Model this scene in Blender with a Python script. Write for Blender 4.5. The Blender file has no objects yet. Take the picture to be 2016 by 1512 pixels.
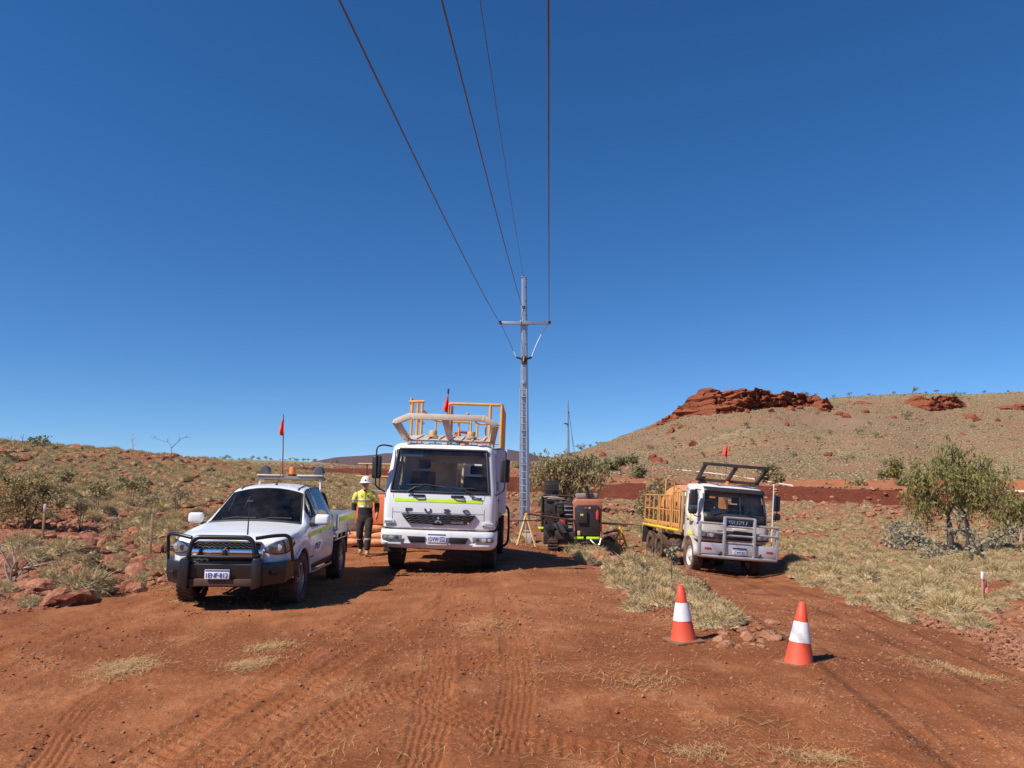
import bpy, bmesh, math, random
import numpy as np
from mathutils import Vector, Matrix, noise as mnoise

# ------------------------------------------------------------------ camera, sky, sun, exposure
R = math.radians
SC = bpy.context.scene
COL = SC.collection
CAMZ = 1.85
PITCH = R(7.18)
FPX = 1500.0            # focal length in pixels of a 2016-pixel-wide frame
cam_d = bpy.data.cameras.new("camera")
cam_d.sensor_width = 36.0
cam_d.lens = FPX / 2016.0 * 36.0
cam_d.clip_start = 0.1
cam_d.clip_end = 20000.0
cam = bpy.data.objects.new("camera", cam_d)
COL.objects.link(cam)
cam.location = (0, 0, CAMZ)
cam.rotation_euler = (math.pi / 2 + PITCH, 0, 0)
SC.camera = cam
SC.render.resolution_x, SC.render.resolution_y = 1024, 768

SUN_EL = R(47.5)
SUN_AZ = R(33.0)        # the shadows run to +X and this much towards +Y
sun_dir = Vector((-math.cos(SUN_EL) * math.cos(SUN_AZ), -math.cos(SUN_EL) * math.sin(SUN_AZ), math.sin(SUN_EL)))
world = bpy.data.worlds.new("World")
SC.world = world
world.use_nodes = True
wn = world.node_tree
sky = wn.nodes.new('ShaderNodeTexSky')
sky.sky_type = 'NISHITA'
sky.sun_disc = False
sky.sun_elevation = SUN_EL
sky.sun_rotation = math.atan2(sun_dir.x, sun_dir.y)
sky.altitude = 2000.0
sky.air_density = 1.0
sky.dust_density = 0.0
sky.ozone_density = 4.0
bgn = wn.nodes['Background']
wtc = wn.nodes.new('ShaderNodeTexCoord')
wad = wn.nodes.new('ShaderNodeVectorMath'); wad.operation = 'ADD'; wad.inputs[1].default_value = (0, 0, .048)
wno = wn.nodes.new('ShaderNodeVectorMath'); wno.operation = 'NORMALIZE'
wn.links.new(wtc.outputs['Generated'], wad.inputs[0]); wn.links.new(wad.outputs[0], wno.inputs[0]); wn.links.new(wno.outputs[0], sky.inputs[0])
whs = wn.nodes.new('ShaderNodeHueSaturation'); whs.inputs['Saturation'].default_value = 1.25; whs.inputs['Hue'].default_value = .504
wn.links.new(sky.outputs[0], whs.inputs['Color']); wn.links.new(whs.outputs[0], bgn.inputs[0])
bgn.inputs[1].default_value = 0.092
sl = bpy.data.lights.new("sun", 'SUN')
sl.energy = 4.2
sl.angle = R(0.53)
sl.color = (1.0, 0.94, 0.85)
so = bpy.data.objects.new("sun", sl)
COL.objects.link(so)
so.rotation_euler = sun_dir.to_track_quat('Z', 'Y').to_euler()
vs = SC.view_settings
vs.view_transform = 'Standard'
vs.look = 'None'
vs.gamma = 1.0
vs.exposure = 0.5
SC.cycles.use_denoising = True
SC.cycles.max_bounces = 6
SC.cycles.diffuse_bounces = 3
SC.cycles.glossy_bounces = 3
SC.cycles.transparent_max_bounces = 12
SC.cycles.caustics_reflective = False
SC.cycles.caustics_refractive = False

random.seed(11)
RNG = np.random.default_rng(7)
CT, ST = math.cos(PITCH), math.sin(PITCH)
def ray(px, py):
    u = (px - 1008) / FPX; v = (756 - py) / FPX
    return u, CT - v * ST, ST + v * CT
def at(px, py, Y):
    u, y, z = ray(px, py)
    return Vector((u * Y / y, Y, CAMZ + z * Y / y))

# ------------------------------------------------------------------ noise helpers (numpy)
def _hash(ix, iy, s):
    h = (ix.astype(np.int64) * 374761393 + iy.astype(np.int64) * 668265263 + s * 1274126177) & 0xffffffff
    h = ((h ^ (h >> 13)) * 1274126177) & 0xffffffff
    return ((h ^ (h >> 16)) & 0xffff) / 65535.0
def vnoise(x, y, s=0):
    ix, iy = np.floor(x), np.floor(y)
    fx, fy = x - ix, y - iy
    fx = fx * fx * (3 - 2 * fx); fy = fy * fy * (3 - 2 * fy)
    a, b = _hash(ix, iy, s), _hash(ix + 1, iy, s)
    c, d = _hash(ix, iy + 1, s), _hash(ix + 1, iy + 1, s)
    return (a * (1 - fx) + b * fx) * (1 - fy) + (c * (1 - fx) + d * fx) * fy
def fbm(x, y, o=4, s=0):
    t = 0; a = .5; n = 0
    for i in range(o):
        t = t + a * vnoise(x, y, s + i * 17); n += a; a *= .5
        x, y = x * 2.03 + 13.7, y * 2.03 + 7.1
    return t / n
def sstep(a, b, x):
    t = np.clip((x - a) / (b - a), 0, 1)
    return t * t * (3 - 2 * t)

# ------------------------------------------------------------------ materials
MATS = {}
def nd(nt, typ, **kw):
    n = nt.nodes.new(typ)
    for k, v in kw.items():
        setattr(n, k, v)
    return n
def mixc(nt, fac, a, b, mode='MIX'):
    m = nd(nt, 'ShaderNodeMix', data_type='RGBA', blend_type=mode)
    for sock, v in ((m.inputs[0], fac), (m.inputs[6], a), (m.inputs[7], b)):
        if hasattr(v, 'is_output'):
            nt.links.new(v, sock)
        elif isinstance(v, (int, float)):
            sock.default_value = v
        else:
            sock.default_value = (*v, 1)
    return m.outputs[2]
def mth(nt, op, a, b=0.0, c=None, clamp=False):
    m = nd(nt, 'ShaderNodeMath', operation=op, use_clamp=clamp)
    for i, v in enumerate((a, b, c)):
        if v is None: continue
        if hasattr(v, 'is_output'): nt.links.new(v, m.inputs[i])
        else: m.inputs[i].default_value = v
    return m.outputs[0]
def noise_tex(nt, vec, scale, detail=4, rough=.55):
    n = nd(nt, 'ShaderNodeTexNoise')
    n.inputs['Scale'].default_value = scale
    n.inputs['Detail'].default_value = detail
    n.inputs['Roughness'].default_value = rough
    if vec is not None: nt.links.new(vec, n.inputs['Vector'])
    return n.outputs[0]
def ramp(nt, fac, lo, hi):
    m = nd(nt, 'ShaderNodeMapRange')
    m.inputs[1].default_value = lo; m.inputs[2].default_value = hi
    nt.links.new(fac, m.inputs[0])
    return m.outputs[0]
DUST = (0.36, 0.15, 0.07)
def mat(name, col, rough=.5, metal=0., var=.12, vscale=6., dust=0., dz=None, bump=0., bscale=40., coat=0., dustcol=DUST, spec=.5, trans=0.):
    """one principled material: own colour, a little variation, settled red dust (more towards the ground up to height dz)"""
    if name in MATS: return MATS[name]
    m = bpy.data.materials.new(name); m.use_nodes = True
    nt = m.node_tree; p = nt.nodes['Principled BSDF']
    tc = nd(nt, 'ShaderNodeTexCoord'); v = tc.outputs['Object']
    n1 = noise_tex(nt, v, vscale, 5)
    f = ramp(nt, n1, .3, .7)
    dark = tuple(max(0, c * (1 - var)) for c in col); lite = tuple(min(1, c * (1 + var)) for c in col)
    c = mixc(nt, f, dark, lite)
    rsock = rough
    if dust > 0:
        n2 = noise_tex(nt, v, 2.3, 8, .68)
        d = ramp(nt, n2, .38, .72)
        if dz:
            sx = nd(nt, 'ShaderNodeSeparateXYZ'); nt.links.new(v, sx.inputs[0])
            hgt = mth(nt, 'SUBTRACT', 1.0, mth(nt, 'DIVIDE', sx.outputs[2], dz), clamp=True)
            d = mth(nt, 'ADD', mth(nt, 'MULTIPLY', d, .35), mth(nt, 'MULTIPLY', hgt, mth(nt, 'ADD', d, .45)))
        d = mth(nt, 'MULTIPLY', d, dust, clamp=True)
        c = mixc(nt, d, c, dustcol)
        rsock = mth(nt, 'ADD', rough, mth(nt, 'MULTIPLY', d, .8 - rough))
    nt.links.new(c, p.inputs['Base Color'])
    if hasattr(rsock, 'is_output'): nt.links.new(rsock, p.inputs['Roughness'])
    else: p.inputs['Roughness'].default_value = rough
    p.inputs['Metallic'].default_value = metal
    p.inputs['Specular IOR Level'].default_value = spec
    p.inputs['Coat Weight'].default_value = coat
    p.inputs['Coat Roughness'].default_value = .08
    if trans: p.inputs['Transmission Weight'].default_value = trans
    if bump:
        b = nd(nt, 'ShaderNodeBump'); b.inputs['Strength'].default_value = bump; b.inputs['Distance'].default_value = .02
        nt.links.new(noise_tex(nt, v, bscale, 4), b.inputs['Height']); nt.links.new(b.outputs[0], p.inputs['Normal'])
    MATS[name] = m
    return m
def glass(name, tint=(.45, .52, .5), refl=1.0):
    if name in MATS: return MATS[name]
    m = bpy.data.materials.new(name); m.use_nodes = True
    nt = m.node_tree; nt.nodes.remove(nt.nodes['Principled BSDF'])
    o = nt.nodes['Material Output']
    tr = nd(nt, 'ShaderNodeBsdfTransparent'); tr.inputs[0].default_value = (*tint, 1)
    gl = nd(nt, 'ShaderNodeBsdfGlossy'); gl.inputs['Roughness'].default_value = .03; gl.inputs[0].default_value = (refl, refl, refl, 1)
    fr = nd(nt, 'ShaderNodeFresnel'); fr.inputs[0].default_value = 1.45
    mx = nd(nt, 'ShaderNodeMixShader')
    nt.links.new(fr.outputs[0], mx.inputs[0]); nt.links.new(tr.outputs[0], mx.inputs[1]); nt.links.new(gl.outputs[0], mx.inputs[2])
    # a thin film of dust on the pane
    df = nd(nt, 'ShaderNodeBsdfDiffuse'); df.inputs[0].default_value = (.4, .3, .22, 1)
    tc = nd(nt, 'ShaderNodeTexCoord')
    f = mth(nt, 'MULTIPLY', ramp(nt, noise_tex(nt, tc.outputs['Object'], 3.0, 7, .7), .35, .8), .07)
    m2 = nd(nt, 'ShaderNodeMixShader')
    nt.links.new(f, m2.inputs[0]); nt.links.new(mx.outputs[0], m2.inputs[1]); nt.links.new(df.outputs[0], m2.inputs[2])
    nt.links.new(m2.outputs[0], o.inputs[0])
    MATS[name] = m
    return m
def leafmat(name, cols, trans=.25, rough=.6):
    """foliage: colour by instance and by position in the crown"""
    if name in MATS: return MATS[name]
    m = bpy.data.materials.new(name); m.use_nodes = True
    nt = m.node_tree; p = nt.nodes['Principled BSDF']
    oi = nd(nt, 'ShaderNodeObjectInfo'); tc = nd(nt, 'ShaderNodeTexCoord')
    c = mixc(nt, oi.outputs['Random'], cols[0], cols[1])
    f = ramp(nt, noise_tex(nt, tc.outputs['Object'], 5.0, 3), .35, .68)
    c = mixc(nt, f, c, cols[2])
    f2 = ramp(nt, noise_tex(nt, tc.outputs['Object'], 31.0, 2), .45, .7)
    c = mixc(nt, mth(nt, 'MULTIPLY', f2, .7), c, cols[3] if len(cols) > 3 else cols[0])
    nt.links.new(c, p.inputs['Base Color'])
    p.inputs['Roughness'].default_value = rough
    p.inputs['Specular IOR Level'].default_value = .25
    if trans:
        o = nt.nodes['Material Output']
        t = nd(nt, 'ShaderNodeBsdfTranslucent'); nt.links.new(c, t.inputs[0])
        mx = nd(nt, 'ShaderNodeMixShader'); mx.inputs[0].default_value = trans
        nt.links.new(p.outputs[0], mx.inputs[1]); nt.links.new(t.outputs[0], mx.inputs[2]); nt.links.new(mx.outputs[0], o.inputs[0])
    MATS[name] = m
    return m

# ------------------------------------------------------------------ object helpers
def tag(o, label=None, cat=None, group=None, kind=None):
    if label: o['label'] = label
    if cat: o['category'] = cat
    if group: o['group'] = group
    if kind: o['kind'] = kind
    return o
def thing(name, label, cat, loc=(0, 0, 0), rot=(0, 0, 0), group=None):
    o = bpy.data.objects.new(name, None); COL.objects.link(o)
    o.empty_display_size = .3
    o.location = loc; o.rotation_euler = rot
    return tag(o, label, cat, group)
def copy_tree(o, parent=None):
    c = o.copy(); COL.objects.link(c); c.parent = parent
    for ch in list(o.children):
        copy_tree(ch, c)
    return c
def rotm(rx=0, ry=0, rz=0):
    return Matrix.Rotation(rz, 3, 'Z') @ Matrix.Rotation(ry, 3, 'Y') @ Matrix.Rotation(rx, 3, 'X')

class MB:
    """collects vertices and faces of ONE piece"""
    def __init__(s): s.v = []; s.f = []
    def add(s, vs_, fs): 
        n = len(s.v); s.v += [tuple(a) for a in vs_]; s.f += [tuple(i + n for i in f) for f in fs]; return s
    def box(s, c, d, rot=None, taper=(1, 1)):
        hx, hy, hz = d[0] / 2, d[1] / 2, d[2] / 2
        pts = []
        for z in (-1, 1):
            tx, ty = taper if z > 0 else (1, 1)
            for x, y in ((-1, -1), (1, -1), (1, 1), (-1, 1)):
                p = Vector((x * hx * tx, y * hy * ty, z * hz))
                if rot is not None: p = rot @ p
                pts.append(p + Vector(c))
        return s.add(pts, [(3, 2, 1, 0), (4, 5, 6, 7), (0, 1, 5, 4), (1, 2, 6, 5), (2, 3, 7, 6), (3, 0, 4, 7)])
    def prism(s, poly, ax, a, b):
        """poly: 2D outline; ax: axis of extrusion ('x','y','z') from a to b"""
        def P(u, w, t):
            return {'x': (t, u, w), 'y': (u, t, w), 'z': (u, w, t)}[ax]
        n = len(poly)
        vs_ = [P(u, w, a) for u, w in poly] + [P(u, w, b) for u, w in poly]
        fs = [tuple(range(n))[::-1], tuple(range(n, 2 * n))] + [(i, (i + 1) % n, (i + 1) % n + n, i + n) for i in range(n)]
        return s.add(vs_, fs)
    def tube(s, pts, r, n=8, cap=True, closed=False):
        pts = [Vector(p) for p in pts]; m = len(pts)
        rr = r if isinstance(r, (list, tuple)) else [r] * m
        rings = []; up = None
        for i, p in enumerate(pts):
            a = pts[i - 1] if (i > 0 or closed) else p
            b = pts[(i + 1) % m] if (i < m - 1 or closed) else p
            t = (b - a).normalized() if (b - a).length > 1e-9 else Vector((0, 0, 1))
            if up is None:
                up = Vector((0, 0, 1)) if abs(t.z) < .9 else Vector((1, 0, 0))
            x = t.cross(up)
            if x.length < 1e-6: x = t.orthogonal()
            x.normalize(); y = x.cross(t).normalized(); up = y
            rings.append([p + (x * math.cos(2 * math.pi * k / n) + y * math.sin(2 * math.pi * k / n)) * rr[i] for k in range(n)])
        vs_ = [v for rg in rings for v in rg]; fs = []
        for i in range(m if closed else m - 1):
            for k in range(n):
                a, b = i * n + k, i * n + (k + 1) % n
                c, d = ((i + 1) % m) * n + (k + 1) % n, ((i + 1) % m) * n + k
                fs.append((a, b, c, d))
        if cap and not closed:
            fs.append(tuple(range(n))[::-1]); fs.append(tuple(range((m - 1) * n, m * n)))
        return s.add(vs_, fs)
    def cyl(s, a, b, r, n=14): return s.tube([a, b], r, n)
    def lathe(s, prof, c=(0, 0, 0), axis='z', n=24, closed=False):
        """prof: list of (radius, height)"""
        vs_ = []; m = len(prof)
        for k in range(n):
            ca, sa = math.cos(2 * math.pi * k / n), math.sin(2 * math.pi * k / n)
            for r, h in prof:
                p = {'z': (r * ca, r * sa, h), 'x': (h, r * ca, r * sa), 'y': (r * ca, h, r * sa)}[axis]
                vs_.append((p[0] + c[0], p[1] + c[1], p[2] + c[2]))
        fs = []
        for k in range(n):
            k2 = (k + 1) % n
            for i in range(m if closed else m - 1):
                j = (i + 1) % m
                fs.append((k * m + i, k2 * m + i, k2 * m + j, k * m + j))
        return s.add(vs_, fs)
    def grid(s, rows, flip=False):
        nr, nc = len(rows), len(rows[0])
        vs_ = [p for r_ in rows for p in r_]
        fs = []
        for i in range(nr - 1):
            for j in range(nc - 1):
                f = (i * nc + j, i * nc + j + 1, (i + 1) * nc + j + 1, (i + 1) * nc + j)
                fs.append(f[::-1] if flip else f)
        return s.add(vs_, fs)
    def build(s, name, m, parent=None, bevel=0., smooth=35, seg=2, fixn=True, solid=0.):
        me = bpy.data.meshes.new(name)
        me.from_pydata(s.v, [], s.f)
        if fixn or bevel:
            bm = bmesh.new(); bm.from_mesh(me)
            bmesh.ops.remove_doubles(bm, verts=bm.verts, dist=1e-5)
            if fixn: bmesh.ops.recalc_face_normals(bm, faces=bm.faces)
            if bevel:
                es = [e for e in bm.edges if len(e.link_faces) == 2 and e.calc_face_angle(0) > R(28)]
                bmesh.ops.bevel(bm, geom=es, offset=bevel, segments=seg, affect='EDGES', clamp_overlap=True, profile=.5)
            bm.to_mesh(me); bm.free()
        me.materials.append(m)
        if smooth:
            me.polygons.foreach_set('use_smooth', [True] * len(me.polygons))
            me.set_sharp_from_angle(angle=R(smooth))
        o = bpy.data.objects.new(name, me); COL.objects.link(o); o.parent = parent
        if solid:
            md = o.modifiers.new('thickness', 'SOLIDIFY'); md.thickness = solid; md.offset = -1
        return o
def box(name, c, d, m, parent=None, bevel=.01, rot=None, taper=(1, 1)):
    return MB().box(c, d, rot, taper).build(name, m, parent, bevel)
def tube(name, pts, r, m, parent=None, n=8, closed=False):
    return MB().tube(pts, r, n, closed=closed).build(name, m, parent, 0, 60)
def bend(pts, rad, seg=4):
    """round the corners of a polyline"""
    pts = [Vector(p) for p in pts]; out = [pts[0]]
    for i in range(1, len(pts) - 1):
        a, p, b = pts[i - 1], pts[i], pts[i + 1]
        r_ = min(rad, (a - p).length * .45, (b - p).length * .45)
        s, e = p + (a - p).normalized() * r_, p + (b - p).normalized() * r_
        for k in range(seg + 1):
            t = k / seg
            out.append(s * (1 - t) ** 2 + p * 2 * t * (1 - t) + e * t * t)
    out.append(pts[-1]); return out
def text(name, s, h, w, m, parent, loc, rot=(math.pi / 2, 0, 0), ext=.004, spacing=1.0, shear=0.):
    """flat lettering: height h, total width w, standing upright facing -Y by default, centred at loc"""
    cu = bpy.data.curves.new(name, 'FONT'); cu.body = s; cu.extrude = ext; cu.resolution_u = 3
    cu.space_character = spacing; cu.shear = shear
    t = bpy.data.objects.new(name, cu); COL.objects.link(t)
    bpy.context.view_layer.update()
    me = bpy.data.meshes.new_from_object(t.evaluated_get(bpy.context.evaluated_depsgraph_get()))
    bpy.data.objects.remove(t); bpy.data.curves.remove(cu)
    xs = [v.co.x for v in me.vertices]; ys = [v.co.y for v in me.vertices]
    kx, ky = w / (max(xs) - min(xs)), h / (max(ys) - min(ys))
    cx, cy = (max(xs) + min(xs)) / 2, (max(ys) + min(ys)) / 2
    for v in me.vertices:
        v.co.x = (v.co.x - cx) * kx; v.co.y = (v.co.y - cy) * ky
    me.name = name; me.materials.clear(); me.materials.append(m)
    o = bpy.data.objects.new(name, me); COL.objects.link(o); o.parent = parent
    o.location = loc; o.rotation_euler = rot
    return o
# ------------------------------------------------------------------ terrain
CP = []      # control points: (azimuth in degrees, ln distance, height)
def cpw(x, y, z): CP.append((math.degrees(math.atan2(x, y)), math.log(math.hypot(x, y)), z))
def cpp(px, py, Y):
    p = at(px, py, Y); cpw(p.x, p.y, p.z)
for r_ in (1.5, 3.5, 6.5):
    for a_ in (-55, -38, -20, 0, 20, 38, 55):
        cpw(r_ * math.sin(R(a_)), r_ * math.cos(R(a_)), 0)
for px, py, Y in [
    (-300, 1190, 11.5), (-300, 1060, 18), (-300, 960, 28), (-300, 872, 44), (-300, 885, 62), (-300, 900, 112),
    (0, 1203, 10.8), (0, 1090, 15.5), (0, 1000, 22), (0, 930, 33), (0, 874, 45), (0, 890, 62), (0, 905, 112),
    (200, 1150, 13.2), (200, 1040, 20), (200, 960, 30), (200, 888, 44), (200, 900, 62), (200, 908, 112),
    (350, 1165, 12.5), (350, 1050, 20), (350, 985, 27), (350, 902, 44), (350, 912, 62), (350, 912, 112),
    (500, 1130, 15), (500, 980, 28), (500, 921, 44), (500, 926, 62), (500, 915, 112),
    (650, 1087, 19.5), (650, 990, 30), (650, 942, 44), (650, 936, 62), (650, 918, 112),
    (717, 1093, 18.8), (800, 1000, 30), (800, 962, 45), (800, 945, 62), (800, 920, 112),
    (930, 1045, 30), (930, 985, 45), (930, 960, 61), (930, 926, 112),
    (1033, 1066, 32), (1120, 1086, 28), (1050, 1086, 23), (1000, 1066, 26), (1150, 1020, 42), (1150, 983, 60), (1150, 966, 75), (1150, 948, 112),
    (1000, 1092, 20), (1180, 1105, 19), (1180, 1160, 13.2),
    (1250, 1062, 32), (1300, 1000, 55), (1300, 985, 61), (1300, 972, 78), (1300, 952, 112),
    (1365, 1120, 24), (1490, 1134, 23.6), (1302, 1103, 29), (1420, 1098, 29), (1425, 1155, 19), (1340, 1190, 13), (1450, 1210, 11.6),
    (1600, 1165, 17), (1600, 1100, 25), (1600, 1050, 34), (1600, 1020, 46), (1600, 988, 61), (1600, 980, 75), (1600, 958, 112),
    (1760, 1205, 12.8), (1760, 1130, 20), (1760, 1080, 30), (1760, 1030, 46), (1760, 992, 61), (1760, 982, 75), (1760, 958, 112),
    (1930, 1192, 15.2), (1930, 1245, 11.8), (1905, 1112, 24), (1870, 1085, 34), (1900, 1040, 46), (1900, 999, 61), (1900, 987, 75), (1900, 957, 112),
    (2016, 1310, 9.0), (2016, 1140, 20), (2016, 1060, 40), (2016, 1001, 61), (2016, 988, 75), (2016, 957, 112),
    (2300, 1300, 9.2), (2300, 1130, 21), (2300, 1050, 42), (2300, 1001, 61), (2300, 957, 112),
    (1580, 1300, 7.8), (1340, 1265, 8.7), (1008, 1240, 9.4), (600, 1230, 9.7), (800, 1120, 16.2), (860, 1117, 16.6), (930, 1100, 18.5),
]: cpp(px, py, Y)
CPA = np.array(CP)
_KS = np.array([1 / 14.0, 1.6])
_P = CPA[:, :2] * _KS
def _kern(d2): return np.where(d2 > 1e-12, .5 * d2 * np.log(np.maximum(d2, 1e-12)), 0)
_n = len(_P)
_K = _kern(((_P[:, None, :] - _P[None]) ** 2).sum(-1)) + np.eye(_n) * .004
_A = np.zeros((_n + 3, _n + 3)); _A[:_n, :_n] = _K; _A[:_n, _n] = 1; _A[:_n, _n + 1:] = _P; _A[_n, :_n] = 1; _A[_n + 1:, :_n] = _P.T
_W = np.linalg.solve(_A, np.concatenate([CPA[:, 2], [0, 0, 0]]))
def tps(x, y):
    a = np.clip(np.degrees(np.arctan2(x, y)), -52, 52)
    r_ = np.log(np.clip(np.hypot(x, y), 1.2, 118))
    q = np.stack([a, r_], -1) * _KS
    out = np.empty(len(q))
    for i in range(0, len(q), 60000):
        c = q[i:i + 60000]
        d2 = ((c[:, None, :] - _P[None]) ** 2).sum(-1)
        out[i:i + 60000] = _kern(d2) @ _W[:_n] + _W[_n] + c @ _W[_n + 1:]
    return out
def prof(tab):
    xs = np.array([t[0] for t in tab], float); ys = np.array([t[1] for t in tab], float)
    return lambda p: np.interp(p, xs, ys)
YC, Y0 = 245.0, 108.0
mesa_py = prof([(860, 945), (960, 935), (1040, 914), (1140, 889), (1200, 868), (1290, 834), (1350, 806), (1400, 784), (1450, 777), (1540, 777), (1620, 784),
                (1700, 779), (1800, 774), (1900, 776), (2016, 771), (2300, 762), (2800, 770)])
far_py = prof([(-400, 915), (200, 915), (330, 912), (385, 906), (430, 898), (480, 899), (560, 901), (640, 904), (720, 911), (800, 920), (900, 935), (1000, 945), (1100, 945)])
blue_py = prof([(400, 930), (560, 918), (620, 908), (660, 900), (710, 897), (760, 893), (860, 892), (960, 886), (1000, 885), (1030, 890), (1060, 897), (1100, 908), (1200, 925), (1500, 935), (2000, 940)])
def band_y(x): return 61.0 + 1.2 * np.sin(x * .13) + .8 * np.sin(x * .31 + 1)
def mesa_front(p): return Y0 + 10 * np.sin(p * .011) + 5 * np.sin(p * .027 + 2)
def H(x, y):
    """ground height at world x, y (metres), without the fine relief"""
    x = np.asarray(x, float); y = np.asarray(y, float)
    z = tps(x, y)
    yy = np.maximum(y, 1.0)
    px = 1008 + FPX * x / yy
    front = (y > 1.0)
    # road embankment
    step = 1.12 * sstep(820, 960, px)
    z = z + np.where(front, step * sstep(0, 3.4, y - band_y(x)), 0)
    # mesa
    y0 = mesa_front(px)
    s = np.clip((y - y0) / (YC - y0), 0, 1)
    crest = CAMZ + (945 - mesa_py(px)) / FPX * YC * .992
    lump = (fbm(x * .05 + 3, y * .05, 4, 5) - .5) * 5 * s * (1 - s) * 2
    base = np.minimum(z, crest)
    hill = (np.maximum(crest - z, 0)) * (.34 * s + .66 * s ** 1.9) + lump
    z = z + np.where(front & (y > 60), hill * sstep(0, .08, s), 0) * np.where(y > YC, np.exp(-(np.maximum(y - YC, 0) / 420) ** 2), 1)
    # wooded rise behind the left slope, and the far range
    cf = (945 - far_py(px)) / FPX * 360
    z = z + np.where(front, np.maximum(cf - 4.0, 0) * np.exp(-((y - 360) / 75) ** 2), 0)
    cb = (945 - blue_py(px)) / FPX * 2700 * (1 + .06 * (fbm(px * .03, px * 0 + 2, 4, 3) - .5))
    z = z + np.where(front, np.maximum(cb - 3, 0) * np.exp(-((y - 2700) / 420) ** 2), 0)
    return z
def hz(x, y): return float(H(np.array([x]), np.array([y]))[0])
def gpx(px, py, y0=3.0, y1=240.0):
    """the ground point that a pixel of the photograph shows"""
    u, dy, dz = ray(px, py)
    ys = np.exp(np.linspace(math.log(y0), math.log(y1), 900))
    t = ys / dy
    d = CAMZ + dz * t - H(u * t, ys)
    k = np.where(d < 0)[0]
    i = k[0] if len(k) else len(ys) - 1
    return Vector((float(u * t[i]), float(ys[i]), float(H(np.array([u * t[i]]), ys[i:i + 1])[0])))

# outlines of road, island and verge on the ground
def bound(pts):
    w = sorted([(g.y, g.x) for g in (gpx(*p) for p in pts)])
    ys = np.array([a for a, b in w]); xs = np.array([b for a, b in w])
    return lambda y: np.interp(y, ys, xs)
edge_left = bound([(-200, 1235), (0, 1206), (150, 1190), (320, 1156), (420, 1125), (560, 1100), (650, 1086), (700, 1074), (760, 1062)])
isl_l = bound([(1500, 1268), (1340, 1252), (1300, 1215), (1235, 1190), (1195, 1150), (1160, 1112), (1120, 1092)])
isl_r = bound([(1510, 1270), (1490, 1236), (1440, 1205), (1400, 1160), (1372, 1132), (1335, 1120), (1285, 1105)])
verge_r = bound([(2300, 1400), (2016, 1322), (1960, 1278), (1880, 1247), (1760, 1216), (1650, 1180), (1565, 1150), (1545, 1120), (1540, 1098)])
ISL_Y0 = gpx(1505, 1269).y
def zones(x, y):
    """road (0..1), island, verge right of the track, dark red bank, bare orange earth, slope covered in spinifex"""
    nx = x + (fbm(x * .9, y * .9, 3, 31) - .5) * 1.0
    soft = .28
    onroad = sstep(-soft, soft, nx - edge_left(y)) * sstep(-soft, soft, verge_r(y) - nx) * (1 - sstep(27, 31, y + (fbm(x * .6, y * .6, 3, 9) - .5) * 6))
    onroad = np.where(y < 3, 1, onroad)
    island = sstep(-.2, .3, nx - isl_l(y)) * sstep(-.2, .3, isl_r(y) - nx) * sstep(ISL_Y0 - .1, ISL_Y0 + .5, y) * (1 - sstep(28, 32, y))
    onroad = onroad * (1 - island)
    b = y - band_y(x) + (fbm(x * .35, y * .35, 4, 41) - .5) * 2.4
    px = 1008 + FPX * x / np.maximum(y, 1)
    dark = sstep(-.9, -.2, b) * (1 - sstep(3.6, 4.2, y - band_y(x))) * sstep(830, 930, px)
    dark = np.maximum(dark, sstep(56, 60, y) * (1 - sstep(86, 96, y)) * (1 - sstep(800, 880, px)) * sstep(380, 480, px))
    dark = np.maximum(dark, .75 * sstep(-4.5, -1, b) * sstep(.55, .62, fbm(x * .5, y * .3, 3, 77)) * (1 - sstep(-.5, 0, b)) * sstep(930, 1000, px))
    dist_o = y - band_y(x)
    orange = sstep(4.0, 6, dist_o) * sstep(1480, 1580, px) * (1 - sstep(-6, 3, y - mesa_front(px) + (fbm(x * .12, y * .12, 3, 51) - .5) * 8))
    orange = np.maximum(orange, sstep(4, 6, dist_o) * .55 * sstep(940, 1000, px) * (1 - sstep(78, 84, y)))
    return onroad, island, dark, np.clip(orange, 0, 1)

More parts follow.
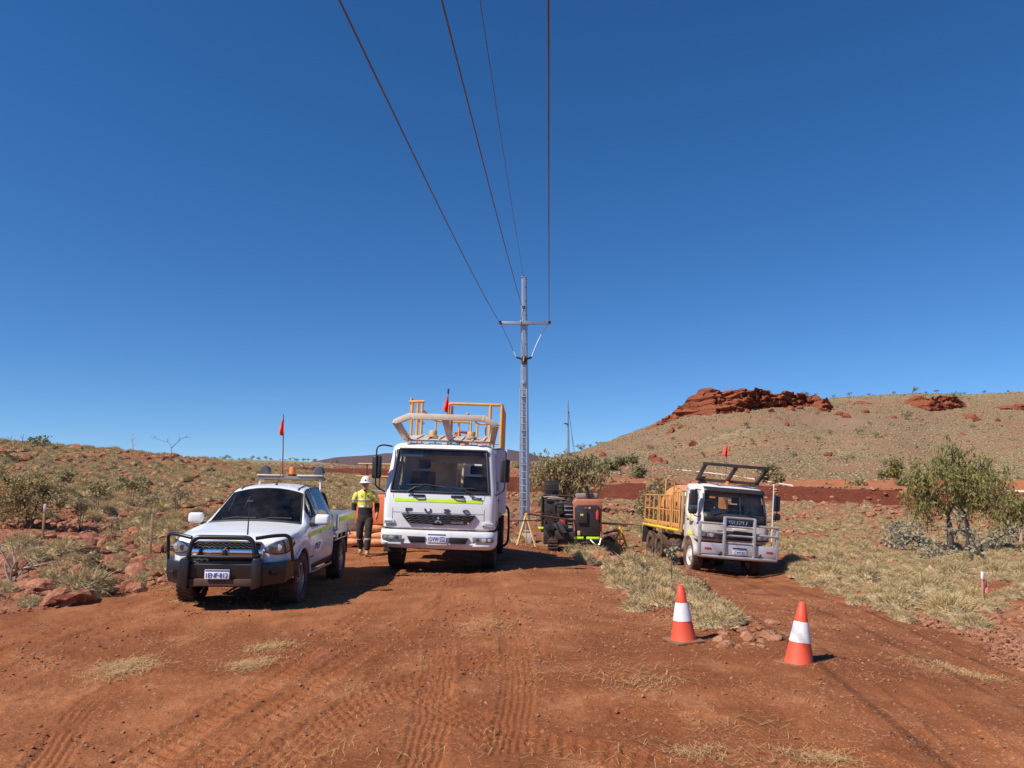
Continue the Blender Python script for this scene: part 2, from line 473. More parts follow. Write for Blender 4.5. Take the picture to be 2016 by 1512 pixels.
# wheel tracks pressed into the dirt: (points in the picture, width, kind)
TRACKS = []
for pts, w_, kind in [
    ([(180, 1560), (268, 1507), (380, 1437), (480, 1372), (570, 1314), (660, 1250), (735, 1190), (775, 1130)], .30, 'lug'),
    ([(350, 1560), (446, 1467), (560, 1385), (694, 1299), (800, 1230), (880, 1180), (950, 1125)], .30, 'lug'),
    ([(560, 1500), (640, 1430), (740, 1370), (850, 1330), (980, 1300)], .34, 'block'),
    ([(-150, 1400), (0, 1333), (150, 1262), (317, 1195), (400, 1172)], .26, 'rib'),
    ([(-150, 1340), (0, 1294), (150, 1232), (300, 1182)], .26, 'lug'),
    ([(830, 1512), (850, 1420), (862, 1350), (868, 1264), (880, 1200), (890, 1140)], .28, 'rib'),
    ([(900, 1400), (1000, 1450), (1140, 1478), (1280, 1512), (1380, 1560)], .36, 'block'),
    ([(60, 1560), (110, 1480), (160, 1400), (260, 1330)], .24, 'rib'),
    ([(2010, 1560), (1900, 1455), (1760, 1350), (1620, 1262), (1520, 1200), (1460, 1160)], .34, 'smooth'),
    ([(2200, 1480), (2016, 1372), (1880, 1300), (1760, 1245), (1650, 1195), (1560, 1160)], .34, 'smooth'),
    ([(1010, 1440), (1020, 1340), (1010, 1250), (985, 1170), (960, 1120)], .28, 'rib'),
    ([(1340, 1420), (1460, 1440), (1600, 1470), (1800, 1530)], .28, 'rib'),
]:
    w = [gpx(*p) for p in pts]
    ss = []
    for i in range(len(w) - 1):           # Catmull-Rom through the points
        p0, p1, p2, p3 = w[max(i - 1, 0)], w[i], w[i + 1], w[min(i + 2, len(w) - 1)]
        for k in range(14):
            t = k / 14
            ss.append(.5 * ((2 * p1) + (p2 - p0) * t + (2 * p0 - 5 * p1 + 4 * p2 - p3) * t * t + (3 * p1 - p0 - 3 * p2 + p3) * t ** 3))
    TRACKS.append((np.array([(p.x, p.y) for p in ss]), w_, kind))

def fine(x, y, road):
    """the fine relief: clods, stones, wheel tracks"""
    rough = 1 - road
    z = (fbm(x * 1.3, y * 1.3, 3, 61) - .5) * (.07 + .12 * rough)
    z = z + (fbm(x * 7, y * 7, 3, 62) - .5) * (.022 + .05 * rough)
    z = z * sstep(80, 40, y) + np.where(y > 40, (fbm(x * .5, y * .5, 4, 63) - .5) * .8 * sstep(40, 80, y), 0)
    tr = np.zeros_like(x)
    near = (y > 2.5) & (y < 20)
    clod = fbm(x * 26, y * 26, 2, 64)
    z = z + np.where(near, np.maximum(clod - .58, 0) * .07 * (1 - .3 * road), 0)
    for pl, w_, kind in TRACKS:
        lo, hi = pl.min(0) - .5, pl.max(0) + .5
        idx = np.where((x > lo[0]) & (x < hi[0]) & (y > lo[1]) & (y < hi[1]) & near)[0]
        if not len(idx): continue
        qx, qy = x[idx], y[idx]
        d2 = np.full(len(idx), 1e9); k = np.zeros(len(idx), int)
        for i in range(len(pl)):
            dd = (qx - pl[i, 0]) ** 2 + (qy - pl[i, 1]) ** 2
            m = dd < d2; d2[m] = dd[m]; k[m] = i
        tg = np.gradient(pl, axis=0); ln = np.hypot(tg[:, 0], tg[:, 1]); tg = tg / ln[:, None]
        arc = np.concatenate([[0], np.cumsum(np.hypot(*np.diff(pl, axis=0).T))])
        ex, ey = qx - pl[k, 0], qy - pl[k, 1]
        s = arc[k] + ex * tg[k, 0] + ey * tg[k, 1]
        l = -ex * tg[k, 1] + ey * tg[k, 0]
        h = w_ / 2
        s = s + (fbm(qx * 5, qy * 5, 2, 72) - .5) * .07; l = l + (fbm(qx * 4, qy * 4, 2, 73) - .5) * .05
        m = sstep(h + .05, h - .02, np.abs(l)) * sstep(.34, .52, fbm(qx * .9, qy * .9, 3, 71))
        rim = np.exp(-((np.abs(l) - h - .04) / .035) ** 2)
        if kind == 'lug':
            pat = sstep(-.25, .25, np.sin(2 * np.pi * (s + .6 * np.abs(l)) / .12 + (l > 0) * np.pi)) * (np.abs(l) > .02)
        elif kind == 'block':
            pat = sstep(-.2, .2, np.sin(2 * np.pi * s / .11 + np.floor(l / .075) * 2.1)) * sstep(-.5, -.1, np.sin(2 * np.pi * l / .075))
        elif kind == 'rib':
            pat = sstep(-.3, .3, np.sin(2 * np.pi * l / .055)) * .7
        else:
            pat = .15 * np.sin(2 * np.pi * s / .2)
        dz = m * (-.016 + .021 * pat) + rim * .006
        z[idx] = z[idx] * (1 - .5 * m) + dz
        tr[idx] = np.maximum(tr[idx], m)
    return z, tr

# the sheet of ground: rings round the viewpoint, close together where the picture looks
fine_a = np.arange(-43.5, 43.5, .15)
ang = np.radians(np.concatenate([fine_a, np.arange(43.5, 316.4, 6.0)]))
rad = np.concatenate([np.linspace(.5, 3.2, 14)[:-1], np.exp(np.arange(math.log(3.2), math.log(28), .0052)),
                      np.exp(np.arange(math.log(28), math.log(130), .0078)), np.exp(np.arange(math.log(130), math.log(420), .0095)),
                      np.exp(np.arange(math.log(420), math.log(9000), .06))])
A2, R2 = np.meshgrid(ang, rad)
GX, GY = (R2 * np.sin(A2)).ravel(), (R2 * np.cos(A2)).ravel()
GZ = H(GX, GY)
g_road, g_isl, g_dark, g_or = zones(GX, GY)
fz, g_tr = fine(GX, GY, g_road)
GZ = GZ + fz
nA, nR = len(ang), len(rad)
def lerp(a, b, t): return a + (b - a) * t[:, None]
C_ = lambda *c: np.array([c], float)
n_big = fbm(GX * .35, GY * .35, 4, 81); n_mid = fbm(GX * 2.1, GY * 2.1, 4, 82); n_sml = fbm(GX * 11, GY * 11, 2, 83)
col = lerp(C_(.22, .072, .028), C_(.345, .128, .052), sstep(.3, .7, .5 * n_big + .5 * n_mid))
col = lerp(col, C_(.40, .170, .080), .6 * sstep(.56, .74, n_mid) * sstep(.4, .7, n_sml))
col = lerp(col, C_(.29, .095, .036), .35 * g_tr)
verge = lerp(C_(.24, .080, .034), C_(.36, .155, .08), sstep(.35, .7, n_mid))
slope = lerp(C_(.25, .105, .052), C_(.34, .165, .088), sstep(.3, .7, n_big))
off = np.clip(1 - g_road, 0, 1)
off_c = lerp(verge, slope, sstep(22, 45, GY))
off_c = lerp(off_c, C_(.25, .165, .105), sstep(100, 125, GY) * .9)
off_c = lerp(off_c, C_(.29, .215, .125), sstep(.5, .7, fbm(GX * .03, GY * .03, 3, 84)) * sstep(100, 125, GY))
off_c = lerp(off_c, C_(.29, .14, .08), .55 * sstep(.52, .68, fbm(GX * .045 + 9, GY * .08, 4, 86)) * sstep(100, 125, GY))
off_c = lerp(off_c, C_(.26, .215, .12), sstep(232, 246, GY))
off_c = lerp(off_c, C_(.105, .075, .085), sstep(1200, 2000, GY))  # far range: the haze of distance is put into its colour as purple-grey
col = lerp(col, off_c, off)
col = lerp(col, lerp(C_(.105, .024, .013), C_(.160, .038, .020), n_mid), g_dark)
col = lerp(col, lerp(C_(.36, .122, .050), C_(.45, .175, .08), n_mid), g_or)
me = bpy.data.meshes.new('ground')
nv = nA * nR
me.vertices.add(nv + 1)
co = np.empty((nv + 1, 3)); co[:nv, 0] = GX; co[:nv, 1] = GY; co[:nv, 2] = GZ; co[nv] = (0, 0, 0)
me.vertices.foreach_set('co', co.ravel())
ii, jj = np.meshgrid(np.arange(nR - 1), np.arange(nA), indexing='ij')
j2 = (jj + 1) % nA
quads = np.stack([ii * nA + jj, (ii + 1) * nA + jj, (ii + 1) * nA + j2, ii * nA + j2], -1).reshape(-1, 4)
tris = np.stack([np.full(nA, nv), np.arange(nA), (np.arange(nA) + 1) % nA], -1)
nq = len(quads)
me.loops.add(nq * 4 + nA * 3)
me.loops.foreach_set('vertex_index', np.concatenate([quads.ravel(), tris.ravel()]).astype(np.int32))
me.polygons.add(nq + nA)
me.polygons.foreach_set('loop_start', np.concatenate([np.arange(nq) * 4, nq * 4 + np.arange(nA) * 3]).astype(np.int32))
me.polygons.foreach_set('use_smooth', np.ones(nq + nA, bool))
me.update(calc_edges=True)
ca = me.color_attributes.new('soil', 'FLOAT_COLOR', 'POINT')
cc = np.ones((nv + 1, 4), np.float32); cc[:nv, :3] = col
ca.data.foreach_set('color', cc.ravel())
gm = bpy.data.materials.new('red_dirt'); gm.use_nodes = True
nt = gm.node_tree; p = nt.nodes['Principled BSDF']
at_ = nd(nt, 'ShaderNodeAttribute', attribute_name='soil'); geo = nd(nt, 'ShaderNodeNewGeometry')
pos = geo.outputs['Position']
f1 = ramp(nt, noise_tex(nt, pos, 60, 4, .65), .32, .68)
c = mixc(nt, f1, (.72, .70, .68), (1.22, 1.22, 1.22))
c = mixc(nt, 1.0, at_.outputs['Color'], c, 'MULTIPLY')
vor = nd(nt, 'ShaderNodeTexVoronoi'); vor.inputs['Scale'].default_value = 26; nt.links.new(pos, vor.inputs['Vector'])
sep = nd(nt, 'ShaderNodeSeparateColor'); nt.links.new(vor.outputs['Color'], sep.inputs[0])
peb = mth(nt, 'MULTIPLY', mth(nt, 'GREATER_THAN', sep.outputs[0], .72), mth(nt, 'LESS_THAN', vor.outputs['Distance'], .40))
patch = ramp(nt, noise_tex(nt, pos, .8, 3), .42, .62)
peb = mth(nt, 'MULTIPLY', mth(nt, 'MULTIPLY', peb, patch), .65)
c = mixc(nt, peb, c, (.46, .235, .135))
vo2 = nd(nt, 'ShaderNodeTexVoronoi'); vo2.inputs['Scale'].default_value = 85; nt.links.new(pos, vo2.inputs['Vector'])
se2 = nd(nt, 'ShaderNodeSeparateColor'); nt.links.new(vo2.outputs['Color'], se2.inputs[0])
spk = mth(nt, 'MULTIPLY', mth(nt, 'GREATER_THAN', se2.outputs[0], .82), mth(nt, 'LESS_THAN', vo2.outputs['Distance'], .45))
pt2 = ramp(nt, noise_tex(nt, pos, 2.2, 4, .7), .40, .66)
c = mixc(nt, mth(nt, 'MULTIPLY', mth(nt, 'MULTIPLY', spk, pt2), .8), c, (.52, .29, .16))
drk = mth(nt, 'MULTIPLY', mth(nt, 'LESS_THAN', se2.outputs[1], .10), mth(nt, 'LESS_THAN', vo2.outputs['Distance'], .45))
c = mixc(nt, mth(nt, 'MULTIPLY', drk, .7), c, (.10, .035, .018))
nt.links.new(c, p.inputs['Base Color'])
p.inputs['Roughness'].default_value = .95
p.inputs['Specular IOR Level'].default_value = .12
b1 = nd(nt, 'ShaderNodeBump'); b1.inputs['Strength'].default_value = .55; b1.inputs['Distance'].default_value = .03
hsum = mth(nt, 'ADD', noise_tex(nt, pos, 38, 5, .7), mth(nt, 'MULTIPLY', peb, .5))
nt.links.new(hsum, b1.inputs['Height']); nt.links.new(b1.outputs[0], p.inputs['Normal'])
me.materials.append(gm)
ground = bpy.data.objects.new('ground', me); COL.objects.link(ground)
tag(ground, kind='structure')
_order = None
def hfine(x, y):
    x = np.atleast_1d(np.asarray(x, float)); y = np.atleast_1d(np.asarray(y, float))
    rd = zones(x, y)[0]
    return H(x, y) + fine(x, y, rd)[0]
# ------------------------------------------------------------------ vehicles: shared pieces
M_white = mat('white_paint', (.80, .81, .82), .28, var=.02, dust=.42, dz=1.0, coat=.5)
M_white_truck = mat('white_truck_paint', (.80, .81, .82), .32, var=.02, dust=.36, dz=1.1, coat=.35)
M_cream = mat('dusty_cream_paint', (.66, .56, .44), .55, var=.06, dust=.30)
M_blackp = mat('black_plastic', (.022, .022, .024), .5, var=.2, dust=.12, dz=1.0)
M_bar = mat('black_steel', (.014, .015, .017), .33, var=.2, dust=.03, dz=.9, spec=.6)
M_rubber = mat('tyre_rubber', (.028, .026, .025), .85, var=.2, dust=.75, dustcol=(.23, .095, .045), bump=.3)
M_rubber_d = mat('muddy_tyre_rubber', (.06, .045, .035), .9, var=.2, dust=1.2, dustcol=(.25, .12, .065), bump=.4)
M_chrome = mat('chrome', (.82, .83, .85), .12, 1., var=.02)
M_alloy = mat('alloy_rim', (.55, .56, .58), .3, 1., var=.08, dust=.35)
M_dark = mat('dark_void', (.008, .008, .009), .7, var=.1)
M_chassis = mat('chassis_black', (.03, .025, .022), .7, var=.3, dust=.5)
M_lens = mat('clear_lens', (.62, .63, .64), .12, 0., var=.15, vscale=18, coat=1.)
M_lens_g = mat('grey_lens', (.24, .235, .225), .1, .35, var=.35, vscale=14, coat=1.)
M_lamp_d = mat('lamp_dark', (.06, .065, .07), .15, .3, var=.3, vscale=30, coat=1.)
M_lamp_w = mat('lamp_bright', (.85, .86, .88), .12, .7, var=.05, coat=1.)
M_amber = mat('amber_lens', (.80, .20, .02), .25, var=.1, coat=.6)
M_red = mat('red_lens', (.5, .03, .02), .3, var=.1, coat=.5)
M_lime = mat('lime_reflective_tape', (.62, .95, .02), .4, var=.05)
M_plate = mat('number_plate_white', (.86, .87, .88), .4, var=.03)
M_pblue = mat('number_plate_blue', (.05, .08, .33), .4, var=.05)
M_flag = mat('orange_flag_cloth', (.82, .07, .03), .7, var=.15, vscale=12)
M_pole_r = mat('red_fibreglass', (.30, .03, .03), .5, var=.1)
M_seat = mat('seat_cloth', (.03, .032, .036), .9, var=.2, bump=.2)
M_dash = mat('dash_plastic', (.07, .075, .08), .7, var=.1, dust=.2)
M_glass_d = glass('dark_tinted_glass', (.36, .40, .41))
M_glass = glass('windscreen_glass', (.92, .95, .93))
M_gal = mat('galvanised_steel', (.46, .48, .50), .42, .75, var=.1, vscale=3)
M_alu = mat('aluminium', (.62, .62, .63), .38, .85, var=.08, dust=.18)
M_yel = mat('yellow_paint', (.78, .36, .06), .5, var=.1, dust=.25, dustcol=(.5, .22, .09))
M_orange = mat('orange_paint', (.74, .13, .03), .45, var=.08, dust=.35, dustcol=(.55, .2, .09))

def wheel(parent, x, y, z, r, w, style='alloy', tyre=None, lugs=34, side=1, rimm=None):
    e = bpy.data.objects.new('wheel', None); COL.objects.link(e); e.parent = parent; e.location = (x, y, z); e.empty_display_size = .1
    t = MB(); h = w / 2; ri = r * .62
    t.lathe([(ri, -h * .8), (r * .78, -h), (r * .93, -h * .96), (r * .985, -h * .75), (r * .985, h * .75), (r * .93, h * .96), (r * .78, h), (ri, h * .8)], axis='x', n=32)
    for k in range(lugs):
        a = 2 * math.pi * k / lugs
        for s_ in (-1, 1):
            a2 = a + (math.pi / lugs if s_ > 0 else 0)
            t.box((s_ * h * .56, math.cos(a2) * r * .985, math.sin(a2) * r * .985), (h * .72, r * .125, r * .05), rotm(a2 + math.pi / 2, 0, 0) @ rotm(0, 0, s_ * .3))
        t.box((0, math.cos(a) * r * .985, math.sin(a) * r * .985), (h * .3, r * .13, r * .045), rotm(a + math.pi / 2, 0, 0))
    t.build('tyre', tyre or M_rubber, e, 0, 40)
    m = MB(); o = side
    if style == 'alloy':
        m.lathe([(ri + .004, -o * h * .5), (ri, o * h * .72), (ri * .92, o * h * .78), (ri * .90, o * h * .6), (ri * .86, o * h * .25), (.0, o * h * .22)], axis='x', n=32)
        for k in range(6):
            a = 2 * math.pi * k / 6
            for da in (-.13, .13):
                c = (o * h * .62, math.cos(a + da) * ri * .52, math.sin(a + da) * ri * .52)
                m.box(c, (.035, ri * .11, ri * .86), rotm(a + da - math.pi / 2, 0, 0))
        m.lathe([(ri * .24, o * h * .3), (ri * .22, o * h * .75), (0, o * h * .78)], axis='x', n=16)
        m.build('rim', rimm or M_alloy, e, 0, 40)
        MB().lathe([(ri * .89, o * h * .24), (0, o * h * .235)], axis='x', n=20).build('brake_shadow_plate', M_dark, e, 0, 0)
    else:
        m.lathe([(ri + .004, -o * h * .5), (ri, o * h * .70), (ri * .93, o * h * .76), (ri * .9, o * h * .55), (ri * .62, o * h * .25), (ri * .55, o * h * .55), (ri * .34, o * h * .62), (ri * .3, o * h * .95), (0, o * h * .98)], axis='x', n=28)
        for k in range(8):
            a = 2 * math.pi * k / 8
            m.cyl((o * h * .4, math.cos(a) * ri * .46, math.sin(a) * ri * .46), (o * h * .66, math.cos(a) * ri * .46, math.sin(a) * ri * .46), ri * .045, 6)
        m.build('rim', rimm or M_white_truck, e, 0, 40)
    return e
def plate(parent, s, x, y, z, w=.372, h=.134, tilt=0., blue=True):
    """registration plate: white panel, blue upper band, blue characters"""
    b = box('number_plate', (0, 0, 0), (w, .012, h), M_plate, parent, .003)
    b.location = (x, y, z); b.rotation_euler = (tilt, 0, 0)
    box('plate_band', (0, -.0085, h * .40), (w * .96, .004, h * .13), M_pblue, b, 0)
    text('plate_characters', s, h * .52, w * .88, M_pblue, b, (0, -.0085, -h * .10))
    return b
def flag(parent, base, top, cloth_z, cloth_h, lean=(0, 0), cap=False, width=.2, polem=None):
    """whip flag: thin pole, drooping triangular cloth"""
    b = Vector(base); t = Vector((base[0] + lean[0], base[1] + lean[1], top))
    pl = tube('flag_pole', [b, b.lerp(t, .5) + Vector((.004, 0, 0)), t], [.014, .011, .009], polem or M_pole_r, parent, 6)
    m = MB(); rows = []
    P = lambda z: b.lerp(t, (z - base[2]) / (top - base[2]))
    for i in range(9):
        u = i / 8; z = cloth_z - cloth_h * u
        c = P(z); wd = width * (.12 + .88 * u ** .8) * (1 if u < .85 else 1 - (u - .85) * 2.0)
        row = []
        for j in range(11):
            v = j / 10
            row.append((c.x - wd * .72 + wd * v * 1.05, c.y - .03 + .045 * math.sin(v * 9 + u * 2.5) * (u + .15), z - .05 * math.sin(v * 3.1) * u + .03 * v * u))
        rows.append(row)
    m.grid(rows)
    m.build('flag_cloth', M_flag, pl, 0, 60, solid=.004)
    if cap: MB().cyl(P(top - .01), (t.x, t.y, t.z + .10), .02, 8).build('flag_tip', M_blackp, pl, 0, 40)
    return pl
def seat(parent, x, y, z, w=.5, tall=.75, m=None):
    s = MB().box((x, y - .15, z), (w, .5, .14)).box((x, y + .14, z + tall * .42), (w, .14, tall * .78), rotm(-.14, 0, 0)).box((x, y + .24, z + tall * .98), (w * .52, .1, .19))
    return s.build('seat', m or M_seat, parent, .035)
def steering(parent, x, y, z, r=.2, tilt=.45):
    pts = []
    for k in range(20):
        a = 2 * math.pi * k / 20
        pts.append(Vector((x, y, z)) + rotm(math.pi / 2 - tilt, 0, 0) @ Vector((r * math.cos(a), r * math.sin(a), 0)))
    m = MB().tube(pts, .017, 8, closed=True)
    c = Vector((x, y, z))
    for k in (0, 7, 13): m.tube([c, pts[k]], .014, 6)
    m.lathe([(0, -.02), (.06, -.02), (.05, .03)], c=c, n=10)
    return m.build('steering_wheel', M_blackp, parent, 0, 50)

# ------------------------------------------------------------------ white dual-cab ute
def build_ute():
    T = thing('pickup_truck', 'white dual-cab ute with black bull bar and orange whip flag', 'ute')
    ip = lambda ks: (lambda y: float(np.interp(y, [k[0] for k in ks], [k[1] for k in ks])))
    W = ip([(.20, .60), (.225, .68), (.26, .745), (.34, .82), (.46, .868), (.62, .897), (.9, .925), (1.3, .928), (1.6, .915), (2.2, .91), (3.0, .905), (3.25, .90), (3.42, .885)])
    def ZB(y):
        a = .47 ** 2 - (y - 1.05) ** 2
        return max(.44 if y > 1.4 else .50, .36 + math.sqrt(a) if a > 0 else 0)
    ZS = ip([(.2, .93), (.3, .985), (.5, 1.02), (1.0, 1.075), (1.5, 1.12), (2.4, 1.14), (3.42, 1.18)])
    XR = ip([(.2, .52), (.3, .66), (.5, .78), (1.0, .83), (1.40, .82), (1.48, .80), (2.14, .625), (2.6, .60), (3.2, .60), (3.42, .59)])
    ZR = ip([(.2, .96), (.3, 1.02), (.5, 1.06), (1.0, 1.115), (1.40, 1.165), (1.48, 1.185), (2.14, 1.66), (2.3, 1.70), (2.6, 1.725), (3.1, 1.72), (3.42, 1.66)])
    ZC = ip([(.2, .975), (.3, 1.045), (.5, 1.095), (1.0, 1.17), (1.38, 1.215), (1.44, 1.225), (2.08, 1.715), (2.2, 1.755), (2.6, 1.79), (3.0, 1.79), (3.42, 1.71)])
    ys = sorted(set([.20, .212, .225, .26, .30, .34, .40, .46, .5, .54] + [round(.58 + .03137 * i, 4) for i in range(31)] + [1.38, 1.40, 1.44, 1.48, 1.56, 1.66, 1.76, 1.86, 1.96, 2.04, 2.08, 2.14, 2.2, 2.3, 2.4, 2.46, 2.52, 2.6, 2.7, 2.85, 3.0, 3.1, 3.18, 3.25, 3.34, 3.42]))
    def side_pts(y):
        w, b, s = W(y), ZB(y), ZS(y)
        zz = [b, b + (s - b) * .12, b + (s - b) * .32, b + (s - b) * .55, b + (s - b) * .76, b + (s - b) * .9, s]
        xx = [w - .035, w - .012, w + .004, w + .006, w - .004, w - .018, w - .04]
        return list(zip(xx, zz))
    def half(y):
        p = side_pts(y); x0, z0 = p[-1]; x1, z1 = XR(y), ZR(y)
        for t in (.33, .66):
            p.append((x0 + (x1 - x0) * t + .012 * math.sin(math.pi * t), z0 + (z1 - z0) * t + .008 * math.sin(math.pi * t)))
        p.append((x1, z1))
        zc = ZC(y)
        for t in (.06, .2, .45, .72, 1.0):
            p.append((x1 * (1 - t), z1 + (zc - z1) * (1 - (1 - t) ** 2.2)))
        return p
    NH = 15
    rows = []
    for y in ys:
        h_ = half(y)
        rows.append([(x, y, z) for x, z in h_] + [(-x, y, z) for x, z in h_[-2::-1]])
    NC = len(rows[0])
    def is_ws(i, j):      # windscreen
        y0, y1 = ys[i], ys[i + 1]
        return y0 >= 1.43 and y1 <= 2.09 and 10 <= j <= NC - 12
    def is_sw(i, j):      # side windows
        y0, y1 = ys[i], ys[i + 1]
        jj = j if j < NC // 2 else NC - 2 - j
        if not (6 <= jj <= 8): return False
        return (y0 >= 1.75 and y1 <= 2.41) or (y0 >= 2.51 and y1 <= 3.19)
    body, ws, sw = MB(), MB(), {}
    for i in range(len(ys) - 1):
        for j in range(NC - 1):
            q = [rows[i][j], rows[i][j + 1], rows[i + 1][j + 1], rows[i + 1][j]]
            if is_ws(i, j): ws.add(q, [(0, 1, 2, 3)])
            elif is_sw(i, j):
                k = ('r' if j < NC // 2 else 'l') + ('f' if ys[i] < 2.45 else 'b')
                sw.setdefault(k, MB()).add(q, [(0, 1, 2, 3)])
            else: body.add(q, [(0, 1, 2, 3)])
    body.add(rows[0], [tuple(range(NC))])
    # rear wall of the cab with its window left open
    last = rows[-1]
    body.add(last, [tuple(range(NC))])
    bo = body.build('body', M_white, T, 0, 32)
    md = bo.modifiers.new('thickness', 'SOLIDIFY'); md.thickness = .012; md.offset = -1
    ws.build('windscreen', M_glass_d, T, 0, 60)
    for k in sw: sw[k].build('side_window', M_glass_d, T, 0, 60)
    # black rubber round the windscreen and the windows
    wsl = [rows[i][10] for i in range(len(ys)) if 1.43 <= ys[i] <= 2.09]
    wsr = [rows[i][NC - 11] for i in range(len(ys)) if 1.43 <= ys[i] <= 2.09]
    top = rows[ys.index(2.08)][10:NC - 10]; bot = rows[ys.index(1.44)][10:NC - 10]
    MB().tube(wsl, .012, 6).tube(wsr, .012, 6).tube(top, .012, 6).tube(bot, .022, 6).build('windscreen_seal', M_blackp, T, 0, 60)
    for s_ in (1, -1):
        for (ya, yb) in ((1.76, 2.40), (2.52, 3.18)):
            lo = [rows[i][6 if s_ > 0 else NC - 7] for i in range(len(ys)) if ya <= ys[i] <= yb]
            hi = [rows[i][9 if s_ > 0 else NC - 10] for i in range(len(ys)) if ya <= ys[i] <= yb]
            MB().tube(lo + hi[::-1], .011, 6, closed=True).build('window_seal', M_blackp, T, 0, 60)
    def side_x(y, z):
        p = side_pts(y); return float(np.interp(z, [a[1] for a in p], [a[0] for a in p]))
    def side_patch(name, y0, y1, z0, z1, m, off=.004, s_=1, n=14, skew=0.):
        rs = []
        for zi in range(4):
            t = zi / 3
            rs.append([(s_ * (side_x(y0 + (y1 - y0) * k / n, z0 + (z1 - z0) * t + skew * k / n) + off), y0 + (y1 - y0) * k / n, z0 + (z1 - z0) * t + skew * k / n) for k in range(n + 1)])
        return MB().grid(rs).build(name, m, T, 0, 60)
    for s_ in (1, -1):
        side_patch('reflective_stripe', 1.35, 3.38, .965, 1.035, M_lime, .006, s_, 30, .055)
        for yy in (1.72, 2.45, 3.22): side_patch('door_seam', yy, yy + .012, .50, 1.10, M_dark, .002, s_, 1)
        side_patch('sill_trim', 1.58, 3.36, .45, .53, M_blackp, .012, s_, 12)
        side_patch('door_handle', 2.24, 2.40, .99, 1.02, M_white, .03, s_, 4)
        side_patch('door_handle', 3.02, 3.18, 1.00, 1.03, M_white, .03, s_, 4)
        MB().tube([(s_ * .86, 1.62, .40), (s_ * .90, 1.8, .39), (s_ * .90, 3.2, .39), (s_ * .86, 3.35, .40)], .03, 8).build('side_step', M_bar, T, 0, 50)
        # wheel arch liner
        a = [(1.05 + .475 * math.cos(t), .36 + .475 * math.sin(t)) for t in np.linspace(0, math.pi, 16)]
        MB().grid([[(s_ * .60, y, z) for y, z in a], [(s_ * .915, y, z) for y, z in a]]).build('wheel_arch_liner', M_dark, T, 0, 60, fixn=False)
        a = [(1.05 + .50 * math.cos(t), .36 + .50 * math.sin(t)) for t in np.linspace(.15, math.pi - .2, 16)]
        MB().tube([(s_ * (.925 if y > .7 else .90), y, z) for y, z in a], .022, 6).build('wheel_arch_flare', M_white, T, 0, 60)
    text('door_lettering', 'PLP', .10, .36, M_pblue, T, (side_x(2.1, .80) + .012, 2.05, .80), (math.pi / 2, 0, math.pi / 2), .002, shear=.2)
    MB().box((.93, 1.62, .66), (.006, .22, .018)).build('model_badge', M_blackp, T, 0)
    # cowl and wipers
    MB().tube([(x, 1.405 + .03 * (1 - (x / .75) ** 2) * -1, ZC(1.40) - .055 * (x / .8) ** 2 + .006) for x in np.linspace(-.76, .76, 14)], .022, 6).build('cowl', M_blackp, T, 0, 60)
    for x0, x1 in ((-.55, .0), (.05, .6)):
        MB().tube([(x0, 1.43, 1.235), (x0 + .2, 1.47, 1.262), (x1, 1.46, 1.258)], .009, 5).build('wiper', M_blackp, T, 0, 60)
    # front: grille, chrome bar, badge, lower grille
    MB().prism([(-.49, .895), (.49, .895), (.52, .995), (-.52, .995)], 'y', .175, .215).build('upper_grille', M_dark, T, .008)
    MB().prism([(-.44, .56), (.44, .56), (.50, .80), (-.50, .80)], 'y', .17, .215).build('lower_grille', M_dark, T, .008)
    mesh = MB()
    for zz in (.605, .65, .695, .74, .92, .955):
        mesh.tube([(x, .165, zz + (.012 if k % 2 else -.012)) for k, x in enumerate(np.linspace(-.43, .43, 21))], .0055, 4)
    mesh.build('grille_mesh', mat('grille_grey', (.09, .09, .095), .35, .6), T, 0, 60)
    MB().prism([(-.56, .80), (.56, .80), (.54, .89), (-.54, .89)], 'y', .15, .215).build('chrome_bar', M_chrome, T, .012)
    fr = [(-.53, .62), (-.47, .545), (0, .525), (.47, .545), (.53, .62), (.535, .80)]
    MB().tube([(x, .175, z) for x, z in [(-.535, .80)] + fr], .016, 8).build('grille_surround', M_chrome, T, 0, 60)
    MB().tube([(x, .17, z) for x, z in [(-.51, .985), (0, .995), (.51, .985)]], .014, 8).build('grille_top_trim', M_chrome, T, 0, 60)
    bd = MB().lathe([(.06, .06), (.06, 0), (.052, -.012), (.048, -.004), (0, -.006)], (0, .135, .85), 'y', 20).build('badge', M_chrome, T, 0, 40)
    MB().lathe([(.04, -.008), (.03, -.016), (0, -.02)], (0.004, .135, .846), 'y', 12).build('badge_emblem', mat('emblem_dark', (.12, .13, .14), .25, .8), bd, 0, 40)
    for s_ in (1, -1):
        path = [(.56, .186), (.64, .196), (.72, .225), (.79, .282), (.845, .362), (.88, .46), (.902, .60)]
        lo = [.855, .835, .825, .825, .835, .865, .95]; hi = [.90, .965, 1.0, 1.018, 1.03, 1.038, 1.04]
        rs = []
        for t in (0, .25, .5, .75, 1):
            bul = .008 * math.sin(math.pi * t)
            rs.append([(s_ * (x + .008 + bul * .6), y - .012 - bul, lo[k] + (hi[k] - lo[k]) * t) for k, (x, y) in enumerate(path)])
        hl = MB().grid(rs).build('headlight', M_lens_g, T, 0, 60)
        MB().lathe([(.052, .02), (.05, -.012), (.03, -.016), (0, -.018)], (s_ * .76, .238, .915), 'y', 16).build('headlamp_bulb', M_lamp_w, hl, 0, 50)
        MB().lathe([(.042, .02), (.04, -.01), (0, -.014)], (s_ * .655, .186, .905), 'y', 14).build('headlamp_bulb', M_lamp_d, hl, 0, 50)
        MB().tube([(s_ * (x + .012), y - .014, z) for (x, y), z in zip(path, lo)], .007, 5).build('headlight_rim', M_blackp, hl, 0, 60)
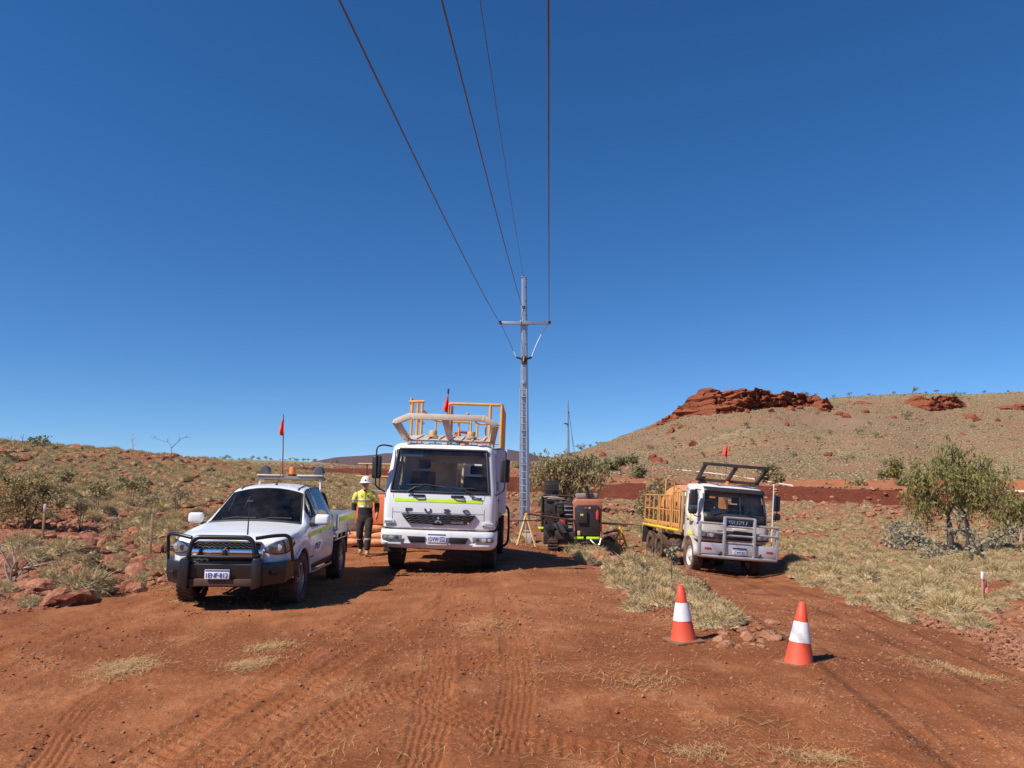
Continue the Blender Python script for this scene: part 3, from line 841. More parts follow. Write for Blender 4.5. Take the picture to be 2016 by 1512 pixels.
        # mirror
        mr = MB().box((s_ * 1.075, 1.66, 1.235), (.25, .12, .17), rotm(0, 0, -s_ * .12)).build('mirror', M_white, T, .045, seg=3)
        MB().box((s_ * 1.08, 1.728, 1.235), (.20, .01, .13), rotm(0, 0, -s_ * .12)).build('mirror_glass', M_chrome, mr, .004)
        MB().prism([(s_ * .88, 1.12), (s_ * 1.0, 1.14), (s_ * 1.0, 1.17), (s_ * .86, 1.19)], 'y', 1.63, 1.71).build('mirror_arm', M_blackp, mr, .01)
    # black steel bumper with winged ends
    path = [(-.965, .66), (-.955, .42), (-.90, .24), (-.56, .03), (.56, .03), (.90, .24), (.955, .42), (.965, .66)]
    prof_ = [(.14, .70), (.0, .715), (-.012, .69), (-.012, .57), (.03, .40), (.14, .37)]
    rs = []
    for k, (x, y) in enumerate(path):
        wing = abs(x) > .6
        row = []
        for dy, z in prof_:
            zz = z + (.03 * (z < .5) + .015 * (z > .6)) * wing + (.06 if (abs(x) > .93 and z < .5) else 0)
            k_in = dy * .9
            row.append((x - math.copysign(k_in, x) * (.75 if wing else 0), y + dy * (.5 if abs(x) > .93 else 1), zz))
        rs.append(row)
    MB().grid(rs).build('bumper', M_bar, T, 0, 25, solid=.02)
    MB().prism([(-.50, .40), (.50, .40), (.52, .50), (-.52, .50)], 'y', .005, .05).build('bumper_lower_panel', M_chassis, T, .01)
    MB().box((0, .10, .712), (1.08, .16, .02)).build('bumper_top_plate', M_bar, T, .005)
    for s_ in (1, -1):
        MB().prism([(s_ * .46, .36), (s_ * .60, .40), (s_ * .60, .74), (s_ * .57, .785), (s_ * .48, .785), (s_ * .45, .74)], 'y', -.045, .09).build('bumper_upright', M_bar, T, .02)
        MB().box((s_ * .76, .10, .575), (.11, .02, .055), rotm(0, 0, s_ * .55)).build('bumper_light_recess', M_dark, T, .012)
        MB().tube(bend([(s_ * .47, .04, 1.05), (s_ * .70, .12, 1.085), (s_ * .915, .26, 1.09), (s_ * .945, .40, .72)], .10, 5), .026, 10).build('side_hoop', M_bar, T, 0, 60)
    MB().tube(bend([(-.50, .03, .74), (-.485, .0, .80), (-.44, .02, 1.06), (.44, .02, 1.06), (.485, .0, .80), (.50, .03, .74)], .12, 6), .033, 12).build('bull_bar_hoop', M_bar, T, 0, 60)
    MB().tube([(-.485, .01, .80), (0, -.004, .795), (.485, .01, .80)], .025, 10).build('bull_bar_rail', M_bar, T, 0, 60)
    plate(T, '1ENF·812', -.04, -.022, .565, .36, .125, tilt=-.03)
    tube('aerial', [(.35, .04, 1.10), (.35, .04, 1.22), (.352, .05, 1.56)], [.012, .010, .004], M_blackp, T, 6)
    MB().box((.352, .05, 1.565), (.09, .006, .006)).build('aerial_tip', M_alu, T, 0)
    MB().lathe([(.03, 0), (.026, .02), (.008, .03), (0, .03)], (.05, 2.35, 1.765), 'z', 10).build('roof_aerial_base', M_blackp, T, 0, 50)
    tube('roof_aerial', [(.05, 2.35, 1.79), (.11, 2.44, 2.0)], [.007, .003], M_blackp, T, 5)
    for s_ in (1, -1):
        MB().tube([(s_ * .50, y, float(np.interp(y, [2.1, 2.6, 3.3], [1.70, 1.765, 1.735]))) for y in np.linspace(2.12, 3.34, 10)], .009, 6).build('roof_ditch', M_blackp, T, 0, 60)
    # cabin
    MB().prism([(1.42, .8), (2.0, .8), (2.0, .95), (1.9, 1.14), (1.48, 1.17)], 'x', -.78, .78).build('dashboard', M_dash, T, .02)
    steering(T, -.36, 1.98, 1.14, .19)
    for x in (-.36, .36): seat(T, x, 2.35, .78, .5, .72)
    MB().box((0, 3.05, .8), (1.3, .45, .14)).box((0, 3.27, 1.12), (1.3, .12, .55), rotm(-.15, 0, 0)).build('rear_seat', M_seat, T, .03)
    MB().box((.1, 1.66, 1.20), (.30, .14, .03), rotm(0, 0, .2)).build('papers_on_dash', mat('paper', (.6, .6, .55), .8), T, .004)
    box('cabin_floor', (0, 2.35, .62), (1.7, 2.0, .06), M_dark, T, 0)
    # chassis, tray and headboard
    MB().box((.40, 2.75, .48), (.1, 5.0, .14)).box((-.40, 2.75, .48), (.1, 5.0, .14)).box((0, 1.05, .36), (1.4, .12, .12)).box((0, 4.15, .36), (1.4, .14, .14)).box((0, .55, .5), (1.2, .5, .16)).build('chassis', M_chassis, T, .01)
    box('tray_floor', (0, 4.42, .90), (1.84, 1.86, .07), M_alu, T, .008)
    for s_ in (1, -1):
        sd = MB().box((s_ * .925, 4.43, 1.085), (.035, 1.82, .30)).build('tray_side', M_alu, T, .008)
        MB().box((s_ * .945, 4.43, 1.135), (.005, 1.6, .085)).build('reflective_stripe', M_lime, sd, 0)
        for yy in (3.65, 4.1, 4.55, 5.0): MB().box((s_ * .90, yy, .82), (.03, .03, .12)).build('tray_hook', M_alu, sd, .003)
        MB().tube([(s_ * .90, 3.5, .77), (s_ * .90, 5.3, .77)], .012, 6).build('rope_rail', M_alu, sd, 0)
        MB().box((s_ * .945, 4.5, 1.0), (.008, .03, .05)).build('tray_latch', M_blackp, sd, .002)
        MB().box((s_ * .83, 4.62, .70), (.2, .015, .5)).build('mud_flap', M_blackp, T, .003)
        MB().tube([(s_ * .60, 3.40, 1.68), (s_ * .585, 3.42, 1.90)], .022, 8).build('rack_leg', M_white, T, 0, 60)
    box('tailgate', (0, 5.33, 1.085), (1.82, .035, .30), M_alu, T, .008)
    hb = MB().tube(bend([(-.86, 3.52, .94), (-.66, 3.47, 1.62), (.66, 3.47, 1.62), (.86, 3.52, .94)], .08), .028, 8)
    for x in np.linspace(-.7, .7, 8): hb.tube([(x, 3.51, .94), (x * .9, 3.47, 1.62)], .010, 5)
    for z, q in ((1.15, .80), (1.4, .72)): hb.tube([(-q, 3.50, z), (q, 3.50, z)], .012, 5)
    hb.build('headboard', M_bar, T, 0, 50)
    MB().box((.1, 4.4, 1.05), (.9, .9, .24)).box((-.5, 4.5, 1.12), (.4, .5, .34)).build('tool_boxes', M_blackp, T, .02)
    rk = MB().box((0, 3.42, 1.89), (1.30, .10, .06)).box((0, 3.55, 1.87), (1.30, .05, .05)).build('light_rack', mat('rack_grey', (.22, .21, .20), .5, .3, dust=.3), T, .008)
    for x0, x1 in ((-.65, -.14), (.14, .65)): MB().box(((x0 + x1) / 2, 3.40, 1.935), (x1 - x0, .10, .03)).build('light_bar', M_cream, rk, .01)
    for x in (-.52, .54): MB().lathe([(0, -.07), (.08, -.07), (.11, -.02), (.11, .03), (.06, .07), (0, .07)], (x, 3.50, 2.00), 'y', 18).build('work_light', mat('smoked_lens', (.10, .105, .11), .2, .2, coat=.8), rk, 0, 40)
    MB().lathe([(.075, .0), (.075, .03), (.06, .04)], (.02, 3.46, 1.92), 'z', 18).build('beacon_base', M_blackp, T, 0, 40)
    MB().lathe([(.062, .0), (.066, .11), (.055, .13), (0, .132)], (.02, 3.46, 1.955), 'z', 18).build('beacon', M_amber, T, 0, 40)
    flag(T, (-.17, 3.44, 1.92), 3.06, 2.97, .27, (-.05, .02), width=.12)
    for x in (-1, 1):
        for y in (1.05, 4.15): wheel(T, x * .80, y, .385, .385, .265, 'alloy', side=x)
    return T
ute = build_ute()
ute.location = (-4.02, 10.72, 0.0)
ute.scale = (.935, 1, 1)
ute.rotation_euler = (0, R(1.0), R(1.5))

# ------------------------------------------------------------------ cab shells
def cab_shell(levels, rc, depth, fx, sy):
    """levels: (z, half width, y of the front); fx: fractions of the half width along the front; sy: distances back along the side.
    rows of points from the back of the left side round the front to the back of the right side"""
    rows = []
    for z, w, yf in levels:
        right = []
        for f in fx: right.append((f * (w - rc), yf + .05 * f * f))
        y0 = yf + .05
        for a in (22, 45, 68, 90):
            right.append((w - rc + rc * math.sin(R(a)), y0 + rc * (1 - math.cos(R(a)))))
        for d in sy: right.append((w, yf + d))
        if right[0][0] == 0: left = [(-x, y) for x, y in right[:0:-1]]
        else: left = [(-x, y) for x, y in right[::-1]]
        rows.append([(x, y, z) for x, y in left + right])
    return rows
def split_shell(rows, levels, zr_front, nf, zr_side, sidx):
    """cut windscreen and side windows out of the shell; nf: columns of the front that belong to the windscreen (from the middle)"""
    NC = len(rows[0]); mid = (NC - 1) // 2
    body, ws, sl, sr = MB(), MB(), MB(), MB()
    for i in range(len(rows) - 1):
        z0, z1 = levels[i][0], levels[i + 1][0]
        for j in range(NC - 1):
            q = [rows[i][j], rows[i][j + 1], rows[i + 1][j + 1], rows[i + 1][j]]
            k = j - mid if j >= mid else mid - 1 - j
            if zr_front[0] - 1e-4 <= z0 and z1 <= zr_front[1] + 1e-4 and k < nf: ws.add(q, [(0, 1, 2, 3)])
            elif zr_side[0] - 1e-4 <= z0 and z1 <= zr_side[1] + 1e-4 and sidx[0] <= k <= sidx[1]: (sr if j >= mid else sl).add(q, [(0, 1, 2, 3)])
            else: body.add(q, [(0, 1, 2, 3)])
    return body, ws, sl, sr

# ------------------------------------------------------------------ big white cab-over truck
def build_truck():
    T = thing('truck', 'large white cab-over truck with lime stripe and cream roof frame', 'truck')
    L = [(.97, 1.10, .10), (1.0, 1.125, .075), (1.2, 1.13, .06), (1.45, 1.13, .06), (1.66, 1.128, .075), (1.70, 1.126, .085), (1.76, 1.12, .10), (2.0, 1.095, .165), (2.25, 1.07, .235),
         (2.50, 1.045, .305), (2.56, 1.035, .325), (2.585, 1.03, .335), (2.62, 1.015, .36), (2.66, .98, .42), (2.69, .92, .52), (2.705, .80, .70)]
    fx = [0, .25, .5, .75, .9, 1.0]; sy = [.30, .42, .60, 1.0, 1.45, 1.85]
    rows = cab_shell(L, .14, 1.85, fx, sy)
    body, ws, sl, sr = split_shell(rows, L, (1.70, 2.56), 5, (1.76, 2.50), (10, 13))
    NC = len(rows[0])
    body.add(rows[-1], [tuple(range(NC))])
    mid = (NC - 1) // 2
    def wall_piece(x0, x1, z0, z1): body.box(((x0 + x1) / 2, 1.86, (z0 + z1) / 2), (x1 - x0, .03, z1 - z0))
    wall_piece(-1.1, 1.1, .97, 1.80); wall_piece(-1.0, 1.0, 2.32, 2.68); wall_piece(-1.05, -.45, 1.80, 2.32); wall_piece(.72, 1.05, 1.80, 2.32)
    bo = body.build('cab', M_white_truck, T, 0, 30)
    md = bo.modifiers.new('thickness', 'SOLIDIFY'); md.thickness = .02; md.offset = -1
    ws.build('windscreen', M_glass, T, 0, 60)
    for s_ in (sl, sr): s_.build('side_window', M_glass_d, T, 0, 60)
    i0, i1 = 5, 10
    loop = [rows[i0][j] for j in range(mid - 5, mid + 6)] + [rows[i][mid + 5] for i in range(i0 + 1, i1 + 1)] + [rows[i1][j] for j in range(mid + 4, mid - 6, -1)] + [rows[i][mid - 5] for i in range(i1 - 1, i0, -1)]
    MB().tube([(x, y - .006, z) for x, y, z in loop], .024, 8, closed=True).build('windscreen_seal', M_blackp, T, 0, 60)
    MB().box((0, .36, 2.50), (1.9, .02, .09), rotm(-.27, 0, 0)).build('sun_band', mat('windscreen_shade', (.03, .033, .04), .4), T, 0)
    # front panel
    fp = lambda z: .06 if z < 1.46 else float(np.interp(z, [1.45, 1.66, 1.70], [.06, .075, .085]))
    def front_patch(name, x0, x1, z0, z1, m, off=.004, skew=0, th=0.):
        rs = []
        for t in (0, .5, 1):
            z = z0 + (z1 - z0) * t
            rs.append([(x, fp(z) + .05 * (x / .99) ** 2 - off, z + skew * (x - x0)) for x in np.linspace(x0, x1, 17)])
        return MB().grid(rs).build(name, m, T, 0, 60, solid=th)
    front_patch('reflective_stripe', -.90, .86, 1.505, 1.565, M_lime, .006)
    for x in (-.93, .90): front_patch('panel_seam', x, x + .008, 1.02, 1.66, M_dark, .002)
    front_patch('panel_seam', -.93, .90, 1.285, 1.293, M_dark, .002)
    for ch, x in zip('FUSO', (-.60, -.22, .16, .54)):
        text('maker_letter', ch, .068, .13, mat('letter_dark', (.03, .035, .06), .3), T, (x, fp(1.3) + .05 * x * x - .012, 1.345), ext=.008)
    MB().box((.745, fp(1.6) + .012, 1.605), (.20, .008, .038)).build('fleet_number_panel', mat('navy_panel', (.02, .03, .06), .4), T, .003)
    text('fleet_number', '2427', .026, .14, mat('pale_print', (.6, .62, .65), .4), T, (.745, fp(1.6) + .004, 1.605), shear=.25)
    # grille
    MB().prism([(-.74, 1.272), (.74, 1.272), (.70, 1.20), (.60, 1.085), (.14, 1.075), (.08, 1.055), (-.08, 1.055), (-.14, 1.075), (-.60, 1.085), (-.70, 1.20)], 'y', .035, .09).build('grille', M_blackp, T, .012)
    hx = MB()
    for k, z in enumerate((1.235, 1.19, 1.145, 1.105)):
        n = 19 - 2 * (k > 1)
        xs_ = np.linspace(-.66 + .03 * k, .66 - .03 * k, n)
        hx.tube([(x, .030, z + (.016 if q % 2 else -.010)) for q, x in enumerate(xs_)], .008, 5)
    hx.build('grille_mesh', mat('grille_dark', (.055, .055, .06), .35, .3), T, 0, 60)
    em = MB()
    for dx, dz, a in ((0, .045, 0), (-.036, -.02, 2.094), (.036, -.02, -2.094)):
        pts = [Vector((0, .055)), Vector((.028, 0)), Vector((0, -.055)), Vector((-.028, 0))]
        ca, sa = math.cos(a), math.sin(a)
        em.prism([(p.x * ca - p.y * sa + dx, p.x * sa + p.y * ca + 1.145 + dz) for p in pts], 'y', .010, .034)
    em.build('emblem', M_chrome, T, .003)
    text('grille_lettering', 'FIGHTER', .03, .24, mat('letter_silver', (.7, .71, .73), .3, .6), T, (.38, .022, 1.118), shear=.2)
    MB().cyl((.60, .035, 1.115), (.60, .018, 1.115), .02, 12).build('grille_badge_dot', M_lamp_w, T, 0, 50)
    for s_ in (1, -1):
        ind = MB().prism([(s_ * .86, 1.075), (s_ * 1.085, 1.05), (s_ * 1.09, 1.13), (s_ * .89, 1.15)], 'y', .075, .13).build('indicator', M_lens, T, .012)
        MB().box((s_ * 1.0, .075, 1.105), (.14, .012, .03)).build('indicator_reflector', M_lamp_w, ind, .004)
        # wiper parking arms and grab handles
    for x0, xm, z1 in ((-.66, -.30, 1.86), (.62, .28, 1.80)):
        w_ = MB().tube([(x0, .06, 1.665), (x0 + (xm - x0) * .45, .075, 1.78), (xm, .13, z1)], .011, 6)
        w_.tube([(x0 + .02, .05, 1.70), (x0 + (xm - x0) * .5, .085, 1.80)], .018, 6)
        w_.tube([(xm - .38, .115, 1.835), (xm, .125, z1 - .01), (xm + .42, .105, 1.80)], .012, 6)
        w_.build('wiper', M_blackp, T, 0, 60)
    for x in (-.42, .36):
        MB().tube(bend([(x - .11, .08, 1.63), (x - .09, .02, 1.64), (x + .09, .02, 1.64), (x + .11, .08, 1.63)], .03), .014, 8).build('grab_handle', M_blackp, T, 0, 60)
        box('handle_recess', (x, .066, 1.63), (.26, .012, .045), M_dark, T, .005)
    # bumper
    LB = [(.485, 1.06, .10), (.50, 1.10, .06), (.56, 1.155, .02), (.62, 1.165, .0), (.67, 1.165, .012), (.70, 1.165, .012), (.82, 1.168, .014), (.90, 1.168, .02), (.945, 1.16, .04), (.955, 1.14, .10)]
    rb = cab_shell(LB, .20, .9, [0, .3, .6, .85, 1.0], [.45, .62])
    b = MB().grid(rb); b.build('bumper', M_white_truck, T, 0, 26, solid=.02)
    box('bumper_gap', (0, .30, .955), (2.1, .3, .06), M_dark, T, 0)
    for x0, x1, sl_ in ((-.60, -.24, .05), (.24, .62, -.05)):
        xa, xb = (x0, x0 + .06) if sl_ > 0 else (x1, x1 - .06)
        poly = [(xa, .80), ((x1 if sl_ > 0 else x0), .80), ((x1 if sl_ > 0 else x0), .645), (xb, .645)]
        MB().prism(poly, 'y', -.012, .03).build('bumper_vent', M_dark, T, .006)
    MB().box((0, -.008, .64), (.40, .02, .10)).build('plate_bracket', M_white_truck, T, .005)
    plate(T, '1DVW·552', -.01, -.028, .775, .37, .17)
    for s_ in (1, -1):
        pts = [(.70, .02), (.80, .012), (.92, .018), (1.02, .05), (1.09, .105), (1.125, .17)]
        rs = [[(s_ * x, y - .014 - .008 * math.sin(math.pi * t), .685 + .135 * t - (.03 * (1 - t) if k == 0 else 0)) for k, (x, y) in enumerate(pts)] for t in (0, .35, .7, 1)]
        hl = MB().grid(rs).build('headlight', M_lens_g, T, 0, 60)
        for x, r_ in ((.80, .045), (.92, .055), (1.02, .042)):
            MB().lathe([(r_, .03), (r_ * .95, -.006), (r_ * .5, -.010), (0, -.008)], (s_ * x, np.interp(x, [.8, .92, 1.02], [.0, .002, .032]), .755), 'y', 14).build('headlamp_bulb', M_lamp_d if x == .80 else M_lamp_w, hl, 0, 50)
        MB().prism([(s_ * .70, .575), (s_ * 1.02, .585), (s_ * 1.05, .625), (s_ * .72, .63)], 'y', -.004, .02).build('bumper_inset', M_white_truck, T, .006)
        # mirror on its bent arm
        MB().tube(bend([(s_ * 1.04, .34, 2.60), (s_ * 1.20, .16, 2.62), (s_ * 1.30, .05, 2.57), (s_ * 1.30, .03, 2.30), (s_ * 1.29, .05, 1.78), (s_ * 1.12, .22, 1.68)], .08, 5), .016, 8).build('mirror_arm', M_blackp, T, 0, 60)
        mr = MB().box((s_ * 1.29, .10, 2.17), (.19, .10, .46), rotm(0, 0, s_ * .15)).build('mirror', M_blackp, T, .035, seg=3)
        MB().box((s_ * 1.28, .155, 2.17), (.15, .008, .38), rotm(0, 0, s_ * .15)).build('mirror_glass', M_chrome, mr, .004)
        # doors
        for yy in (.44, 1.48): MB().box((s_ * 1.128, yy, 1.50), (.008, .010, .9)).build('door_seam', M_dark, T, 0)
        box('door_handle', (s_ * 1.14, 1.30, 1.55), (.03, .18, .04), M_blackp, T, .008)
        box('side_marker', (s_ * 1.15, .55, 1.13), (.03, .12, .05), M_amber, T, .008)
        a = [(1.28 + .58 * math.cos(t), .50 + .58 * math.sin(t)) for t in np.linspace(-.1, math.pi + .1, 16)]
        MB().grid([[(s_ * .75, y, z) for y, z in a], [(s_ * 1.15, y, z) for y, z in a]]).build('mudguard', M_blackp, T, 0, 60, fixn=False, solid=.02)
        box('step', (s_ * 1.02, .62, .52), (.22, .40, .05), M_blackp, T, .01)
    for x in np.linspace(-.72, .76, 5): box('roof_marker', (x, .44, 2.685), (.10, .05, .035), M_cream, T, .01)
    # cabin
    MB().prism([(.34, 1.25), (.86, 1.25), (.86, 1.55), (.74, 1.70), (.34, 1.74)], 'x', -1.0, 1.0).build('dashboard', mat('dash_grey', (.26, .29, .29), .75, var=.1, dust=.15), T, .03)
    MB().lathe([(.33, 0), (.33, .14), (.26, .22), (0, .24)], (-.52, .56, 1.62), 'z', 18).build('instrument_hood', mat('dash_grey', (.26, .29, .29), .75), T, 0, 50)
    steering(T, -.52, .80, 1.80, .22, 1.0)
    seat(T, -.52, 1.30, 1.35, .52, .95); seat(T, .62, 1.35, 1.35, .52, .85)
    MB().box((-.66, .37, 2.47), (.52, .02, .14), rotm(-.25, 0, 0)).build('sun_visor', mat('visor_grey', (.55, .60, .58), .6), T, .01)
    MB().box((.86, .36, 2.46), (.13, .008, .07), rotm(-.25, 0, 0)).build('windscreen_sticker', mat('sticker_red', (.35, .06, .05), .5), T, 0)
    box('cab_floor', (0, 1.0, .99), (2.1, 1.6, .06), M_dark, T, 0)
    # roof frame (cab guard) and beacons
    fr = [(-.80, .70, 2.78), (-.98, .28, 3.24), (-.70, .24, 3.36), (.82, .24, 3.36), (1.06, .28, 3.22), (.98, .70, 2.78)]
    def bar_box(name, a, b, w_, h_, m, parent):
        a, b = Vector(a), Vector(b); d = b - a
        q = d.to_track_quat('X', 'Z').to_matrix()
        return MB().box((a + b) / 2, (d.length + w_ * .5, w_, h_), q).build(name, m, parent, .008)
    rf = bpy.data.objects.new('roof_frame', None); COL.objects.link(rf); rf.parent = T
    for k in range(5): bar_box('frame_bar', fr[k], fr[k + 1], .12, .12, M_cream, rf)
    bar_box('frame_bar', (.12, .70, 2.78), (.02, .27, 3.33), .11, .11, M_cream, rf)
    MB().prism([(.62, 2.74), (1.9, 2.98), (1.9, 3.02), (.60, 2.79)], 'x', -.86, 1.02).build('roof_rack_panel', mat('panel_cream', (.52, .45, .37), .6, dust=.35), T, .01)
    for k, x in enumerate(np.linspace(-.6, .8, 7)):
        MB().box((x, 1.2, 2.925), (.035, 1.1, .02), rotm(.185, 0, 0)).build('rack_slat', M_cream, T, .004)
    for x in (-.30, .52):
        MB().lathe([(.13, 0), (.12, .03), (.085, .05)], (x, 1.0, 2.90), 'z', 18).build('beacon_base', mat('dusty_brown', (.40, .26, .16), .7), T, 0, 40)
        MB().lathe([(.085, 0), (.088, .13), (.075, .15), (0, .152)], (x, 1.0, 2.945), 'z', 18).build('beacon', mat('dusty_beacon', (.55, .32, .15), .6, var=.15), T, 0, 40)
    flag(T, (-.05, 1.3, 2.95), 3.98, 3.93, .34, (.0, .05), True, .155)
    tube('aerial', [(.38, 2.1, 2.9), (.38, 2.1, 3.66)], [.006, .004], M_blackp, T, 5)
    # working platform with yellow handrails behind the cab
    cage = bpy.data.objects.new('handrail_cage', None); COL.objects.link(cage); cage.parent = T
    def rail(pts, r_=.028, rad_=.08, name='rail'): return MB().tube(bend(pts, rad_, 4), r_, 8).build(name, M_yel, cage, 0, 60)
    Yf, Yb = 2.05, 4.6
    Z0, Z1 = 2.3, 3.92
    for x in (-.93, -.80, -.70):
        rail([(x, Yf + .1 * (x + .9), Z0), (x, Yf, Z1)], name='post')
    rail([(-1.0, Yf, Z1 + .01), (-.66, Yf, Z1 + .03)], .034)
    MB().box((-.97, Yf + .15, 3.72), (.03, .28, .62)).build('end_panel', M_yel, cage, .006)
    rail([(-.10, Yf, Z0), (-.10, Yf, Z1), (1.12, Yf, Z1), (1.12, Yb, Z1)], .034)
    rail([(-.02, Yf + .05, Z0), (-.02, Yf + .05, Z1 - .05)], name='post')
    for x in (.86, 1.12): rail([(x, Yf, Z0), (x, Yf, Z1)], .034, name='post')
    for yy in (2.4, 3.0, 3.6, 4.2, Yb): rail([(1.12, yy, Z0), (1.12, yy, Z1 - .02)], .026, name='post')
    for x0, x1, z in ((-.62, .30, 3.62), (.42, 1.10, 3.58)):
        rail([(x0 - .12, 2.4, z + .16), (x0 + .06, 3.6, z), (x1, 3.7, z)], .026)
        rail([(x0 - .12, 2.4, z - .55), (x0 + .06, 3.6, z - .60), (x1, 3.7, z - .60)], .022)
        for x in np.linspace(x0 + .05, x1, 4): rail([(x, 3.7, Z0), (x, 3.7, z)], .022, name='post')
    rail([(.30, 3.7, 3.62), (.34, 3.7, Z0)], .03, name='post')
    rail([(-1.0, Yf, 3.62), (-1.0, Yb, 3.62)], .026); rail([(-1.0, Yf, 3.1), (-1.0, Yb, 3.1)], .024)
    rail([(1.12, Yf, 3.35), (1.12, Yb, 3.35)], .026)
    MB().box((.0, 3.9, 3.05), (.5, .4, .16), rotm(.1, .3, .4)).box((-.1, 3.8, 3.20), (.32, .14, .10), rotm(0, -.4, .2)).tube(bend([(-.2, 3.9, 3.1), (.0, 3.85, 3.36), (.3, 3.9, 3.3)], .1), .05, 8).build('hose_reel', mat('dusty_red', (.50, .12, .05), .6, var=.2), T, .02)
    MB().tube([(.05, 3.7, 2.5), (.02, 3.75, 3.1)], .05, 8).build('reel_post', M_chassis, T, 0, 50)
    # body behind the cab
    box('deck', (.02, 4.2, 1.22), (2.3, 4.3, .14), M_cream, T, .01)
    box('service_body', (-.25, 3.0, 1.90), (.75, 1.2, 1.25), mat('tan_tank', (.45, .34, .22), .6, var=.1, dust=.3), T, .03)
    box('white_tank', (.55, 3.3, 2.0), (.62, 1.0, 1.5), M_white_truck, T, .04)
    MB().lathe([(0, 3.9), (.75, 3.95), (.92, 4.2), (.92, 5.9), (.75, 6.2), (0, 6.25)], (0, 0, 1.75), 'y', 28).build('water_tank', M_cream, T, 0, 40)
    MB().prism([(1.92, 1.25), (1.92, 2.66), (2.10, 2.74), (2.42, 2.62), (2.42, 1.55), (2.2, 1.25)], 'x', 1.04, 1.28).build('white_side_panel', M_white_truck, T, .02)
    MB().box((.35, 3.6, .85), (.12, 5.6, .26)).box((-.35, 3.6, .85), (.12, 5.6, .26)).box((0, 1.28, .5), (1.9, .14, .14)).box((0, 5.1, .5), (1.9, .16, .16)).box((0, 1.0, .85), (.9, .9, .5)).build('chassis', M_chassis, T, .01)
    box('fuel_tank', (.85, 2.9, .72), (.5, 1.0, .5), M_chassis, T, .05)
    box('battery_box', (-.85, 2.9, .72), (.5, .8, .5), M_chassis, T, .03)
    MB().tube(bend([(1.18, 2.3, 1.45), (1.34, 2.35, 1.35), (1.36, 2.4, .9), (1.34, 2.45, .45), (1.16, 2.5, .35)], .3, 6), .028, 8).build('black_hose', M_blackp, T, 0, 60)
    for x in (-1, 1):
        wheel(T, x * .98, 1.28, .48, .48, .28, 'steel', side=x, lugs=40)
        wheel(T, x * 1.03, 5.1, .48, .48, .28, 'steel', side=x, lugs=40)
        wheel(T, x * .72, 5.1, .48, .48, .28, 'steel', side=x, lugs=40)
    box('towing_step', (-1.0, .75, .40), (.35, .12, .10), M_blackp, T, .01)
    return T
truck = build_truck()
def remap(T, fn):
    seen = set()
    def go(o):
        for c in o.children:
            if c.location.length > 0 or c.name.split('.')[0] == 'wheel':
                if c.name.split('.')[0] != 'wheel': c.location = fn(c.location)
                continue
            if c.type == 'MESH' and c.data.name not in seen:
                seen.add(c.data.name)
                for v in c.data.vertices: v.co = fn(v.co)
            go(c)
    go(T)
def truck_fn(p):
    d = .10 * min(max((p.z - .52) / .4, 0), 1)
    if p.y < 2.0: d += .14 * min(max((p.z - 2.72) / .5, 0), 1)
    else: d += .24 * min(max((p.z - 2.4) / 1.2, 0), 1)
    return Vector((p.x, p.y, p.z - d))
remap(truck, truck_fn)
truck.location = (-1.50, 15.3, hz(-1.5, 16.6) + .0)
truck.rotation_euler = (0, R(1.9), R(-1.0))
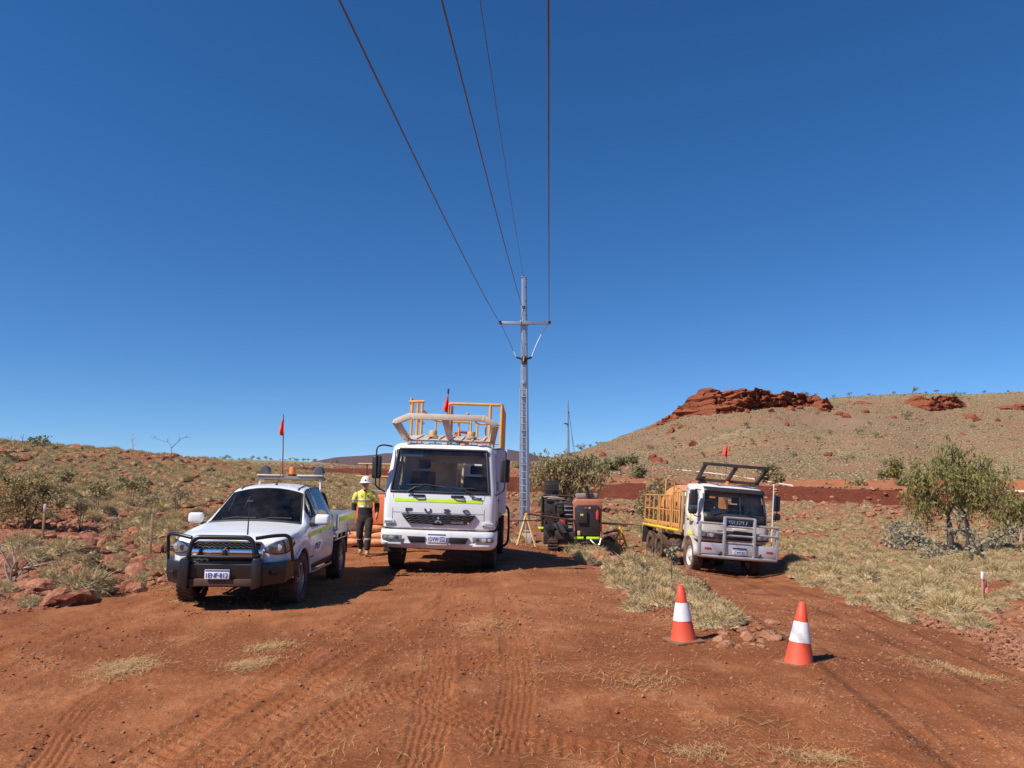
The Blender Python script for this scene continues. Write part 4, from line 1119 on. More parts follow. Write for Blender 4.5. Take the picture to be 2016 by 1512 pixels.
# ------------------------------------------------------------------ small white-and-yellow truck with aluminium bull bar
def build_tray_truck():
    T = thing('tray_truck', 'small white truck with aluminium bull bar and yellow caged tray with tank', 'truck')
    M_w = mat('dusty_white_paint', (.72, .68, .62), .45, var=.05, dust=.55, dz=2.0)
    M_by = mat('ochre_yellow_paint', (.62, .30, .07), .6, var=.12, dust=.35, dustcol=(.45, .22, .1))
    L = [(1.02, 1.03, .42), (1.08, 1.05, .38), (1.30, 1.055, .36), (1.56, 1.055, .36), (1.60, 1.055, .365), (1.84, 1.05, .39), (1.90, 1.048, .40), (2.15, 1.025, .45), (2.40, 1.0, .50),
         (2.52, .985, .53), (2.55, .98, .54), (2.62, .96, .58), (2.69, .91, .68), (2.72, .82, .82), (2.73, .7, 1.0)]
    rows = cab_shell(L, .16, 1.55, [0, .25, .5, .75, .92, 1.0], [.32, .44, .60, .95, 1.25, 1.55])
    body, ws, sl, sr = split_shell(rows, L, (1.84, 2.52), 6, (1.84, 2.40), (10, 13))
    NC = len(rows[0]); mid = (NC - 1) // 2
    body.add(rows[-1], [tuple(range(NC))])
    for x0, x1, z0, z1 in ((-1.03, 1.03, 1.02, 1.90), (-.96, .96, 2.36, 2.68), (-1.0, -.62, 1.90, 2.36), (.62, 1.0, 1.90, 2.36)):
        body.box(((x0 + x1) / 2, 1.90, (z0 + z1) / 2), (x1 - x0, .03, z1 - z0))
    bo = body.build('cab', M_w, T, 0, 30)
    md = bo.modifiers.new('thickness', 'SOLIDIFY'); md.thickness = .02; md.offset = -1
    ws.build('windscreen', M_glass, T, 0, 60)
    for s_ in (sl, sr): s_.build('side_window', M_glass_d, T, 0, 60)
    fy = lambda x, z: float(np.interp(z, [l[0] for l in L], [l[2] for l in L])) + .05 * min(abs(x) / .89, 1) ** 2
    # black panel below the windscreen, visor above it
    MB().grid([[(x, fy(x, z) - .012, z) for x in np.linspace(-.95, .95, 15)] for z in (1.60, 1.72, 1.86)]).build('black_front_panel', M_blackp, T, 0, 60, solid=.02)
    MB().grid([[(x, fy(x, 2.5) - dy, z) for x in np.linspace(-.93, .93, 15)] for z, dy in ((2.50, .10), (2.56, .05), (2.63, -.06))]).build('sun_visor', mat('smoked_visor', (.035, .03, .028), .4), T, 0, 60, solid=.015)
    MB().tube([(.16, fy(.16, 1.86) - .01, 1.86), (.16, fy(.16, 2.5) - .01, 2.5)], .012, 6).build('screen_divider', M_blackp, T, 0)
    lp = [rows[5][j] for j in range(mid - 6, mid + 7)] + [rows[i][mid + 6] for i in range(6, 10)] + [rows[9][j] for j in range(mid + 5, mid - 7, -1)] + [rows[i][mid - 6] for i in range(8, 5, -1)]
    MB().tube([(x, y - .004, z) for x, y, z in lp], .022, 6, closed=True).build('windscreen_seal', M_blackp, T, 0, 60)
    MB().tube([(-.70, fy(.7, 1.8) - .04, 1.80), (-.2, fy(.2, 1.9) - .04, 1.96)], .014, 5).tube([(.70, fy(.7, 1.8) - .04, 1.80), (.30, fy(.3, 1.9) - .04, 1.90)], .014, 5).build('wiper_pair', M_blackp, T, 0)
    MB().tube([(x, fy(x, 2.0) - .05, 1.97) for x in np.linspace(-1.0, .98, 9)], .008, 5).build('bonnet_protector_edge', M_blackp, T, 0)
    # grille under the panel, headlights
    MB().prism([(-.50, 1.10), (.50, 1.10), (.54, 1.36), (-.54, 1.36)], 'y', .325, .40).build('grille', M_blackp, T, .02)
    for z in (1.16, 1.23, 1.30): MB().box((0, .32, z), (.98, .02, .02)).build('grille_bar', mat('grille_grey', (.09, .09, .095), .35, .6), T, .004)
    MB().box((.12, .32, 1.43), (.44, .02, .05)).build('white_label', M_plate, T, .004)
    for s_ in (1, -1):
        MB().prism([(s_ * .58, 1.10), (s_ * 1.02, 1.12), (s_ * 1.02, 1.30), (s_ * .58, 1.34)], 'y', .33, .44).build('headlight_housing', M_blackp, T, .02)
        hl = MB().prism([(s_ * .60, 1.13), (s_ * .86, 1.14), (s_ * .86, 1.28), (s_ * .60, 1.31)], 'y', .315, .36).build('headlight', M_lens_g, T, .015)
        MB().lathe([(.065, .02), (.06, -.008), (0, -.012)], (s_ * .73, .318, 1.21), 'y', 14).build('headlamp_bulb', M_lamp_w, hl, 0, 50)
        MB().box((s_ * .94, .33, 1.21), (.13, .04, .13)).build('indicator', M_lens_g, T, .015)
    # bull bar
    bb = bpy.data.objects.new('bull_bar', None); COL.objects.link(bb); bb.parent = T
    M_b = mat('bare_aluminium', (.52, .51, .51), .42, .55, var=.08, dust=.15)
    def flatbar(x, z0, z1, y=0., w=.075): return MB().box((x, y, (z0 + z1) / 2), (w, .10, z1 - z0)).build('bar_upright', M_b, bb, .012)
    flatbar(-.45, .62, 1.78); flatbar(.45, .62, 1.78); flatbar(-1.16, .64, 1.58, .06); flatbar(1.16, .64, 1.58, .06)
    MB().tube([(-.45, 0, 1.76), (.45, 0, 1.76)], .034, 8).build('bar_rail', M_b, bb, 0, 60)
    for z in (1.56, 1.30):
        for x0, x1 in ((-1.16, -.45), (.45, 1.16)): MB().tube([(x0, .05, z), (x1, .01, z)], .034, 8).build('bar_rail', M_b, bb, 0, 60)
    for z in (1.50, 1.24, 1.03): MB().tube([(-.45, .02, z), (.45, .02, z)], .032, 8).build('bar_rail', M_b, bb, 0, 60)
    MB().tube([(-1.18, .08, .62), (-.45, -.02, .61), (.45, -.02, .61), (1.18, .08, .62)], .05, 8).build('bar_rail', M_b, bb, 0, 60)
    for x0, x1 in ((-1.12, -.49), (-.41, .41), (.49, 1.12)):
        MB().box(((x0 + x1) / 2, .03, .84), (x1 - x0, .04, .32)).build('bumper_panel', mat('bumper_aluminium', (.62, .60, .62), .45, .4, var=.06, dust=.15), T, .012)
    for x in (-.92, .92): MB().box((x, .004, .84), (.20, .02, .05)).build('bumper_light', M_red, T, .006)
    for x in (-.56, .62): MB().box((x, -.01, .70), (.04, .05, .16), rotm(0, .6, 0)).build('shackle', M_blackp, T, .01)
    MB().box((.03, .004, .86), (.42, .02, .09)).build('winch_slot', M_dark, T, .01)
    plate(T, '1CWH·657', .02, -.012, .79, .40, .14)
    MB().box((.04, .15, 1.61), (.84, .04, .18)).build('maker_panel', mat('navy_panel', (.02, .03, .06), .4), T, .006)
    text('maker_lettering', 'ISUZU', .11, .56, mat('letter_grey', (.42, .44, .47), .4, .3), T, (.0, .125, 1.62), shear=.12)
    # mirrors, roof frame
    for s_ in (1, -1):
        MB().tube(bend([(s_ * 1.02, .55, 2.50), (s_ * 1.26, .38, 2.52), (s_ * 1.27, .40, 1.75), (s_ * 1.05, .55, 1.7)], .08), .016, 6).build('mirror_arm', M_blackp, T, 0, 60)
        MB().box((s_ * 1.27, .44, 2.27), (.22, .12, .46)).build('mirror', M_blackp, T, .04, seg=3)
        MB().box((s_ * 1.28, .44, 1.88), (.24, .14, .20)).build('mirror', M_blackp, T, .05, seg=3)
        MB().prism([(.48, 1.10), (.48, 1.46), (.70, 1.56), (.95, 1.55), (1.05, 1.2)], 'x', s_ * 1.03, s_ * 1.10).build('front_guard', M_w, T, .03)
        a = [(1.35 + .60 * math.cos(t), .50 + .60 * math.sin(t)) for t in np.linspace(.2, math.pi - .1, 14)]
        MB().grid([[(s_ * .72, y, z) for y, z in a], [(s_ * 1.10, y, z) for y, z in a]]).build('mudguard', mat('guard_grey', (.4, .38, .36), .5, dust=.4), T, 0, 60, fixn=False, solid=.03)
        MB().box((s_ * 1.062, 1.25, 1.20), (.006, .5, .10)).build('reflective_stripe', M_lime, T, 0)
        MB().box((s_ * 1.062, 1.30, 1.72), (.006, .16, .26)).build('door_sticker', mat('sticker_yellow', (.85, .72, .02), .5), T, 0)
        box('door_handle', (s_ * 1.065, 1.55, 1.60), (.03, .16, .04), M_blackp, T, .006)
    text('door_lettering', 'DIAMOND', .13, .66, M_blackp, T, (-1.064, 1.05, 1.50), (math.pi / 2, 0, -math.pi / 2), .002)
    rf = bpy.data.objects.new('roof_frame', None); COL.objects.link(rf); rf.parent = T
    M_rf = mat('dark_steel', (.05, .042, .038), .5, .2, var=.2, dust=.15)
    def bb_(a, b, w_=.10, h_=.09):
        a, b = Vector(a), Vector(b); q = (b - a).to_track_quat('X', 'Z').to_matrix()
        MB().box((a + b) / 2, ((b - a).length + .08, w_, h_), q).build('frame_bar', M_rf, rf, .006)
    bb_((-.98, .45, 3.30), (.98, .45, 3.30)); bb_((-.95, 1.15, 2.84), (.95, 1.15, 2.84))
    for x in (-.95, .0, .95): bb_((x, .45, 3.27), (x * .98, 1.15, 2.86), .09, .10)
    for x in (-.8, .8): MB().box((x, 1.2, 2.77), (.10, .3, .12)).build('frame_foot', M_rf, rf, .006)
    MB().lathe([(.06, 0), (.06, .09), (.04, .11), (0, .112)], (-.05, 1.0, 2.73), 'z', 14).build('beacon', M_amber, T, 0, 40)
    flag(T, (.0, 1.3, 2.8), 4.05, 4.0, .36, (-.02, .0), False, .19)
    tube('marker_pole', [(1.10, .3, 1.0), (1.12, .3, 2.85)], .014, M_plate, T, 6)
    # cabin
    MB().prism([(.55, 1.4), (1.0, 1.4), (1.0, 1.75), (.85, 1.86), (.55, 1.88)], 'x', -.95, .95).build('dashboard', mat('dash_grey', (.16, .18, .19), .75), T, .03)
    steering(T, -.48, .98, 1.95, .22, 1.0)
    seat(T, -.48, 1.5, 1.5, .5, .85, mat('blue_cloth', (.03, .035, .06), .9)); seat(T, .5, 1.5, 1.5, .5, .8, mat('blue_cloth', (.03, .035, .06), .9))
    MB().box((-.42, .74, 1.90), (.40, .18, .05), rotm(.4, 0, 0)).build('papers_on_dash', mat('paper', (.6, .6, .55), .8), T, .004)
    box('cab_floor', (0, 1.2, 1.05), (2.0, 1.4, .06), M_dark, T, 0)
    # tray with cage, tank
    box('tray_floor', (0, 4.35, 1.20), (2.36, 4.5, .10), M_by, T, .01)
    for s_ in (-1, 1):
        MB().box((s_ * 1.19, 4.35, 1.22), (.02, 4.5, .06)).build('tray_edge_tape', mat('yellow_tape', (.85, .66, .05), .5), T, 0)
        cg = bpy.data.objects.new('side_cage', None); COL.objects.link(cg); cg.parent = T
        for y0, y1 in ((2.15, 2.95), (3.15, 4.5), (4.7, 6.5)):
            top = 2.42 if y0 < 3 else 2.30
            fr_ = MB().tube([(s_ * 1.15, y0, 1.25), (s_ * 1.15, y0, top), (s_ * 1.15, y1, top), (s_ * 1.15, y1, 1.25)], .03, 6)
            fr_.build('cage_frame', M_by, cg, 0, 50)
            MB().tube([(s_ * 1.15, y0, 1.82), (s_ * 1.15, y1, 1.82)], .024, 6).build('cage_rail', M_by, cg, 0, 50)
            for yy in np.linspace(y0, y1, 4)[1:-1]: MB().tube([(s_ * 1.15, yy, 1.25), (s_ * 1.15, yy, top)], .02, 6).build('cage_bar', M_by, cg, 0, 50)
            MB().box((s_ * 1.15, (y0 + y1) / 2, 1.36), (.02, y1 - y0, .12)).build('cage_kickboard', M_by, cg, .004)
        for yy in (3.0, 3.4, 4.0, 5.2): MB().box((s_ * 1.12, yy, 1.10), (.05, .25, .12)).build('tray_bracket', M_chassis, T, .01)
    hbm = MB()
    for x in (-1.1, 0, 1.1): hbm.box((x, 2.02, 1.85), (.08, .08, 1.25))
    hbm.box((0, 2.02, 2.46), (2.28, .08, .08)).box((0, 2.02, 1.95), (2.2, .06, .08)).box((-.55, 2.02, 2.18), (1.05, .04, .26)).box((.55, 2.02, 1.62), (1.05, .04, .6))
    hbm.build('headboard', mat('dusty_timber', (.50, .33, .17), .7, var=.15, dust=.3), T, .008)
    MB().tube([(-.95, 4.6, 1.28), (-.95, 4.6, 2.85), (-.80, 4.6, 3.0), (-.65, 4.6, 2.85), (-.65, 4.6, 1.28)], .025, 6).build('hoop_frame', M_by, T, 0, 50)
    MB().lathe([(0, 2.9), (.6, 2.92), (.78, 3.1), (.78, 5.9), (.6, 6.1), (0, 6.12)], (.05, 0, 1.98), 'y', 26).build('tank', mat('dusty_orange_tank', (.62, .26, .09), .65, var=.15, dust=.3), T, 0, 40)
    MB().lathe([(.16, 0), (.16, .12), (.1, .14), (.1, .26), (.15, .3), (0, .31)], (.05, 3.7, 2.74), 'z', 14).build('tank_hatch', M_chassis, T, 0, 40)
    MB().lathe([(.26, 0), (.26, 1.05), (.2, 1.18), (.08, 1.2), (.08, 1.28), (0, 1.28)], (-.78, 2.6, 1.25), 'z', 18).build('white_drum', mat('dusty_plastic', (.72, .60, .44), .6, var=.08, dust=.2), T, 0, 40)
    MB().tube(bend([(-1.0, 3.0, 2.1), (-1.05, 3.1, 1.8), (-1.0, 3.2, 1.4), (-.7, 3.3, 1.5)], .1), .025, 6).build('black_hose', M_blackp, T, 0)
    MB().box((-.80, 3.9, 1.45), (.5, .6, .38)).build('pump', M_chassis, T, .04)
    MB().lathe([(0, -.12), (.3, -.12), (.36, -.05), (.36, .05), (.3, .12), (0, .12)], (-.78, 2.22, 1.72), 'y', 18).build('spare_hose_coil', mat('dusty_red_bundle', (.30, .09, .06), .8, var=.3, vscale=14), T, 0, 40)
    MB().box((.38, 3.6, .86), (.1, 6.2, .24)).box((-.38, 3.6, .86), (.1, 6.2, .24)).box((0, 1.35, .50), (1.8, .14, .14)).box((0, 4.6, .5), (1.8, .16, .16)).box((0, 5.75, .5), (1.8, .16, .16)).box((0, 1.1, .9), (.9, 1.0, .5)).build('chassis', M_chassis, T, .01)
    MB().lathe([(0, -.5), (.22, -.5), (.22, .5), (0, .5)], (-.85, 3.1, .72), 'y', 16).build('air_tank', M_chassis, T, 0, 40)
    box('tool_box', (.85, 3.1, .75), (.5, .9, .45), M_chassis, T, .03)
    for s_ in (-1, 1):
        wheel(T, s_ * .92, 1.35, .50, .50, .30, 'steel', M_rubber_d, 36, s_)
        for yy in (4.6, 5.75):
            wheel(T, s_ * .98, yy, .50, .50, .30, 'steel', M_rubber_d, 36, s_, rimm=M_chassis)
        MB().box((s_ * 1.0, 6.35, .85), (.5, .02, .6)).build('mud_flap', M_blackp, T, .005)
    return T
tt = build_tray_truck()
p_ = at(1446, 1128, 22.9)
tt.location = (p_.x, 22.6, -1.02)
tt.rotation_euler = (R(-.5), R(4.6), R(4.5))

# ------------------------------------------------------------------ power poles and lines
def pole_z(py, Y=32.0): return at(1033, py, Y).z
PX, PY = at(1033, 1060, 32.0).x, 32.0
PBASE = hz(PX, PY)
pp = thing('power_pole', 'tall galvanised steel power pole with ladder and crossarm', 'power pole', (PX, PY, PBASE))
top_z = pole_z(547) - PBASE
M_pole = mat('galvanised_pole', (.50, .52, .54), .38, .8, var=.12, vscale=1.6)
def octo(r0, r1, z0, z1, n=8):
    m = MB(); rings = []
    for k in range(7):
        t = k / 6; r_ = r0 + (r1 - r0) * t; z = z0 + (z1 - z0) * t
        rings.append([(r_ * math.cos(2 * math.pi * (j + .5) / n), r_ * math.sin(2 * math.pi * (j + .5) / n), z) for j in range(n)] )
    for k in range(6): 
        for j in range(n):
            m.add([rings[k][j], rings[k][(j + 1) % n], rings[k + 1][(j + 1) % n], rings[k + 1][j]], [(0, 1, 2, 3)])
    m.add(rings[-1], [tuple(range(n))]); m.add(rings[0], [tuple(range(n))[::-1]])
    return m
octo(.25, .125, -.3, top_z).build('shaft', M_pole, pp, 0, 20)
box('footing', (0, 0, .12), (.56, .56, .42), mat('concrete_white', (.62, .60, .57), .8, dust=.3), pp, .02)
box('top_plate', (0, 0, top_z + .02), (.26, .26, .03), M_pole, pp, .004)
MB().tube([(-.14, 0, top_z - .02), (-.05, -.05, top_z + .08), (.02, -.13, top_z + .06)], .012, 6).build('earth_clamp', M_chassis, pp, 0)
arm_z = pole_z(638) - PBASE
xL, xR = at(983, 638, 32).x - PX, at(1083, 638, 32).x - PX
MB().box(((xL + xR) / 2, -.20, arm_z), (xR - xL, .10, .12)).build('crossarm', M_pole, pp, .006)
box('crossarm_bracket', (0, -.15, arm_z), (.36, .12, .22), M_gal, pp, .01)
mid_z = at(1029, 606, 31.8).z - PBASE
ins_z = pole_z(706) - PBASE
M_ins = mat('brown_insulator', (.16, .07, .05), .4, var=.2)
def insul(name, a, b, parent):
    a, b = Vector(a), Vector(b); n = 9; pts = []; rr = []
    for k in range(n * 2 + 1):
        pts.append(a.lerp(b, k / (n * 2))); rr.append(.030 if k % 2 == 0 else .058)
    return MB().tube(pts, rr, 10).build(name, M_ins, parent, 0, 30)
iL, iR = at(1016, 705, 32).x - PX, at(1047, 706, 32).x - PX
insul('insulator', (-.12, -.12, ins_z - .03), (iL, -.16, ins_z + .04), pp)
insul('insulator', (.12, -.12, ins_z - .03), (iR, -.16, ins_z + .04), pp)
insul('insulator', (.0, -.2, ins_z - .12), (.02, -.42, ins_z + .05), pp)
box('insulator_bracket', (0, -.16, ins_z - .1), (.22, .12, .34), M_chassis, pp, .01)
for x, z in ((xL + .04, arm_z + .02), (xR - .04, arm_z + .02), (-.02, mid_z)):
    MB().lathe([(.05, -.08), (.07, -.05), (.05, -.02), (.07, .02), (.05, .05), (.03, .08)], (x, -.26, z), 'y', 10).build('strain_clamp', M_ins, pp, 0, 30)
M_wire = mat('brown_conductor', (.13, .105, .09), .6, .2, var=.1)
M_sleeve = mat('pale_sleeve', (.55, .68, .75), .5, var=.05)
def curve3(a, b, c, n=14): return [Vector(a) * (1 - t) ** 2 + Vector(b) * 2 * t * (1 - t) + Vector(c) * t * t for t in np.linspace(0, 1, n)]
tube('jumper_cable', curve3((xL + .04, -.26, arm_z), (iL - .35, -.22, (arm_z + ins_z) / 2 + .1), (iL, -.16, ins_z + .06)), .014, M_wire, pp, 6)
cr = curve3((xR - .04, -.26, arm_z), (iR + .30, -.22, (arm_z + ins_z) / 2 + .2), (iR, -.16, ins_z + .06))
tube('jumper_cable', cr[:6], .014, M_wire, pp, 6)
tube('jumper_sleeve', cr[5:], .026, M_sleeve, pp, 8)
cl_ = curve3((xL + .04, -.26, arm_z), (iL - .35, -.22, (arm_z + ins_z) / 2 + .1), (iL, -.16, ins_z + .06))
tube('jumper_sleeve', cl_[-3:], .026, M_sleeve, pp, 8)
tube('jumper_cable', curve3((-.02, -.26, mid_z), (-.30, -.25, (mid_z + ins_z) / 2), (.0, -.42, ins_z + .05)), .013, M_wire, pp, 6)
for z in np.arange(ins_z + .6, top_z - .3, .62):
    MB().box((.06, -.17, z), (.05, .10, .025)).build('step_bolt', M_chassis, pp, .004)
lad = bpy.data.objects.new('ladder', None); COL.objects.link(lad); lad.parent = pp
lz0, lz1 = pole_z(1004, 31.6) - PBASE, pole_z(764, 31.6) - PBASE
def prad(z): return .25 + (.125 - .25) * (z + .3) / (top_z + .3)
lx = -.05
for s_ in (-1, 1):
    MB().tube([(lx + s_ * .145, -prad(lz0) - .10, lz0), (lx + s_ * .145, -prad(lz1) - .10, lz1)], .023, 6).build('ladder_rail', M_alu, lad, 0)
for z in np.arange(lz0 + .12, lz1, .285):
    MB().tube([(lx - .145, -prad(z) - .10, z), (lx + .145, -prad(z) - .10, z)], .022, 6).build('rung', M_alu, lad, 0)
for z in np.arange(lz0 + .5, lz1, 1.4): MB().box((lx, -prad(z) - .04, z), (.26, .12, .03)).build('ladder_bracket', M_gal, lad, .004)
box('lamp_box', (-.02, -.22, lz1 + .25), (.14, .10, .16), M_gal, pp, .02)

fpx_, fY = 1119, 130.0
fb = at(1119, 905, fY); fg = hz(fb.x, fY)
fp_ = thing('power_pole', 'far grey power pole standing at the foot of the mesa', 'power pole', (fb.x, fY, fg))
ftop = at(1119, 787, fY).z - fg
octo(.30, .13, -.3, ftop).build('shaft', M_pole, fp_, 0, 20)
for px, py in ((1113, 835), (1122, 812)):
    q = at(px, py, fY); MB().tube([(0, -.2, q.z - fg), (q.x - fb.x - .2, -.3, q.z - fg + .1)], .14, 6).build('insulator', M_ins, fp_, 0)
for x0, x1 in ((1.0, 1.15), (1.0, .9)):
    tube('jumper_cable', [(.15, -.3, at(1119, 812, fY).z - fg), (x0 * .55, -.35, at(1119, 850, fY).z - fg), (x1 * .9, -.35, at(1119, 888, fY).z - fg)], .035, M_wire, fp_, 5)

def drop(t): return .108 * t - .00095 * t * t
for nm, x1, slope, z1, r_, lab in (
    ('overhead_conductor', at(985, 637, 31.7).x, .0447, at(985, 637, 31.7).z, .0116, 'dark overhead wire running to the near tip of the crossarm over the ute'),
    ('overhead_conductor', at(1081, 635, 31.7).x, .049, at(1081, 635, 31.7).z, .0116, 'dark overhead wire hanging nearly vertical in view above the drill rig'),
    ('overhead_conductor', at(1029, 606, 31.7).x, .0509, at(1029, 606, 31.7).z, .0116, 'dark overhead wire meeting the pole just above the crossarm'),
    ('overhead_earth_wire', at(1031, 548, 31.9).x, .0437, at(1031, 548, 31.9).z, .007, 'thinnest overhead wire running to the very top of the pole')):
    pts = []
    for Y in np.concatenate([np.linspace(31.74, 0, 40), np.linspace(-4, -70, 14)]):
        t = 31.74 - Y
        pts.append((x1 - slope * t, Y, z1 - drop(t)))
    w_ = MB().tube(pts, r_, 6).build(nm, M_wire, None, 0, 60)
    tag(w_, lab, 'wire', 'overhead power lines')

# ------------------------------------------------------------------ traffic cones
M_cone = mat('cone_orange', (.80, .075, .028), .6, var=.1, dust=.30, dz=.5)
M_cband = mat('cone_band', (.78, .77, .78), .45, var=.08, dust=.28, dz=.8)
M_cbase = mat('cone_base', (.20, .10, .055), .8, var=.15, dust=.5)
def cone(loc, rot, lab, buried=False):
    T = thing('traffic_cone', lab, 'cone', loc, rot, 'traffic cones by the track fork')
    hgt, r0, r1 = .70, .165, .035
    rad_ = lambda z: r0 + (r1 - r0) * z / hgt
    MB().lathe([(r0 + .006, 0), (rad_(.02), .02), (rad_(hgt * .37), hgt * .37), (rad_(hgt * .68), hgt * .68), (rad_(hgt) + .002, hgt - .005), (rad_(hgt) - .004, hgt), (rad_(hgt) - .012, hgt - .004), (rad_(hgt) - .014, hgt - .1)], (0, 0, .035), 'z', 36).build('cone_body', M_cone, T, 0, 40)
    MB().lathe([(rad_(hgt * .345) + .003, hgt * .345), (rad_(hgt * .345) + .005, hgt * .35), (rad_(hgt * .675) + .005, hgt * .675), (rad_(hgt * .675) + .003, hgt * .68)], (0, 0, .035), 'z', 36).build('reflective_band', M_cband, T, 0, 40)
    MB().box((0, 0, .018), (.42, .42, .036)).build('base', M_cbase, T, .012)
    T.scale = (.84, .84, .84)
    return T
c1 = gpx(1346, 1263)
cone((c1.x, c1.y, c1.z + .0), (R(1), R(-2.5), R(18)), 'traffic cone with square brown base beside the spinifex tussocks')
c2 = gpx(1572, 1301)
cone((c2.x, c2.y, c2.z - .055), (R(3), R(6), R(40)), 'leaning traffic cone with its base sunk in the dirt')

# ------------------------------------------------------------------ survey stakes
def stake(px, py, h, lab, topc=None, tape=None, w=.045, lean=0.):
    g = gpx(px, py)
    T = thing('survey_stake', lab, 'stake', (g.x, g.y, g.z), (0, R(lean), .3), 'timber survey stakes')
    MB().prism([(-w / 2, -.1), (w / 2, -.1), (w / 2, h), (-w / 2, h)], 'y', -w / 2.6, w / 2.6).build('post', mat('stake_timber', (.42, .26, .14), .85, var=.2), T, .004)
    if topc: MB().box((0, 0, h - .06), (w * 1.06, w * .82, .13)).build('painted_top', topc, T, .003)
    if tape == 'knot': MB().box((0, 0, h - .15), (w * 1.2, w, .03)).build('tape_knot', M_pink, T, .003)
    elif tape:
        rows_ = [[(.012 + .02 * u + .05 * v * (1 + .4 * math.sin(u * 5)), -.03 - .02 * math.sin(u * 6 + v * 3), h - .13 - .26 * u) for v in np.linspace(0, 1, 4)] for u in np.linspace(0, 1, 7)]
        MB().grid(rows_).build('flagging_tape', tape, T, 0, 60)
        MB().box((0, 0, h - .14), (w * 1.2, w, .025)).build('tape_knot', tape, T, .003)
M_pt = mat('stake_white', (.78, .76, .74), .6, var=.05)
M_pink = mat('pink_tape', (.85, .16, .20), .5, var=.1)
stake(83, 1068, .82, 'weathered timber stake with white top and red tie in the rocks', M_pt, 'knot')
stake(295, 1100, .90, 'bare timber stake standing among rocks beside the ute', None, None)
stake(1936, 1190, .62, 'white-topped stake with pink tape in the spinifex', M_pt, M_pink, .05, 4)

# ------------------------------------------------------------------ trestles, bars
M_try = mat('trestle_yellow', (.82, .52, .20), .6, var=.1, dust=.3)
def trestle(px, py, h, lab, m):
    g = gpx(px, py)
    T = thing('trestle', lab, 'trestle', (g.x, g.y, g.z), (0, 0, 0), 'A-frame barrier trestles')
    for dy in (-.0,):
        for s_ in (-1, 1): MB().tube([(s_ * .30 * h, dy, 0), (0, dy, h)], .044, 6).build('leg', m, T, 0)
    MB().tube([(-.14 * h, 0, h * .48), (.14 * h, 0, h * .48)], .022, 6).build('cross_brace', m, T, 0)
    MB().tube([(0, .0, h), (.0, .35 * h, .0)], .024, 6).build('leg', m, T, 0)
    MB().box((0, 0, h + .02), (.10, .08, .06)).build('cradle', m, T, .01)
    return T, Vector((g.x, g.y, g.z + h + .03))
t1, e1 = trestle(1036, 1076, 1.04, 'yellow A-frame trestle at the foot of the steel pole', M_try)
t2, e2 = trestle(1222, 1086, .92, 'bright yellow A-frame trestle between the drill rig and tray truck', mat('trestle_bright', (.82, .52, .04), .5, var=.1))
M_tbar = mat('dark_timber_bar', (.20, .11, .06), .8, var=.2)
b_ = MB().tube([e1 + Vector((-.12, 0, .02)), e1.lerp(e2, .5) - Vector((0, 0, .02)), e2 + Vector((.25, 0, 0))], .035, 6).build('barrier_bar', M_tbar, None, 0)
tag(b_, 'long brown barrier bar laid across both trestles before the drill rig', 'barrier bar')
r1 = at(1002, 1026, 24.5); r2 = at(1262, 1034, 32)
b_ = MB().tube([r1, at(1060, 1024, 26), at(1180, 1028, 31), r2], .022, 6).build('safety_rope', M_tbar, None, 0)
tag(b_, 'thin brown rope strung behind the drill rig towards the tray truck', 'rope')
for k in range(3):
    q = [at(1002, 1026, 24.5), at(1262, 1034, 32), at(1184, 1028, 31)][k]
    gz = hz(q.x, q.y)
    b_ = MB().tube([(q.x, q.y, gz - .05), (q.x, q.y, q.z + .03)], .02, 6).build('rope_post', M_tbar, None, 0)
    tag(b_, ['thin rope post beside the large white truck', 'thin rope post beside the tray truck', 'thin rope post behind the drill rig'][k], 'post', 'rope posts')

